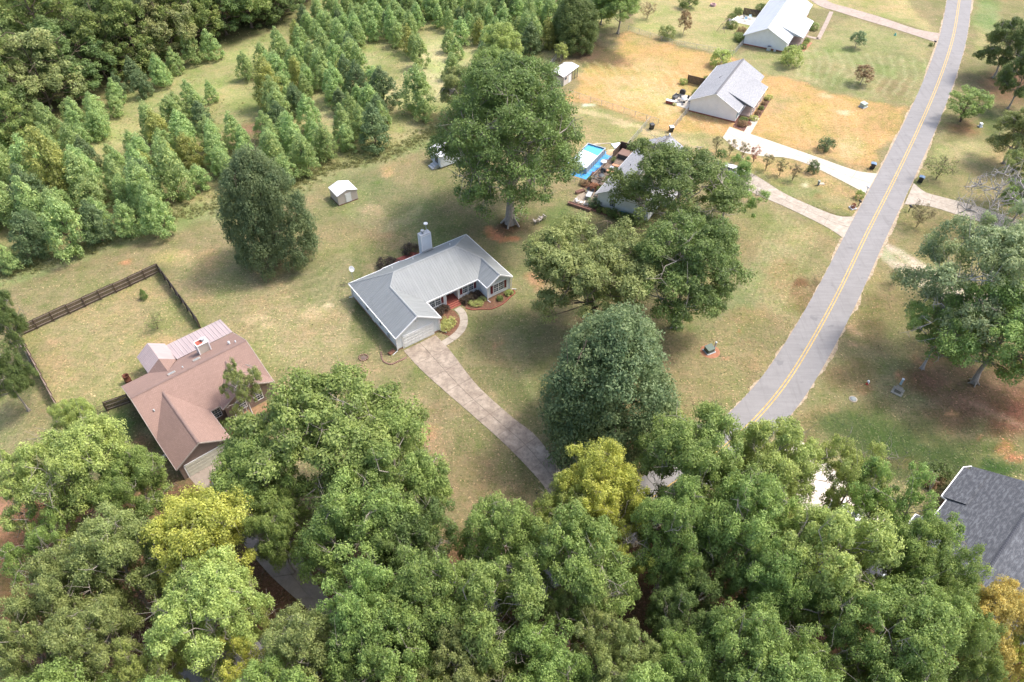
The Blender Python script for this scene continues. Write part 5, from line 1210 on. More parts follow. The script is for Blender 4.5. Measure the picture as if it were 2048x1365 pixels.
MB().lathe([(.18, 5.68), (.18, 6.0), (.3, 6.02), (.3, 6.14)], 12, 11.0, 15.0).build('flue', lgrey, h4)
m = MB()
for x, y in ((9.95, 14.5), (11.45, 14.5), (9.95, 15.5), (11.45, 15.5)): m.box(x - .07, y - .07, 3, x + .07, y + .07, 5.58)
m.build('corner_trim', trimw, h4)
for x, y in ((9.1, 13.4), (5.6, 12.9)):
    z = zb_(y) + .02; m = MB().slab([(x - .5, y - .35, zb_(y - .35) + .12), (x + .5, y - .35, zb_(y - .35) + .12), (x + .5, y + .35, zb_(y + .35) + .12), (x - .5, y + .35, zb_(y + .35) + .12)], .2)
    sk = m.build('skylight', plain('skylight_frame', (.5, .44, .38), .5), h4)
    MB().slab([(x - .4, y - .25, zb_(y - .25) + .14), (x + .4, y - .25, zb_(y - .25) + .14), (x + .4, y + .25, zb_(y + .25) + .14), (x - .4, y + .25, zb_(y + .25) + .14)], .05).build('pane', plain('hazy_glass', (.34, .37, .38), .25), sk)
for x, y, r, h in ((13.6, 13.2, .16, .45), (14.3, 12.6, .1, .3), (7.1, 13.0, .08, .25)): vent(h4, x, y, zb_(y), r, h)
vent(h4, 1.5, 8.9, e + s * (8.9 - 5.8), .09, .3)
o = empty('burn_barrel', W(258, 765), 0, 'rusty metal barrel on the grass behind the brown house', 'barrel')
MB().lathe([(.42, 0), (.42, .5), (.45, .52), (.42, .54), (.42, 1.35), (.44, 1.37), (.36, 1.36), (.36, .9)], 18).build('drum', rust, o)
MB().lathe([(.30, .8), (.05, 1.0)], 12).build('ash', black, o)
o = loc_obj(MB().prism([(7.0, 5.9), (13.5, 5.2), (13.5, .2), (10, -1.0), (7.0, 1.5)], 0, .045).build('mulch_bed', plain('tan_straw_bed', (.36, .22, .12), 1, .3, 2.5, fine=18)), *H4); tag(o, kind='structure')
bush(7.7, 5.0, .6, .6, 'bush0', L_shrub, 'green bush under the front window of the brown house', H=H4); bush(9.0, 4.4, .55, .5, 'bush1', L_shrub, 'second green bush at the front of the brown house', H=H4)
p = inh(H4, 8.3, 3.2); o = empty('bird_bath', p, 0, 'stone bird bath on the straw bed in front of the brown house', 'bird bath')
MB().lathe([(.3, 0), (.14, .1), (.12, .6), (.2, .65)], 12).build('pedestal', plain('stone', (.38, .34, .28), .9), o); MB().lathe([(.2, .65), (.5, .75), (.52, .82), (.44, .8), (.1, .7)], 16).build('basin', plain('stone', (.38, .34, .28), .9), o)
p = inh(H4, 9.6, 2.6); o = empty('garden_bench', (p[0], p[1], 0), A4 + .5, 'pale curved garden bench on the straw bed of the brown house', 'bench')
MB().box(-.7, -.2, .4, .7, .2, .48).build('seat', lgrey, o)
for sx_ in (-1, 1): MB().box(sx_ * .55 - .08, -.15, 0, sx_ * .55 + .08, .15, .4).build('leg', lgrey, o)
for k, (u, v) in enumerate(((326, 922), (322, 938), (334, 915))):
    p = W(u, v); o = MB().lathe([(.25, 0), (.4, .15), (.38, .4), (.2, .5)], 8).build('boulder', plain('pale_boulder', (.5, .42, .36), .9, .2), None, (p.x, p.y, 0)); o.scale = (1.2, .8, 1)
    tag(o, ['pale rock lying closest to the garage corner of the brown house', 'pale rock lowest of three beside the brown house garage', 'pale rock highest of three beside the brown house garage'][k], 'rock')

# ------------------------------------------------------------------ white house with shingle roof
def gable_house(H, label, Wd, Ln, e, rise, roofm, wallm, py0, py1, px1, jog=None, capm=None, cut=None, ribm=None, brick=None):
    h = empty('house', H[0], H[1], label, 'house'); xr = Wd / 2; zr = e + rise; sR = rise / (Wd / 2)
    m = MB(); rb = MB()
    PL = [([(0, 0, e), (xr, 0, zr), (xr, Ln, zr), (0, Ln, e)], (1, 0))]
    zs = e - .05; x0 = xr + 1.7; z0 = zr - sR * 1.7; sp = (z0 + .02 - (e - .15)) / (px1 - x0)
    PL.append(([(xr, 0, zr), (Wd, 0, e), (Wd, Ln, e), (xr, Ln, zr)], (1, 0)))
    for P, d in PL:
        m.slab(P, .15)
        if ribm: ribs(rb, [(a, b, c + .002) for a, b, c in P], d, .4)
    up = .06
    P = [(x0, py0, z0 + up), (px1, py0, e - .15 + up), (px1, py1, e - .15 + up), (x0, py1, z0 + up)]; m.slab(P, .14)
    roof = m.build('roof', roofm, h)
    if ribm: tag(rb.build('roof_ribs', ribm, roof), kind='stuff')
    m = MB()
    for y in (py0 + .08, py1 - .2): m.add([(x0, y, z0), (Wd, y, e), (px1 - .1, y, e - .25), (x0, y + .1, z0), (Wd, y + .1, e), (px1 - .1, y + .1, e - .25)], [(0, 1, 2), (3, 5, 4), (0, 2, 5, 3)])
    m.build('porch_gable', dgrey if not ribm else lgrey, h)
    m = MB(); ridge(m, (xr, 0, zr + .02), (xr, Ln, zr + .02), .22, .08); m.build('ridge_cap', capm or roofm, roof)
    m = MB().prism([(.35, .35), (Wd - .35, .35), (Wd - .35, Ln - .35), (.35, Ln - .35)], .25, e - .12)
    m.gable(.35, Wd - .35, .351, .15, e - .3, e - .1, xr, zr - .2); m.gable(.35, Wd - .35, Ln - .5, .15, e - .3, e - .1, xr, zr - .2); m.build('wall', wallm, h)
    MB().box(.33, .33, 0, Wd - .33, Ln - .33, .252).build('foundation', brick or brickr, h)
    m = MB(); edge(m, [(0, Ln, e), (0, 0, e), (xr, 0, zr), (Wd, 0, e), (Wd, py0, e)], .05, .16, 0); edge(m, [(px1, py0, e - .1), (px1, py1, e - .1)], .05, .16, 0); m.build('fascia_board', trimw, h)
    MB().box(Wd - .3, py0 + .3, 0, px1 - .2, py1 - .3, .2).build('porch_floor', plain('porch_concrete', (.4, .3, .25), .9), h)
    n = 5
    for k in range(n): y = py0 + .35 + (py1 - py0 - .7) * k / (n - 1); MB().box(px1 - .4, y - .07, .2, px1 - .26, y + .07, e - .3).build('porch_post', trimw, h)
    for y in (py0 + 1.8, py0 + 4.2, py1 - 3.5): window(h, Wd - .35, y, .8, 1.0, 1.4, 'r')
    MB().box(Wd - .37, py0 + 5.6, .2, Wd - .3, py0 + 6.6, 2.2).build('front_door', redp, h)
    return h, roof
def cap_slats(name, xr, y0, y1, z, mat, root):
    pass
sh_grey = shingle('grey_shingles', (.30, .305, .32), (.25, .255, .27), (.36, .365, .38), .3, .2, .5)
sid_white = siding('white_siding', (.86, .86, .85), .2)
o2 = W(*[z for z in (1330 + 320 * .1465, 90 + 755 * .1465)], 2.5)
H2 = ((o2.x, o2.y, 0), math.radians(-29.6))
h2, r2 = gable_house(H2, 'white house with grey shingle roof on the dry orange lawn', 10.6, 18.6, 2.5, 2.7, sh_grey, sid_white, 3.6, 14.3, 12.6, capm=plain('dark_grey_ridge', (.14, .14, .15), .8))
MB().at(5.3, .34, 4.3, 0, 90).lathe([(.2, 0), (.2, .06)], 12).build('gable_vent', trimw, h2)
m = MB()
for k in range(5): m.tube((3.1 + .12 * k, 9.6 + .3 * k, 4.0), (3.1 + .12 * k, 9.6 + .3 * k, 4.3), .05, n=6)
m.build('vent_pipe', black, h2)
window(h2, 10.25, 1.6, .8, 1.2, 1.4, 'r'); 
for s_ in (-1, 1): MB().box(10.26, 1.6 + s_ * .95 - .18, .8, 10.31, 1.6 + s_ * .95 + .18, 2.2).build('shutter', plain('teal_shutter', (.05, .16, .16), .5), h2)
# house with pale metal roof at the top
o3 = W(1440 + 370 * .127, 555 * .127, 2.3)
H3 = ((o3.x, o3.y, 0), math.radians(-28))
roof_w = metal_roof('white_metal_roof', (.66, .68, .69), .35); rib_w = metal_roof('white_metal_rib', (.70, .71, .72), .35)
h3, r3 = gable_house(H3, 'white house with pale metal roof at the top of the photograph', 10.6, 27, 2.3, 2.6, roof_w, siding('grey_white_siding', (.76, .78, .79), .2), 5.2, 16.6, 13.0, ribm=rib_w)
MB().at(5.3, .34, 4.0, 0, 90).lathe([(.22, 0), (.22, .06)], 6).build('gable_vent', trimw, h3)
p = inh(H3, 6.6, -.25); o = empty('air_conditioner', (p[0], p[1], 0), H3[1], 'grey air conditioner unit against the gable wall of the house with the pale metal roof', 'air conditioner')
MB().box(-.45, -.45, .05, .45, .45, .95).build('housing', lgrey, o, bevel=.03); MB().at(0, 0, .95).lathe([(.36, 0), (.36, .04), (.1, .06)], 16).build('fan_grille', dgrey, o)
p = inh(H3, 8.0, -.1); o = MB().box(-.25, -.2, 0, .25, .2, .5).build('utility_box', lgrey, None, (p[0], p[1], 0), .03); tag(o, 'small grey box on the wall foot right of the air conditioner', 'utility box')
# house behind the loose tree, with the pool
oP = W(1100 + 565 * .1612, 250 + 850 * .1612, 2.7)
HP = ((oP.x, oP.y, 0), math.radians(-30.5))
hp = empty('house', HP[0], HP[1], 'white house with plain grey shingle roof half hidden behind trees, beside the blue pool', 'house')
m = MB(); m.slab([(0, 0, 2.7), (5.1, 0, 5.4), (5.1, 20.5, 5.4), (0, 20.5, 2.7)], .15); m.slab([(5.1, 0, 5.4), (10.2, 0, 2.7), (10.2, 20.5, 2.7), (5.1, 20.5, 5.4)], .15)
m.slab([(10.2, 3, 2.7), (12.2, 3, 2.3), (12.2, 14, 2.3), (10.2, 14, 2.7)], .14)
rp = m.build('roof', sh_grey, hp); m = MB(); ridge(m, (5.1, 0, 5.42), (5.1, 20.5, 5.42), .2, .08); m.build('ridge_cap', plain('dark_grey_ridge', (.14, .14, .15), .8), rp)
m = MB().prism([(.35, .35), (9.85, .35), (9.85, 20.1), (.35, 20.1)], .25, 2.55); m.gable(.35, 9.85, .351, .15, 2.3, 2.6, 5.1, 5.2); m.gable(.35, 9.85, 19.95, .15, 2.3, 2.6, 5.1, 5.2); m.build('wall', siding('white_grey_siding', (.80, .82, .81), .2), hp)
MB().box(.33, .33, 0, 9.87, 20.12, .252).build('foundation', dgrey, hp)
m = MB(); edge(m, [(0, 20.5, 2.7), (0, 0, 2.7), (5.1, 0, 5.4), (10.2, 0, 2.7), (10.2, 20.5, 2.7)], .05, .16, 0); m.build('fascia_board', trimw, hp)
vent(hp, 5.1, 20.3, 5.4, .16, .4, trimw); vent(hp, 4.2, 16.5, 4.9, .07, .3, trimw); vent(hp, 2.2, 9.5, 3.9, .07, .3, dgrey)
window(hp, 3.2, .35, .9, 1.0, 1.3, 'f')
MB().at(1.0, .3, .6).box(-.3, -.06, 0, .3, .02, .5).build('wall_panel', lgrey, hp)
# dark shingle house at the lower right
sh_dark = shingle('dark_slate_shingles', (.075, .080, .092), (.05, .055, .066), (.15, .16, .175), .34, .16, .75)
oD = W(1348 + 1565 * .3418, 900 + 270 * .3418, 3.0)
HD = ((oD.x, oD.y, 0), math.radians(43))
hd = empty('house', HD[0], HD[1], 'dark slate shingle roofed house in the lower right corner', 'house')
m = MB(); sD = .46
Yv = 0
m.slab([(-12, -.6, 3.0), (-5.2, -.6, 3.0), (0, -.6, 3.0), (6.6, -.6, 3.0), (6.6, -7.1, 3.0 + sD * 6.5), (-12, -7.1, 3.0 + sD * 6.5)], .16)
m.slab([(-12, -7.1, 3.0 + sD * 6.5), (6.6, -7.1, 3.0 + sD * 6.5), (6.6, -14, 3), (-12, -14, 3)], .16)
m.slab([(0, .0, 3.0), (5.8, .0, 3.0), (5.8, -2.4, 4.0), (0, -2.4, 4.0)], .16)
m.slab([(-4.2, .9, 2.75), (-4.2, -2.2, 3.85), (-9.6, -3.2, 4.2), (-9.6, .9, 2.75)], .16)
rd = m.build('roof', sh_dark, hd)
m = MB()
for k in range(60):
    x = -12 + k * .31
    if x < 6.4: m.slab([(x, -6.93, 5.96), (x + .27, -6.93, 5.96), (x + .27, -7.1, 6.07), (x, -7.1, 6.07)], .04); m.slab([(x, -7.27, 5.96), (x + .27, -7.27, 5.96), (x + .27, -7.1, 6.07), (x, -7.1, 6.07)], .04)
m.build('ridge_cap', plain('dark_ridge', (.06, .065, .08), .9), rd)
MB().prism([(-11.5, -1), (-4.4, -1), (-4.4, -.9), (5.5, -.9), (5.5, -.4), (6.2, -.4), (6.2, -13.6), (-11.5, -13.6)], 0, 2.85).build('wall', plain('tan_brick', (.26, .19, .14), .9, .2), hd)
MB().prism([(.3, -.3), (5.5, -.3), (5.5, -1.2), (.3, -1.2)], 0, 2.84).build('bay_wall', plain('tan_brick', (.26, .19, .14), .9, .2), hd)
m = MB(); edge(m, [(-4.2, -.6, 3.0), (0, -.6, 3.0), (0, 0, 3.0), (5.8, 0, 3.0), (6.6, -.6, 3.0)], .06, .2, .02); edge(m, [(-9.6, .9, 2.75), (-4.2, .9, 2.75), (-4.2, -.6, 3.1)], .06, .2, .02); m.build('gutter', trimw, hd)
MB().prism([(-9.2, .6), (-4.5, .6), (-4.5, -1), (-9.2, -1)], 0, 2.6).build('garage_wall', plain('tan_brick', (.26, .19, .14), .9, .2), hd)
garage_door(hd, -8.9, -5.0, .66, 2.1, doorw, a=(0, 0, 0, 0))
vent(hd, -9.3, -9.2, 5.0, .08, .35)
# pale wing of the same house, partly hidden
hw = empty('garage', (inh(HD, -13.5, 3.0)), HD[1] - math.pi / 2, 'tan garage with a dark roof hidden under the trees beside the slate roofed house', 'garage')
m = MB(); m.slab([(-3.2, -3.2, 2.6), (0, -3.2, 4.2), (0, 3.2, 4.2), (-3.2, 3.2, 2.6)], .14); m.slab([(0, -3.2, 4.2), (3.2, -3.2, 2.6), (3.2, 3.2, 2.6), (0, 3.2, 4.2)], .14); m.build('roof', sh_dark, hw)
m = MB().box(-2.9, -2.9, 0, 2.9, 2.9, 2.5); m.gable(-2.9, 2.9, -2.901, .1, 2.3, 2.55, 0, 4.0); m.build('wall', plain('tan_brick', (.26, .19, .14), .9, .2), hw)
garage_door(hw, -2.3, 2.3, -2.92, 2.1, doorw)
o = bush(5.5, 1.6, 1.2, 1.3, 'bush0', L_dark, 'dark round shrub at the outer corner of the slate roofed house', H=HD); o = bush(3.6, 1.8, 1.1, 1.1, 'bush1', L_redd, 'dark shrub with orange tips beside the slate roofed house wall', H=HD); bush(4.6, 1.9, 1.0, 1.2, 'bush2', L_dark, 'dark shrub between the corner shrub and the orange tipped shrub', H=HD)

# ------------------------------------------------------------------ sheds
def shed(loc, rz, wx_, wy_, hw_, rise, label, wallm, roofm, doorm, door_face='f', ridge_y=True):
    s = empty('shed', loc, rz, label, 'shed'); xr = wx_ / 2
    m = MB(); o_ = .12
    PA = [(-o_, -o_, hw_), (xr, -o_, hw_ + rise), (xr, wy_ + o_, hw_ + rise), (-o_, wy_ + o_, hw_)]; PB = [(xr, -o_, hw_ + rise), (wx_ + o_, -o_, hw_), (wx_ + o_, wy_ + o_, hw_), (xr, wy_ + o_, hw_ + rise)]
    m.slab(PA, .07); m.slab(PB, .07); r = m.build('roof', roofm, s)
    rb = MB(); ribs(rb, [(a, b, c + .002) for a, b, c in PA], (1, 0), .45, .04, .03); ribs(rb, [(a, b, c + .002) for a, b, c in PB], (1, 0), .45, .04, .03); tag(rb.build('roof_ribs', roofm, r), kind='stuff')
    m = MB().box(0, 0, .15, wx_, wy_, hw_ - .05); m.gable(0, wx_, .001, .08, hw_ - .3, hw_ - .04, xr, hw_ + rise - .08); m.gable(0, wx_, wy_ - .081, .08, hw_ - .3, hw_ - .04, xr, hw_ + rise - .08); m.build('wall', wallm, s)
    MB().box(-.03, -.03, 0, wx_ + .03, wy_ + .03, .152).build('skid', plain('red_brown_skid', (.14, .04, .03), .9), s)
    return s
# tan shed with white door
c0 = W(678.5, 412.5); c1 = W(716.5, 398.5); rzs = math.atan2(c1.y - c0.y, c1.x - c0.x)
s1 = shed((c0.x, c0.y, 0), rzs, (c1 - c0).length, 3.3, 2.05, .65, 'small tan shed with a white metal roof standing alone on the lawn', siding('tan_shed_siding', (.50, .44, .40), .3), metal_roof('white_shed_roof', (.70, .71, .73), .35), doorw)
w = (c1 - c0).length
d_ = MB().box(w * .40, -.04, .17, w * .66, .0, 1.85).build('door', white, s1); MB().box(w * .405, -.06, .9, w * .42, -.04, 1.05).build('handle', lgrey, d_)
m = MB(); 
for x in (w * .39, w * .665): m.box(x - .03, -.05, .16, x + .0, -.001, 1.92)
m.box(w * .36, -.05, 1.86, w * .68, -.001, 1.93); m.build('door_trim', trimw, s1)
c0 = W(680 + 1305 * .3418, 507 * .3418); cb = W(680 + 1230 * .3418, 482 * .3418); ang = math.atan2(c0.y - cb.y, c0.x - cb.x)
s2 = empty('shed', (c0.x, c0.y, 0), ang + math.pi / 2, 'cream shed with a broad white metal roof at the corner of the dry field', 'shed')
wl = (c0 - cb).length
m = MB().box(0, 0, 0, 3.4, wl, 1.95); m.build('wall', siding('cream_shed_siding', (.62, .56, .50), .3, vertical=True), s2)
m = MB(); m.slab([(-.25, -.25, 2.25), (5.8, -.25, 2.6), (5.8, wl * .5, 2.95), (-.25, wl * .5, 2.75)], .07); m.slab([(-.25, wl * .5, 2.75), (5.8, wl * .5, 2.95), (5.8, wl + .3, 2.4), (-.25, wl + .3, 2.1)], .07); m.build('roof', metal_roof('bright_white_roof', (.76, .77, .78), .35), s2)
m = MB()
for x, y in ((0, 0), (3.4, 0), (0, wl), (3.4, wl)): m.box(x - .05, y - .05, 0, x + .05, y + .05, 2.3)
m.box(0, -.04, 1.9, 3.4, -.001, 2.0); m.box(-.04, 0, 1.9, -.001, wl, 2.0); m.build('frame_trim', dgrey, s2)
MB().box(2.0, -.05, .05, 2.9, -.005, 1.85).build('door', white, s2); MB().box(.5, -.05, 1.2, 1.3, -.005, 1.7).build('window', glass, s2)
m = MB()
for x, y in ((4.6, 0), (5.6, 0), (5.6, wl), (4.6, wl)): m.box(x - .05, y - .05, 0, x + .05, y + .05, 2.6)
m.box(3.4, 0, 1.0, 5.6, .04, 1.06).box(3.4, 0, 1.9, 5.6, .04, 1.96); m.build('lean_to_post', dgrey, s2)
# white camper under the big tree
p = W(893, 322)
s3 = empty('shed', (p.x, p.y, 0), math.radians(35), 'white metal building with grey steps half hidden under the largest shade tree', 'shed')
m = MB().box(-2.4, -1.9, .25, 2.4, 1.9, 2.5); m.build('wall', siding('bluish_white_siding', (.62, .66, .70), .3), s3, bevel=.05)
m = MB().slab([(-2.6, -2.1, 2.5), (0, -2.1, 3.1), (0, 2.1, 3.1), (-2.6, 2.1, 2.5)], .08); m.slab([(0, -2.1, 3.1), (2.6, -2.1, 2.5), (2.6, 2.1, 2.5), (0, 2.1, 3.1)], .08); m.build('roof', trimw, s3)
for k in range(3): MB().box(-3.9 + .5 * k, -1.3, 0, -3.4 + .5 * k, .2, .3 + .22 * k).build('step', lgrey, s3)
MB().box(-2.46, -1.1, .6, -2.41, .0, 2.3).build('door', dgrey, s3)
# ------------------------------------------------------------------ pool, deck and terrace of the half hidden house
tarpb = plain('blue_tarp', (.03, .25, .62), .45, .15, 1.2, c2=(.10, .40, .75)); poolw = plain('grey_pool_wall', (.30, .36, .42), .5, .2)
o = empty('swimming_pool', HP[0], HP[1], 'rectangular above ground pool with pale blue cover beside the wooden deck', 'pool')
m = MB(); X0, X1, Y0, Y1, Z = -9.6, -5.9, 8.6, 16.8, 1.25
for a in ((X0, Y0, X1, Y0 + .08), (X0, Y1 - .08, X1, Y1), (X0, Y0 + .081, X0 + .08, Y1 - .081), (X1 - .08, Y0 + .081, X1, Y1 - .081)): m.box(a[0], a[1], .03, a[2], a[3], Z)
m.build('pool_wall', poolw, o)
m = MB(); m.box(X0 - .06, Y0 - .06, Z, X1 + .06, Y0 + .1, Z + .06).box(X0 - .06, Y1 - .1, Z, X1 + .06, Y1 + .06, Z + .06).box(X0 - .06, Y0 + .101, Z, X0 + .1, Y1 - .101, Z + .06).box(X1 - .1, Y0 + .101, Z, X1 + .06, Y1 - .101, Z + .06); m.build('rim', lgrey, o)
wm, nt, b = nodes('pool_water'); b.inputs['Base Color'].default_value = (.09, .38, .60, 1); b.inputs['Roughness'].default_value = .08; bump(nt, b, noise(nt, tco(nt), 2, 3, .5), .15, .05)
MB().box(X0 + .1, Y0 + .1, .9, X1 - .1, Y1 - .1, 1.0).build('water', wm, o)
MB().slab([(X0 + .12, Y0 + .12, 1.2), (X1 - .12, Y0 + .12, 1.2), (X1 - .12, Y0 + 5.3, 1.04), (X0 + .12, Y0 + 6.0, 1.04)], .03).build('cover', plain('pale_blue_cover', (.62, .74, .82), .5, .12), o)
for k in range(9):
    y = Y0 + .3 + k * (Y1 - Y0 - .6) / 8
    m = MB(); m.box(X1 + .0, y - .05, .03, X1 + .07, y + .05, Z - .02); m.tube((X1 + .5, y, .03), (X1 + .06, y, .8), .03, n=5); m.build('brace', lgrey, o)
m = MB(); m.prism([(-10.6, 7.0), (-4.9, 6.9), (-4.2, 12), (-4.1, 17.6), (-10.2, 17.9)], 0, .03); o = loc_obj(m.build('blue_tarp', tarpb), *HP); tag(o, 'bright blue tarp spread on the ground under the pool', 'tarp')
deckw = plain('grey_brown_deck_wood', (.22, .16, .12), .8, .25, 3); 
o = empty('deck', HP[0], HP[1], 'raised wooden deck with railing along the back of the half hidden house', 'deck')
for k in range(26): MB().box(-3.7, 5.9 + k * .5, .5, .25, 5.9 + k * .5 + .47, .58).build('board', deckw, o)
m = MB().box(-3.68, 5.92, 0, .2, 18.85, .48); m.build('skirt', woodb, o)
m = MB(); railing(m, (-3.65, 5.95), (-3.65, 15.2), .95, .16, .58); railing(m, (-3.65, 5.95), (.2, 5.95), .95, .16, .58); m.build('railing', plain('pale_rail', (.48, .42, .35), .8, .15), o)
MB().box(-3.7, 18.7, .5, .2, 18.85, 2.4).box(-3.72, 15.4, .5, -3.6, 18.7, 2.0).build('privacy_screen', woodb, o)
def onH(H, name, x, y, z, label, cat, rz=0):
    p = inh(H, x, y, z); return empty(name, p, H[1] + R_(rz), label, cat)
o = onH(HP, 'hot_tub', -1.8, 16.9, .58, 'square brown hot tub cover at the far end of the deck', 'hot tub'); MB().box(-1.1, -1.1, 0, 1.1, 1.1, .8).build('tub', dgrey, o, bevel=.05); MB().box(-1.15, -1.15, .8, 1.15, 1.15, .95).build('cover', plain('brown_cover', (.20, .12, .09), .6), o, bevel=.04)
orange = plain('terracotta_cushion', (.55, .26, .15), .8, .1)
def lounger(o):
    m = MB().box(-.33, -.9, .2, .33, .3, .27).slab([(-.33, .3, .27), (.33, .3, .27), (.33, .95, .75), (-.33, .95, .75)], .06); m.build('cushion', orange, o)
    m = MB()
    for x in (-.28, .28):
        for y in (-.8, .3): m.box(x - .03, y - .03, 0, x + .03, y + .03, .2)
    m.build('frame', dgrey, o)
o = onH(HP, 'sun_lounger', -1.7, 12.9, .58, 'terracotta sun lounger nearer the hot tub on the deck', 'lounger', -90); lounger(o); o = onH(HP, 'sun_lounger', -1.8, 10.5, .58, 'terracotta sun lounger nearer the round patio table on the deck', 'lounger', -90); lounger(o)
def table(o, r=.5, h=.7, mat=dgrey, sq=False):
    if sq: MB().box(-r, -r, h - .05, r, r, h).build('table_top', mat, o, bevel=.02)
    else: MB().lathe([(r, h - .04), (r, h), (.02, h + .005)], 18).build('table_top', mat, o)
    m = MB()
    for a in range(4): c, s_ = math.cos(a * 1.571 + .78), math.sin(a * 1.571 + .78); m.tube((c * r * .85, s_ * r * .85, 0), (c * r * .7, s_ * r * .7, h - .04), .025, n=5)
    m.build('legs', dgrey, o)
def chair(o, mat=dgrey, s=1.):
    MB().box(-.25 * s, -.25 * s, .4, .25 * s, .25 * s, .45).build('seat', mat, o); MB().slab([(-.25 * s, .2 * s, .45), (.25 * s, .2 * s, .45), (.25 * s, .38 * s, .95), (-.25 * s, .38 * s, .95)], .05).build('backrest', mat, o)
    for x in (-.22, .22):
        for y in (-.22, .22): MB().tube((x * s, y * s, 0), (x * s, y * s, .4), .02, n=5).build('leg', mat, o)
o = onH(HP, 'side_table', -2.1, 11.7, .58, 'small square table between the two terracotta loungers', 'table'); table(o, .4, .45, lgrey, True)
o = onH(HP, 'patio_table', -2.4, 7.7, .58, 'round dark patio table at the near end of the deck', 'table'); table(o, .6, .72, dgrey)
for k in range(4):
    a = k * 90 + 20; o = onH(HP, 'patio_chair', -2.4 + 1.0 * math.cos(R_(a)), 7.7 + 1.0 * math.sin(R_(a)), .58, 'dark patio chair at the round deck table, on the side ' + ['nearest the hot tub', 'toward the pool', 'nearest the terrace', 'toward the house wall'][k], 'chair', a - 90); chair(o); o['group'] = 'chairs round the deck table'
o = onH(HP, 'barbecue_grill', -2.9, 9.6, .58, 'black barbecue grill by the deck railing', 'grill'); MB().box(-.5, -.28, .35, .5, .28, .8).build('cart', black, o); MB().at(0, 0, .8, 0, 0, 90).lathe([(.27, -.42), (.3, -.3), (.3, .3), (.27, .42)], 12).build('lid', black, o)
o = onH(HP, 'parasol', -3.1, 11.9, 0, 'small round white table top just outside the deck rail beside the pool', 'table'); MB().tube((0, 0, 0), (0, 0, 1.5), .04).build('pole', lgrey, o); MB().lathe([(.6, 1.5), (.6, 1.55), (.1, 1.6)], 18).build('top', white, o); o.name = 'round_table'; o.location = inh(HP, -4.0, 11.9)
for k, (x, y) in enumerate(((-3.0, 14.5), (-2.9, 13.8))): o = onH(HP, 'planter', x, y, .58, ['dark planter pot by the deck rail near the hot tub', 'second dark planter pot by the deck rail'][k], 'planter'); MB().lathe([(.2, 0), (.3, .4), (.26, .42)], 12).build('pot', dgrey, o); q = bush(*inh(HP, x, y)[:2], .35, .4, 'bush0', L_shrub, ['leafy plant in the dark deck pot near the hot tub', 'leafy plant in the second dark deck pot'][k], 'potted_plant', 'plant'); q.location.z = .95
bed = plain('bark_bed', (.20, .10, .075), 1, .35, 3, fine=18)
o = loc_obj(MB().prism([(-4.2, 17), (-3.72, 17), (-3.72, 5.9), (0, 5.9), (0, 4), (-5.0, 4.4), (-5.0, 9)], 0, .04).build('mulch_bed', bed), *HP); tag(o, kind='structure')
o = loc_obj(MB().prism([(0, -.1), (0, -1.4), (2, -1.5), (9, -1.6), (9.6, -.2), (9.6, .35), (.3, .35)], 0, .04).build('mulch_bed', bed), *HP); tag(o, kind='structure')
for k, (x, y, s, l, lab) in enumerate([(-4.5, 5.2, .8, L_redd, 'reddish shrub at the near corner of the pool deck'), (-4.2, 7.2, .6, L_shrub, 'green shrub along the deck side below the railing'), (-4.3, 9.0, .6, L_rust, 'orange flowering shrub halfway along the deck side'), (-4.3, 13.6, .7, L_rust, 'orange flowering shrub between the pool and the deck screen'), (-2.6, 5.0, .8, L_rust, 'reddish shrub between the deck and the stone terrace'), (-1.2, 4.9, .7, L_shrub, 'green shrub against the house between deck and terrace'),
        (-.1, .2, 1.15, L_blue, 'rounded dark green shrub at the terrace end of the white gable wall'), (1.5, -.9, .6, L_shrub, 'low round green shrub second along the white gable wall'), (3.9, -.9, 1.0, L_dark, 'clipped dark shrub third along the white gable wall'), (5.3, -1.0, .95, L_shrub, 'clipped green shrub fourth along the white gable wall'), (6.7, -1.2, 1.15, L_dark, 'largest clipped dark shrub along the white gable wall'), (8.2, -1.3, .7, L_shrub, 'small shrub at the right end of the white gable wall'), (2.6, -.6, .7, L_lime, 'loose yellow green shrub along the white gable wall')]):
    bush(x, y, s, s * .9, 'bush%d' % (k % 3), l, lab, H=HP)
o = onH(HP, 'blue_bin', 5.7, -.1, .0, 'bright blue lidded box behind the clipped shrubs of the white gable wall', 'box'); MB().box(-.7, -.25, 0, .7, .25, .7).build('tub', tarpb, o, bevel=.04); MB().box(-.72, -.27, .7, .72, .27, .76).build('lid', tarpb, o)
ter = loc_obj(MB().prism([(-4.0, -1.3), (-.1, -1.5), (-.1, 3.9), (-3.0, 3.9), (-4.0, 1.9)], 0, .05).build('terrace', plain('terrace_gravel', (.36, .30, .23), .9, .3, 3)), *HP); tag(ter, kind='structure')
o = onH(HP, 'raised_bed', -2.1, -1.7, 0, 'long brown timber planter along the front of the terrace', 'planter'); m = MB()
m.box(-2.2, -.3, 0, 2.2, -.24, .5).box(-2.2, .24, 0, 2.2, .3, .5).box(-2.2, -.239, 0, -2.14, .239, .5).box(2.14, -.239, 0, 2.2, .239, .5); m.build('frame', plain('reddish_timber', (.28, .17, .13), .8, .2), o); MB().box(-2.13, -.238, .1, 2.13, .238, .42).build('soil', bed, o)
o = onH(HP, 'raised_bed', -4.1, 2.6, 0, 'short timber planter at the back left of the terrace', 'planter', 60); m = MB(); m.box(-.9, -.3, 0, .9, -.24, .45).box(-.9, .24, 0, .9, .3, .45).box(-.9, -.239, 0, -.84, .239, .45).box(.84, -.239, 0, .9, .239, .45); m.build('frame', plain('reddish_timber', (.28, .17, .13), .8, .2), o); MB().box(-.83, -.238, .1, .83, .238, .38).build('soil', bed, o)
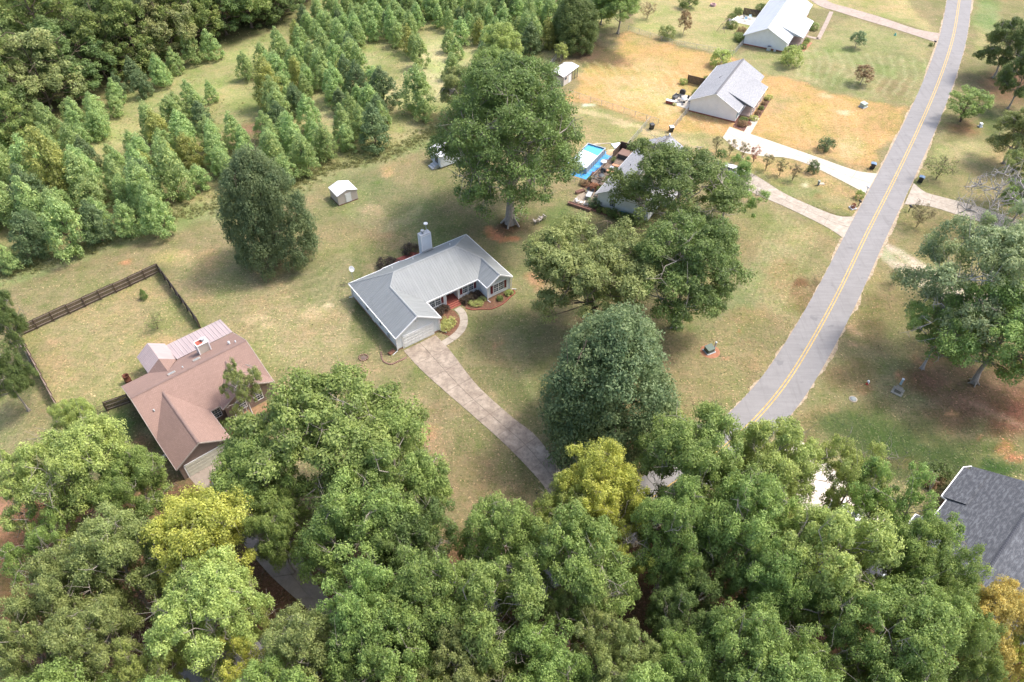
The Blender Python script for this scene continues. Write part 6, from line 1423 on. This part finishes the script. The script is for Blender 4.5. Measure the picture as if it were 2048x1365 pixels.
def adiron(o, mat=white):
    for k in range(6): MB().box(-.28 + k * .095, -.3, .33 + .0, -.2 + k * .095, .25, .36).build('seat_slat', mat, o)
    for k in range(5): MB().slab([(-.26 + k * .105, .22, .3), (-.17 + k * .105, .22, .3), (-.17 + k * .105, .48, 1.0 - abs(k - 2) * .05), (-.26 + k * .105, .48, 1.0 - abs(k - 2) * .05)], .025).build('back_slat', mat, o)
    for s_ in (-1, 1):
        MB().box(s_ * .36 - .07, -.38, .54, s_ * .36 + .07, .32, .57).build('armrest', mat, o); MB().box(s_ * .34 - .02, -.33, 0, s_ * .34 + .02, -.25, .54).build('leg', mat, o); MB().box(s_ * .33 - .02, .2, 0, s_ * .33 + .02, .28, .54).build('leg', mat, o)
o = onH(HP, 'garden_chair', -3.2, -.55, .05, 'white slatted garden chair on the left of the terrace', 'chair', 150); adiron(o); o = onH(HP, 'garden_chair', -1.35, -.6, .05, 'white slatted garden chair on the right of the terrace', 'chair', 190); adiron(o)
o = onH(HP, 'side_table', -2.3, -.6, .05, 'small white table between the two terrace chairs', 'table'); table(o, .25, .45, white, True)
o = onH(HP, 'patio_table', -2.0, 1.9, .05, 'grey rectangular glass topped table on the terrace', 'table', 10); MB().box(-.45, -.8, .66, .45, .8, .7).build('table_top', lgrey, o); m = MB(); [m.box(x - .03, y - .03, 0, x + .03, y + .03, .66) for x in (-.4, .4) for y in (-.72, .72)]; m.build('legs', dgrey, o)
for k, (x, y) in enumerate(((-2.9, 3.2), (-2.0, 3.2), (-1.1, 2.9))): o = onH(HP, 'patio_chair', x, y, .05, ['dark chair at the back left of the terrace table', 'dark chair at the back middle of the terrace table', 'dark chair at the back right of the terrace table'][k], 'chair', 0); chair(o)
# boards, foam sheet and sand heap by the pool
for k, (u, v, l, a, lab) in enumerate([(1205, 288, 3.4, 5, 'long pale plank lying on the grass behind the pool'), (1192, 290, 1.8, -4, 'short pale plank left of the long plank'), (1222, 301, 1.9, 14, 'pale plank lying nearest the sand heap')]):
    p = W(u, v); o = MB().box(-l / 2, -.1, 0, l / 2, .1, .1).build('plank', plain('bleached_plank', (.55, .47, .36), .8), None, (p.x, p.y, 0)); o.rotation_euler.z = R_(a); tag(o, lab, 'plank')
p = W(1234, 292); o = MB().box(-.9, -.9, 0, .9, .9, .12).build('foam_sheet', plain('pale_blue_foam', (.62, .72, .78), .5), None, (p.x, p.y, 0), .02); o.rotation_euler.z = .3; tag(o, 'square pale blue sheet lying on the grass behind the deck', 'sheet')
p = W(1230, 307); o = MB().lathe([(1.6, 0), (1.2, .25), (.7, .5), (.2, .6)], 14).build('sand_heap', plain('sand', (.62, .45, .26), 1, .15), None, (p.x, p.y, -.02)); o.scale = (1.2, .8, .8); tag(o, 'low heap of pale sand next to the deck and the pool', 'sand heap')

# ------------------------------------------------------------------ patios of the two far houses
padm = plain('pale_patio', (.62, .56, .48), .9, .15)
o = loc_obj(MB().prism([(-4.6, 1.5), (-.2, 1.0), (0, 6.5), (-3.8, 7.0)], 0, .06).build('patio', padm), *H2); tag(o, kind='structure')
o = loc_obj(MB().prism([(-5.6, 12.6), (0, 12.2), (0, 18), (-4.9, 18)], 0, .06).build('patio', padm), *H3); tag(o, kind='structure')
o = onH(H2, 'patio_table', -1.9, 3.6, .06, 'round glass patio table behind the shingle roofed white house', 'table'); table(o, .7, .72, lgrey)
for k in range(5):
    a = k * 72; o = onH(H2, 'patio_chair', -1.9 + 1.15 * math.cos(R_(a)), 3.6 + 1.15 * math.sin(R_(a)), .06, 'dark chair at the round glass table, ' + ['nearest the house wall', 'nearest the barbecue grill', 'nearest the dark sofa', 'nearest the storage bench', 'nearest the white gable corner'][k], 'chair', a - 90); chair(o); o['group'] = 'chairs round the glass table'
o = onH(H2, 'patio_sofa', -4.0, 4.3, .06, 'dark cushioned outdoor sofa on the patio edge of the shingle roofed house', 'sofa', 80); MB().box(-.9, -.35, .15, .9, .35, .4).build('seat', dgrey, o); MB().box(-.9, .3, .3, .9, .42, .8).build('backrest', dgrey, o); m = MB(); [m.box(s_ * .86 - .06, -.35, .0, s_ * .86 + .06, .3, .6) for s_ in (-1, 1)]; m.build('armrest', dgrey, o)
o = onH(H2, 'storage_bench', -4.3, 1.5, 0, 'white topped brown storage bench at the patio corner', 'bench', 0); MB().box(-.8, -.35, 0, .8, .35, .65).build('body', brickr, o); MB().box(-.85, -.4, .65, .85, .4, .74).build('lid', white, o)
o = onH(H2, 'barbecue_grill', -3.4, 6.8, 0, 'black barbecue grill at the far end of the shingle roofed house patio', 'grill'); MB().box(-.6, -.3, .2, .6, .3, .85).build('cart', black, o); MB().box(-.45, -.28, .85, .45, .28, 1.1).build('lid', black, o, bevel=.08)
bush(-3.1, 1.2, .4, .4, 'bush0', L_lemon, 'small yellow plant on the patio corner of the shingle roofed house', 'plant', 'plant', H=H2); bush(-.7, 7.6, .8, 1.0, 'bush1', L_shrub, 'green shrub against the back wall of the shingle roofed house', H=H2); bush(-1.0, 15.2, .7, .9, 'bush2', L_shrub, 'green shrub behind the wooden screen of the shingle roofed house', H=H2); bush(-4.9, 11.6, .8, .9, 'bush0', L_lime, 'bright green shrub at the outer end of the wooden screen', H=H2)
o = onH(H2, 'wood_screen', -2.3, 12.4, 0, 'brown wooden privacy screen behind the shingle roofed white house', 'fence')
for k in range(14): MB().box(-2.0 + k * .3, -.03, .05, -2.0 + k * .3 + .27, .03, 1.9).build('board', woodb, o)
MB().box(-2.1, -.08, 0, -2.01, .08, 2.0).build('post', woodb, o)
o = loc_obj(MB().prism([(10.3, -.1), (10.3, 3.4), (12.7, 3.4), (12.7, 14.2), (13.9, 14.2), (14.2, 1.5), (13.6, -2.4), (10.4, -1.6)], 0, .04).build('mulch_bed', bed), *H2); tag(o, kind='structure')
for k, (x, y, s, l, lab) in enumerate([(12.0, -.2, .9, L_redd, 'red leaved shrub in the bed at the driveway end of the shingle roofed house'), (11.6, 1.4, .8, L_shrub, 'green shrub in the bed by the porch of the shingle roofed house'), (13.0, .9, .5, L_rust, 'small rusty shrub near the white walk'), (13.3, 3.3, .8, L_lemon, 'yellow green shrub first along the porch front'), (13.3, 6.2, .6, L_redd, 'brownish shrub second along the porch front'), (13.3, 8.6, .6, L_shrub, 'green shrub third along the porch front'), (13.3, 11.0, .55, L_redd, 'brownish shrub fourth along the porch front'), (13.4, 13.6, .8, L_lemon, 'yellow green shrub at the far end of the porch front')]):
    bush(x, y, s, s * .9, 'bush%d' % (k % 3), l, lab, H=H2)
o = loc_obj(MB().prism([(12.9, 3.4), (14.2, 3.0), (15.0, 9), (12.9, 9.5)], 0, .04).build('mulch_bed', plain('orange_bark_bed', (.45, .22, .13), 1, .3, 3)), *H3); tag(o, kind='structure')
for k, (x, y, s, l, lab) in enumerate([(-.8, 1.6, 1.1, L_shrub, 'green bush against the near back corner of the pale roofed house'), (-1.6, 3.0, 1.1, L_olive, 'greyish bush beside the swing set'), (-1.8, 6.5, 1.2, L_redd, 'autumn tinted bush behind the pale roofed house'), (-4.9, 8.8, 1.3, L_shrub, 'round green bush next to the swing set frame'), (-6.5, 14.2, 1.0, L_shrub, 'green bush at the outer patio edge of the pale roofed house'), (-6.0, 18.5, 1.1, L_shrub, 'dark green bush near the back patio fence'), (13.6, 4.6, .8, L_shrub, 'bush at the front corner of the porch with the orange bark bed'), (13.6, 7.0, .6, L_lime, 'small bright shrub on the orange bark bed'), (13.6, 8.8, .7, L_shrub, 'green shrub at the far end of the orange bark bed'), (13.3, 17.3, 1.3, L_olive, 'greyish bush in the notch of the pale metal roof'), (-1.2, 23.0, 1.4, L_shrub, 'large bush behind the far end of the pale roofed house')]):
    bush(x, y, s, s * .95, 'bush%d' % (k % 3), l, lab, H=H3)
o = onH(H3, 'patio_screen', -2.6, 18.6, 0, 'brown screen wall at the far side of the pale roofed house patio', 'fence')
for k in range(12): MB().box(-2.2 + k * .37, -.03, .05, -2.2 + k * .37 + .33, .03, 1.7).build('board', woodb, o)
for k, (x, y, lab) in enumerate(((-3, 14.4, 'pale blue lounge chair on the far patio'), (-2.2, 16.3, 'pale blue mat chair beside the far patio screen'), (-3.6, 16.0, 'dark chair on the far patio'))): o = onH(H3, 'patio_chair', x, y, .06, lab, 'chair', 40 * k); chair(o, [plain('pale_blue_fabric', (.5, .68, .78), .7), plain('pale_blue_fabric', (.5, .68, .78), .7), dgrey][k], 1.3)
o = onH(H3, 'patio_wall', -5.4, 12.9, 0, 'low pale wall with a brown end at the near side of the far patio', 'wall', 75); MB().box(-1.6, -.12, 0, 1.6, .12, .9).build('wall_body', white, o)
# swing set
o = onH(H3, 'swing_set', -6.2, 6.8, 0, 'wooden swing set with a pale ladder on the far lawn', 'swing set', 80)
m = MB(); m.tube((-2, 0, 2.2), (2, 0, 2.2), .06, n=6)
for s_ in (-1, 1):
    for t in (-1, 1): m.tube((s_ * 2.0, t * 1.1, 0), (s_ * 2.0, 0, 2.2), .05, n=6)
m.build('frame', plain('wood_frame', (.30, .22, .14), .8), o)
for x in (-.8, .6): m = MB(); m.tube((x - .2, 0, 2.2), (x - .2, 0, .5), .012, n=4); m.tube((x + .2, 0, 2.2), (x + .2, 0, .5), .012, n=4); m.box(x - .24, -.12, .46, x + .24, .12, .5); m.build('swing', black, o)
m = MB(); m.tube((2.0, -.25, 2.1), (3.6, -.25, 0), .04, n=4); m.tube((2.0, .25, 2.1), (3.6, .25, 0), .04, n=4); [m.box(2.1 + k * .22, -.25, 1.95 - k * .29, 2.22 + k * .22, .25, 2.0 - k * .29) for k in range(7)]; m.build('ladder', white, o)
p = W(1426, 12); o = empty('fire_ring', (p.x, p.y, 0), 0, 'round pinkish fire pit ring on the far lawn', 'fire pit'); MB().lathe([(.75, 0), (.8, .5), (.55, .52), (.5, .1)], 18).build('ring', plain('pink_stone', (.45, .28, .26), .9), o); MB().lathe([(.5, .1), (.1, .14)], 18).build('ash', black, o)
p = W(727, 716); o = empty('fire_ring', (p.x, p.y, 0), 0, 'ring of loose stones round a burnt patch left of the garage corner', 'fire pit')
st = None
for k in range(13):
    a = k * 2 * math.pi / 13; q = MB().lathe([(.11, 0), (.15, .08), (.08, .17)], 6).build('stone', plain('brown_stone', (.26, .16, .12), .9), o) if st is None else obj_from('stone', st, o)
    st = q.data; q.location = (.62 * math.cos(a), .62 * math.sin(a), 0); q.rotation_euler.z = a
MB().lathe([(.45, .01), (.3, .05), (.05, .08)], 12).build('ash', plain('ash_grey', (.15, .11, .09), 1), o)
# short stone edging left of the garage
o = empty('stone_edging', (0, 0, 0), 0, 'curved line of edging stones on the grass by the left garage corner', 'edging')
ep = cat([W(762, 706), W(766, 722), W(782, 729), W(800, 722), W(812, 716)], 5); st = None
for a in ep:
    q = MB().lathe([(.14, 0), (.17, .08), (.1, .14)], 6).build('stone', plain('brown_stone', (.26, .16, .12), .9), o) if st is None else obj_from('stone', st, o)
    st = q.data; q.location = a; q.rotation_euler.z = a.x
p = inh(H1, -.7, .6); o = empty('wood_pile', (p[0], p[1], 0), A1 + .3, 'small heap of reddish logs against the left garage corner', 'wood pile')
for k in range(6): MB().tube((-.5, -.3 + .2 * (k % 3), .1 + .17 * (k // 3)), (.5, -.3 + .2 * (k % 3), .1 + .17 * (k // 3)), .09, n=7).build('log', plain('log_wood', (.24, .11, .07), .9), o)

# ------------------------------------------------------------------ fences
def picket(a, b, label, h=1.85, side=1, pan=2.45, name='picket_fence', pm=woodb, slope=0):
    A, B = W(*a), W(*b); L = (B - A).length; d = (B - A) / L; ang = math.atan2(d.y, d.x); n = max(1, round(L / pan))
    root = empty(name, A, ang, label, 'fence'); pw = L / n; pme = None; qme = None; rme = None
    for i in range(n + 1):
        q = MB().box(-.06, -.06, 0, .06, .06, h + .03).build('post', pm, root) if qme is None else obj_from('post', qme, root); qme = q.data; q.location = (i * pw, side * .1, 0)
    for i in range(n):
        if pme is None:
            m = MB(); k = 0; x = .02
            while x < pw - .1: m.box(x, -.012, .06, x + .125, .012, h - .04 + .03 * ((k * 5) % 3)); x += .145; k += 1
            q = m.build('fence_panel', pm, root); pme = q.data
            m = MB()
            for z in (.35, .98, 1.6): m.box(.03, side * .014, z, pw - .03, side * .06, z + .09)
            r = m.build('rail', plain('pale_weathered_rail', (.30, .24, .20), .85, .2, 3), root); rme = r.data
        else: q = obj_from('fence_panel', pme, root); r = obj_from('rail', rme, root)
        dz = .05 * ((i * 7) % 3 - 1); q.location = (i * pw, 0, dz + .02); r.location = (i * pw, 0, dz + .02); r.name = 'rail'
    return root
picket((42, 673), (320, 546), 'long back run of the brown wooden picket fence behind the brown house', side=-1)
picket((42, 675), (125, 833), 'left side run of the brown picket fence running down beside the dark trees', side=1, pm=plain('reddish_brown_wood', (.20, .13, .11), .85, .2, 3))
picket((321, 546), (402, 656), 'right side run of the picket fence seen edge on between corner and brown house', side=-1)
picket((216, 822), (262, 806), 'short dark stretch of wooden fence joining the brown house wall', side=-1)
A, B = W(172, 832), W(214, 823); o = empty('metal_fence', A, math.atan2((B - A).y, (B - A).x), 'dark metal picket gate section left of the short wooden stretch', 'gate'); L = (B - A).length
m = MB(); [m.tube((x, 0, 0), (x, 0, 1.25), .012, n=4) for x in np.arange(0, L, .14)]; m.tube((0, 0, .15), (L, 0, .15), .02, n=4); m.tube((0, 0, 1.2), (L, 0, 1.2), .02, n=4); m.build('bars', black, o)
for x in (0, L / 2, L): MB().box(x - .04, -.04, 0, x + .04, .04, 1.35).build('post', black, o)
galv = plain('galvanised_wire', (.42, .42, .41), .45, .05)
def chain(pts, label, h=1.2, sp=3.0, mesh=.22, rail=True, pm=galv):
    P = [W(*p) for p in pts]; root = empty('wire_fence', P[0], 0, label, 'fence'); o0 = P[0]
    for a, b in zip(P[:-1], P[1:]):
        L = (b - a).length; n = max(1, round(L / sp)); m = MB(); U = Vector((0, 0, 1))
        for i in range(n + 1):
            q = a.lerp(b, i / n) - o0; MB().tube(q, q + U * (h + .08), .035, n=6).build('post', pm, root)
        r = MB(); r.tube(a - o0 + U * h, b - o0 + U * h, .022, n=5); r.build('top_rail', pm, root)
        k = int(L / mesh)
        for i in range(k):
            q = a.lerp(b, i / k) - o0; q2 = a.lerp(b, min(1, (i + h / mesh) / k)) - o0
            m.tube(q, q2 + U * h * min(1, (k - i) * mesh / h), .006, n=3, cap=False); m.tube(q + U * h, q2 + U * (h - h * min(1, (k - i) * mesh / h)), .006, n=3, cap=False)
        w_ = m.build('wire_mesh', pm, root); tag(w_, kind='stuff')
    return root
chain([(1138, 191), (1225, 219), (1316, 249)], 'wire fence between the dry orange field and the strip behind the pool')
chain([(1299, 245), (1247, 305)], 'short pale fence from the black bin to the deck of the house with the pool', 1.3, 2.2)
chain([(1344, 262), (1378, 222)], 'short pale fence from the second bin to the corner of the white gable', 1.3, 2.2)
chain([(1256, 62), (1345, 90), (1465, 112)], 'far wire fence along the top of the dry orange field')
chain([(1467, 110), (1489, 86)], 'short pale fence up to the corner of the pale roofed house', 1.3, 2.0)
chain([(1082, 158), (1112, 119)], 'pale rail fence running up behind the white roofed shed', 1.2, 2.4)
chain([(1121, 356), (1134, 360), (1149, 364)], 'low wire fence between the lawn and the blue tarp', 1.0, 2.4)
p = W(1072, 145); o = empty('dog_pen', (p.x, p.y, 0), .3, 'small dark wire cage at the fence left of the white roofed shed', 'cage'); m = MB()
for x in np.linspace(-.8, .8, 5):
    for y in (-.6, .6): m.tube((x, y, 0), (x, y, 1.5), .03, n=4)
m.build('bars', dgrey, o); MB().box(-.85, -.65, 1.5, .85, .65, 1.55).build('roof', dgrey, o)

# ------------------------------------------------------------------ bins
def bin_(u, v, label, lid, rz=0, s=1.0):
    p = W(u, v); o = empty('wheeled_bin', (p.x, p.y, 0), rz, label, 'bin', s=(s, s, s)); m = MB()
    a, b = .27, .34; z0, z1 = .08, .98
    m.add([(-a, -a, z0), (a, -a, z0), (a, a, z0), (-a, a, z0), (-b, -b, z1), (b, -b, z1), (b, b + .04, z1), (-b, b + .04, z1)], [(0, 3, 2, 1), (4, 5, 6, 7), (0, 1, 5, 4), (1, 2, 6, 5), (2, 3, 7, 6), (3, 0, 4, 7)]); m.build('body', black, o)
    MB().slab([(-.37, -.4, .99), (.37, -.4, .99), (.37, 0, 1.1), (-.37, 0, 1.1)], .05).slab([(-.37, 0, 1.1), (.37, 0, 1.1), (.37, .42, 1.05), (-.37, .42, 1.05)], .05).build('lid', lid, o)
    for x in (-.3, .3): MB().at(x, .3, .12, 0, 0, 90).lathe([(.12, -.03), (.12, .03)], 12).build('wheel', black, o)
    MB().tube((-.25, .44, .95), (.25, .44, .95), .02).build('handle', black, o)
blid = plain('blue_grey_lid', (.13, .22, .36), .5); wlid = plain('pale_bin_lid', (.62, .66, .68), .5)
bin_(1303, 259, 'black wheeled bin at the end of the wire fence behind the house with the pool', black, .4, 1.15)
bin_(1342, 264, 'wheeled bin with a pale lid at the fence corner of the dry lawn', wlid, .2, 1.15)
bin_(1744, 338, 'wheeled bin with a blue lid at the road end of the pale driveway', blid, 1.2, 1.15)
bin_(1840, 365, 'wheeled bin with a blue lid on the east side of the road', blid, 1.0, 1.15)
# ------------------------------------------------------------------ cars
def car(u, v, rz, paint, label, suv=False, z=.08):
    p = W(u, v); o = empty('parked_car', (p.x, p.y, z), rz, label, 'car'); L, Wd_ = 4.5, 1.8; hh = .15 if suv else 0
    st = [(-2.2, .55, .78, .78), (-2.1, .35, .88, .86), (-1.5, .28, .96, .90), (-.7, .27, 1.0, .90), (.6, .27, 1.0, .90), (1.6, .28, .98, .9), (2.1, .35, .92, .86), (2.22, .5, .8, .8)]
    V = []; F = []
    for x, zb2, zt, hw2 in st:
        zt += hh; V += [(x, -hw2, zb2), (x, -hw2 * 1.0, (zb2 + zt) / 2), (x, -hw2 * .93, zt), (x, 0, zt + .04), (x, hw2 * .93, zt), (x, hw2, (zb2 + zt) / 2), (x, hw2, zb2)]
    n = 7
    for i in range(len(st) - 1):
        for j in range(n - 1): F.append((i * n + j, (i + 1) * n + j, (i + 1) * n + j + 1, i * n + j + 1))
        F.append((i * n + n - 1, (i + 1) * n + n - 1, (i + 1) * n, i * n))
    F.append(tuple(range(n))[::-1][::-1]); F.append(tuple((len(st) - 1) * n + k for k in range(n))[::-1])
    m = MB(); m.add(V, F, True); m.build('body', paint, o)
    zt = .98 + hh; zr = 1.44 + hh; x = (-1.0, -.35, 1.2, 1.95) if not suv else (-1.0, -.45, 1.85, 2.1)
    m = MB(); b_ = [(x[0], -.78, zt), (x[3], -.78, zt), (x[3], .78, zt), (x[0], .78, zt), (x[1], -.62, zr), (x[2], -.62, zr), (x[2], .62, zr), (x[1], .62, zr)]
    m.add(b_, [(0, 1, 5, 4), (1, 2, 6, 5), (2, 3, 7, 6), (3, 0, 4, 7)]); m.build('windows', glass, o)
    MB().box(x[1] - .02, -.64, zr, x[2] + .02, .64, zr + .04).build('car_roof', paint, o, bevel=.02)
    m = MB()
    for xx in (x[1], (x[1] + x[2]) / 2, x[2]):
        for s_ in (-1, 1): m.tube((xx + (.0), s_ * .63, zr), (xx + (xx - (x[1] + x[2]) / 2) * .3, s_ * .79, zt), .035, n=4)
    m.build('pillars', paint, o)
    for xx in (-1.4, 1.35):
        for s_ in (-1, 1):
            w_ = MB().at(xx, s_ * .82, .34, 0, 90).lathe([(.34, -.1), (.34, .1)], 16).build('wheel', black, o); MB().at(xx, s_ * .93, .34, 0, 90).lathe([(.2, -.01), (.2, .01)], 12).build('rim', lgrey, w_)
    for s_ in (-1, 1):
        MB().box(-2.22, s_ * .62 - .16, .62 + hh, -2.1, s_ * .62 + .16, .76 + hh).build('headlight', lgrey, o); MB().box(2.1, s_ * .68 - .14, .66 + hh, 2.25, s_ * .68 + .14, .86 + hh).build('tail_light', redb, o)
        MB().box(-.75, s_ * .9 - .08, zt, -.6, s_ * .9 + .08, zt + .14).build('mirror', paint, o)
cw = plain('white_car_paint', (.78, .79, .80), .2, .02, bmp=0); cs = plain('silver_blue_car_paint', (.42, .48, .54), .22, .03, metal=.4, bmp=0)
car(1467, 351, 2.55, cw, 'white off road car parked under the loose tree on the tan driveway', True)
car(462, 952, 1.05 + math.pi, cw, 'white car with red tail lights under the oak before the brown house garage', True)
car(1738, 1138, 2.2, cs, 'silver blue car under the trees on the very pale driveway')
car(1690, 1035, 2.5, cw, 'white car glimpsed through the leaves at the middle of the very pale driveway')
# ------------------------------------------------------------------ roadside things
def mailbox(u, v, rz, label, boxm=black, bed_=False):
    p = W(u, v); o = empty('mailbox', (p.x, p.y, 0), rz, label, 'mailbox'); MB().box(-.05, -.05, 0, .05, .05, 1.05).build('post', woodb if boxm is not white else white, o)
    m = MB(); m.box(-.13, -.3, 1.05, .13, .3, 1.2); m.at(0, 0, 1.2, 0, 90).lathe([(.13, -.3), (.13, .3)], 12); m.build('box', boxm, o); MB().box(.135, -.1, 1.15, .15, -.06, 1.36).build('flag', redb, o)
    return o
mailbox(1567, 866, .9, 'black mailbox on a post at the right edge of the road by the near wood', lgrey)
mailbox(1716, 414, .2, 'dark mailbox on a post beside a small square planter at the roadside'); mailbox(1732, 386, .3, 'white mailbox at the road end of the pale driveway', white)
mailbox(1867, 93, .3, 'dark mailbox at the road end of the far pinkish driveway'); mailbox(1817, 424, .3, 'black mailbox just below the tan driveway east of the road')
p = W(1705, 417); o = empty('planter_box', (p.x, p.y, 0), .3, 'small white edged square planter beside the dark roadside mailbox', 'planter'); m = MB(); m.box(-.5, -.5, 0, .5, -.42, .2).box(-.5, .42, 0, .5, .5, .2).box(-.5, -.419, 0, -.42, .419, .2).box(.42, -.419, 0, .5, .419, .2); m.build('frame', white, o); MB().box(-.41, -.41, 0, .41, .41, .12).build('soil', bed, o)
q = bush(p.x, p.y, .35, .7, 'bush1', L_rust, 'reddish brown plant in the small white edged planter', 'plant', 'plant'); q.location.z = .1
bush(*W(1861, 92)[:2], .45, .5, 'bush2', L_shrub, 'tiny plant at the foot of the far roadside mailbox', 'plant', 'plant')
green = plain('utility_green', (.085, .13, .10), .5, .12)
def cabinet(u, v, rz, label, w_, d_, h_, mat, pad=True):
    p = W(u, v); o = empty('utility_cabinet', (p.x, p.y, 0), rz, label, 'utility box')
    if pad: MB().box(-w_ / 2 - .15, -d_ / 2 - .15, 0, w_ / 2 + .15, d_ / 2 + .15, .12).build('pad', lgrey, o)
    MB().box(-w_ / 2, -d_ / 2, .12, w_ / 2, d_ / 2, h_ - .08).build('cabinet', mat, o, bevel=.02); MB().slab([(-w_ / 2 - .03, -d_ / 2 - .03, h_ - .08), (w_ / 2 + .03, -d_ / 2 - .03, h_ - .08), (w_ / 2 + .03, d_ / 2 + .03, h_ + .04), (-w_ / 2 - .03, d_ / 2 + .03, h_ + .04)], .06).build('lid', mat, o)
    return o
dd = loc_obj(MB().lathe([(1.4, 0), (1.3, .03), (.2, .06)], 14).build('dirt_patch', plain('red_dirt', (.42, .19, .11), 1, .25)), W(1420, 703), 0); tag(dd, kind='structure')
cabinet(1418, 703, .45, 'green utility cabinet on bare red dirt in the lawn west of the road', 1.15, 1.0, .85, green)
p = W(1430, 694); o = empty('utility_pedestal', (p.x, p.y, 0), 0, 'short pale pedestal right behind the green utility cabinet', 'utility box'); MB().lathe([(.13, 0), (.13, .8), (.16, .82), (.15, .95), (.05, 1.0)], 12).build('pedestal', wlid, o); MB().lathe([(.15, 0), (.15, .1)], 12).build('base', green, o)
cabinet(1726, 214, .6, 'pale green utility cabinet on the dry lawn near the road', 1.2, 1.1, .9, plain('pale_green_paint', (.36, .44, .38), .5)); cabinet(1636, 371, 1.2, 'narrow dark utility pedestal on the grass between the driveways', .35, .35, .95, plain('grey_green_paint', (.20, .24, .24), .5), False)
p = W(1643, 368); o = MB().box(-.5, -.35, 0, .5, .35, .06).build('concrete_pad', edgem, None, (p.x, p.y, 0)); tag(o, 'small pale pad beside the narrow dark pedestal', 'pad')
cabinet(1960, 254, .2, 'small green and white utility box beside the fan shaped crepe myrtle', .5, .5, .8, wlid)
o = cabinet(1795, 784, .9, 'weathered grey box on a concrete pad on the shaded lawn', .75, .75, .7, plain('mossy_concrete', (.26, .24, .19), .9, .3)); MB().box(-.65, -.65, 0, .65, .65, .13).build('wide_pad', plain('mossy_pad', (.42, .40, .32), .9, .3), o); o.scale = (1.1, 1.1, 1)
p = W(1801, 769); o = empty('utility_pedestal', (p.x, p.y, 0), .9, 'pale blue pedestal standing behind the weathered grey box', 'utility box'); MB().box(-.14, -.14, 0, .14, .14, 1.0).build('pedestal', plain('pale_blue_paint', (.45, .58, .62), .5), o, bevel=.02); MB().box(-.16, -.16, 1.0, .16, .16, 1.06).build('cap', wlid, o)
p = W(1734, 769); o = empty('fire_hydrant', (p.x, p.y, 0), 0, 'red fire hydrant with a white bonnet on the lawn east of the road', 'hydrant'); MB().lathe([(.2, 0), (.2, .06), (.13, .08), (.13, .5), (.17, .52)], 14).build('barrel', redb, o); MB().lathe([(.18, .52), (.18, .6), (.12, .74), (.04, .78)], 14).build('bonnet', white, o)
for a in (0, 90, 180): MB().at(0, 0, .4, a, 90).lathe([(.07, .1), (.07, .22)], 10).build('outlet', white, o)
p = W(1706, 799); o = empty('manhole', (p.x, p.y, 0), 0, 'round grey manhole cover in a pale concrete collar on the lawn', 'manhole'); MB().lathe([(.55, 0), (.55, .07), (.42, .09)], 24).build('collar', edgem, o); MB().lathe([(.42, .09), (.41, .12), (.05, .125)], 24).build('cover', plain('grey_iron', (.22, .25, .24), .6), o)
# lawn chairs under the large tree
for u, v, a, lab in ((1073, 446, 200, 'left white slatted lawn chair beside the largest shade tree'), (1085, 439, 215, 'right white slatted lawn chair beside the largest shade tree')):
    p = W(u, v); o = empty('lawn_chair', (p.x, p.y, 0), R_(a), lab, 'chair', s=(1.25, 1.25, 1.1)); adiron(o, plain('worn_white_wood', (.66, .58, .50), .7, .15))
p = W(1079, 443); o = empty('lawn_table', (p.x, p.y, 0), .4, 'small white table between the two lawn chairs', 'table'); table(o, .3, .45, plain('worn_white_wood', (.66, .58, .50), .7, .15), True)
# mower in the field
for u, v, a, lab in ((769, 252, .5, 'small red riding mower parked in the field edge near a dark conifer'), (768, 259, 1.2, 'red cart standing just below the red mower')):
    p = W(u, v); o = empty('riding_mower' if 'riding' in lab else 'garden_cart', (p.x, p.y, 0), a, lab, 'mower' if 'riding' in lab else 'cart')
    MB().box(-.9, -.4, .35, .0, .4, .8).build('hood', redb, o, bevel=.08); MB().box(.0, -.4, .3, .8, .4, .5).build('deck', redb, o, bevel=.04); MB().box(.2, -.25, .5, .7, .25, .6).build('seat', black, o); MB().box(.62, -.25, .6, .72, .25, .95).build('backrest', black, o)
    for x in (-.7, .5):
        for s_ in (-1, 1): MB().at(x, s_ * .45, .25, 0, 90).lathe([(.25, -.08), (.25, .08)], 12).build('wheel', black, o)
p = W(1292 + 498, 70); p = W(1790, 71); o = empty('sprinkler', (p.x, p.y, 0), 0, 'tiny green object on the lawn between the far driveway and the small dark tree', 'garden ornament'); MB().lathe([(.35, 0), (.3, .15), (.1, .2)], 10).build('base', plain('sea_green', (.10, .38, .28), .5), o); MB().box(-.05, -.3, .15, .05, .3, .5).build('top', plain('sea_green', (.10, .38, .28), .5), o)
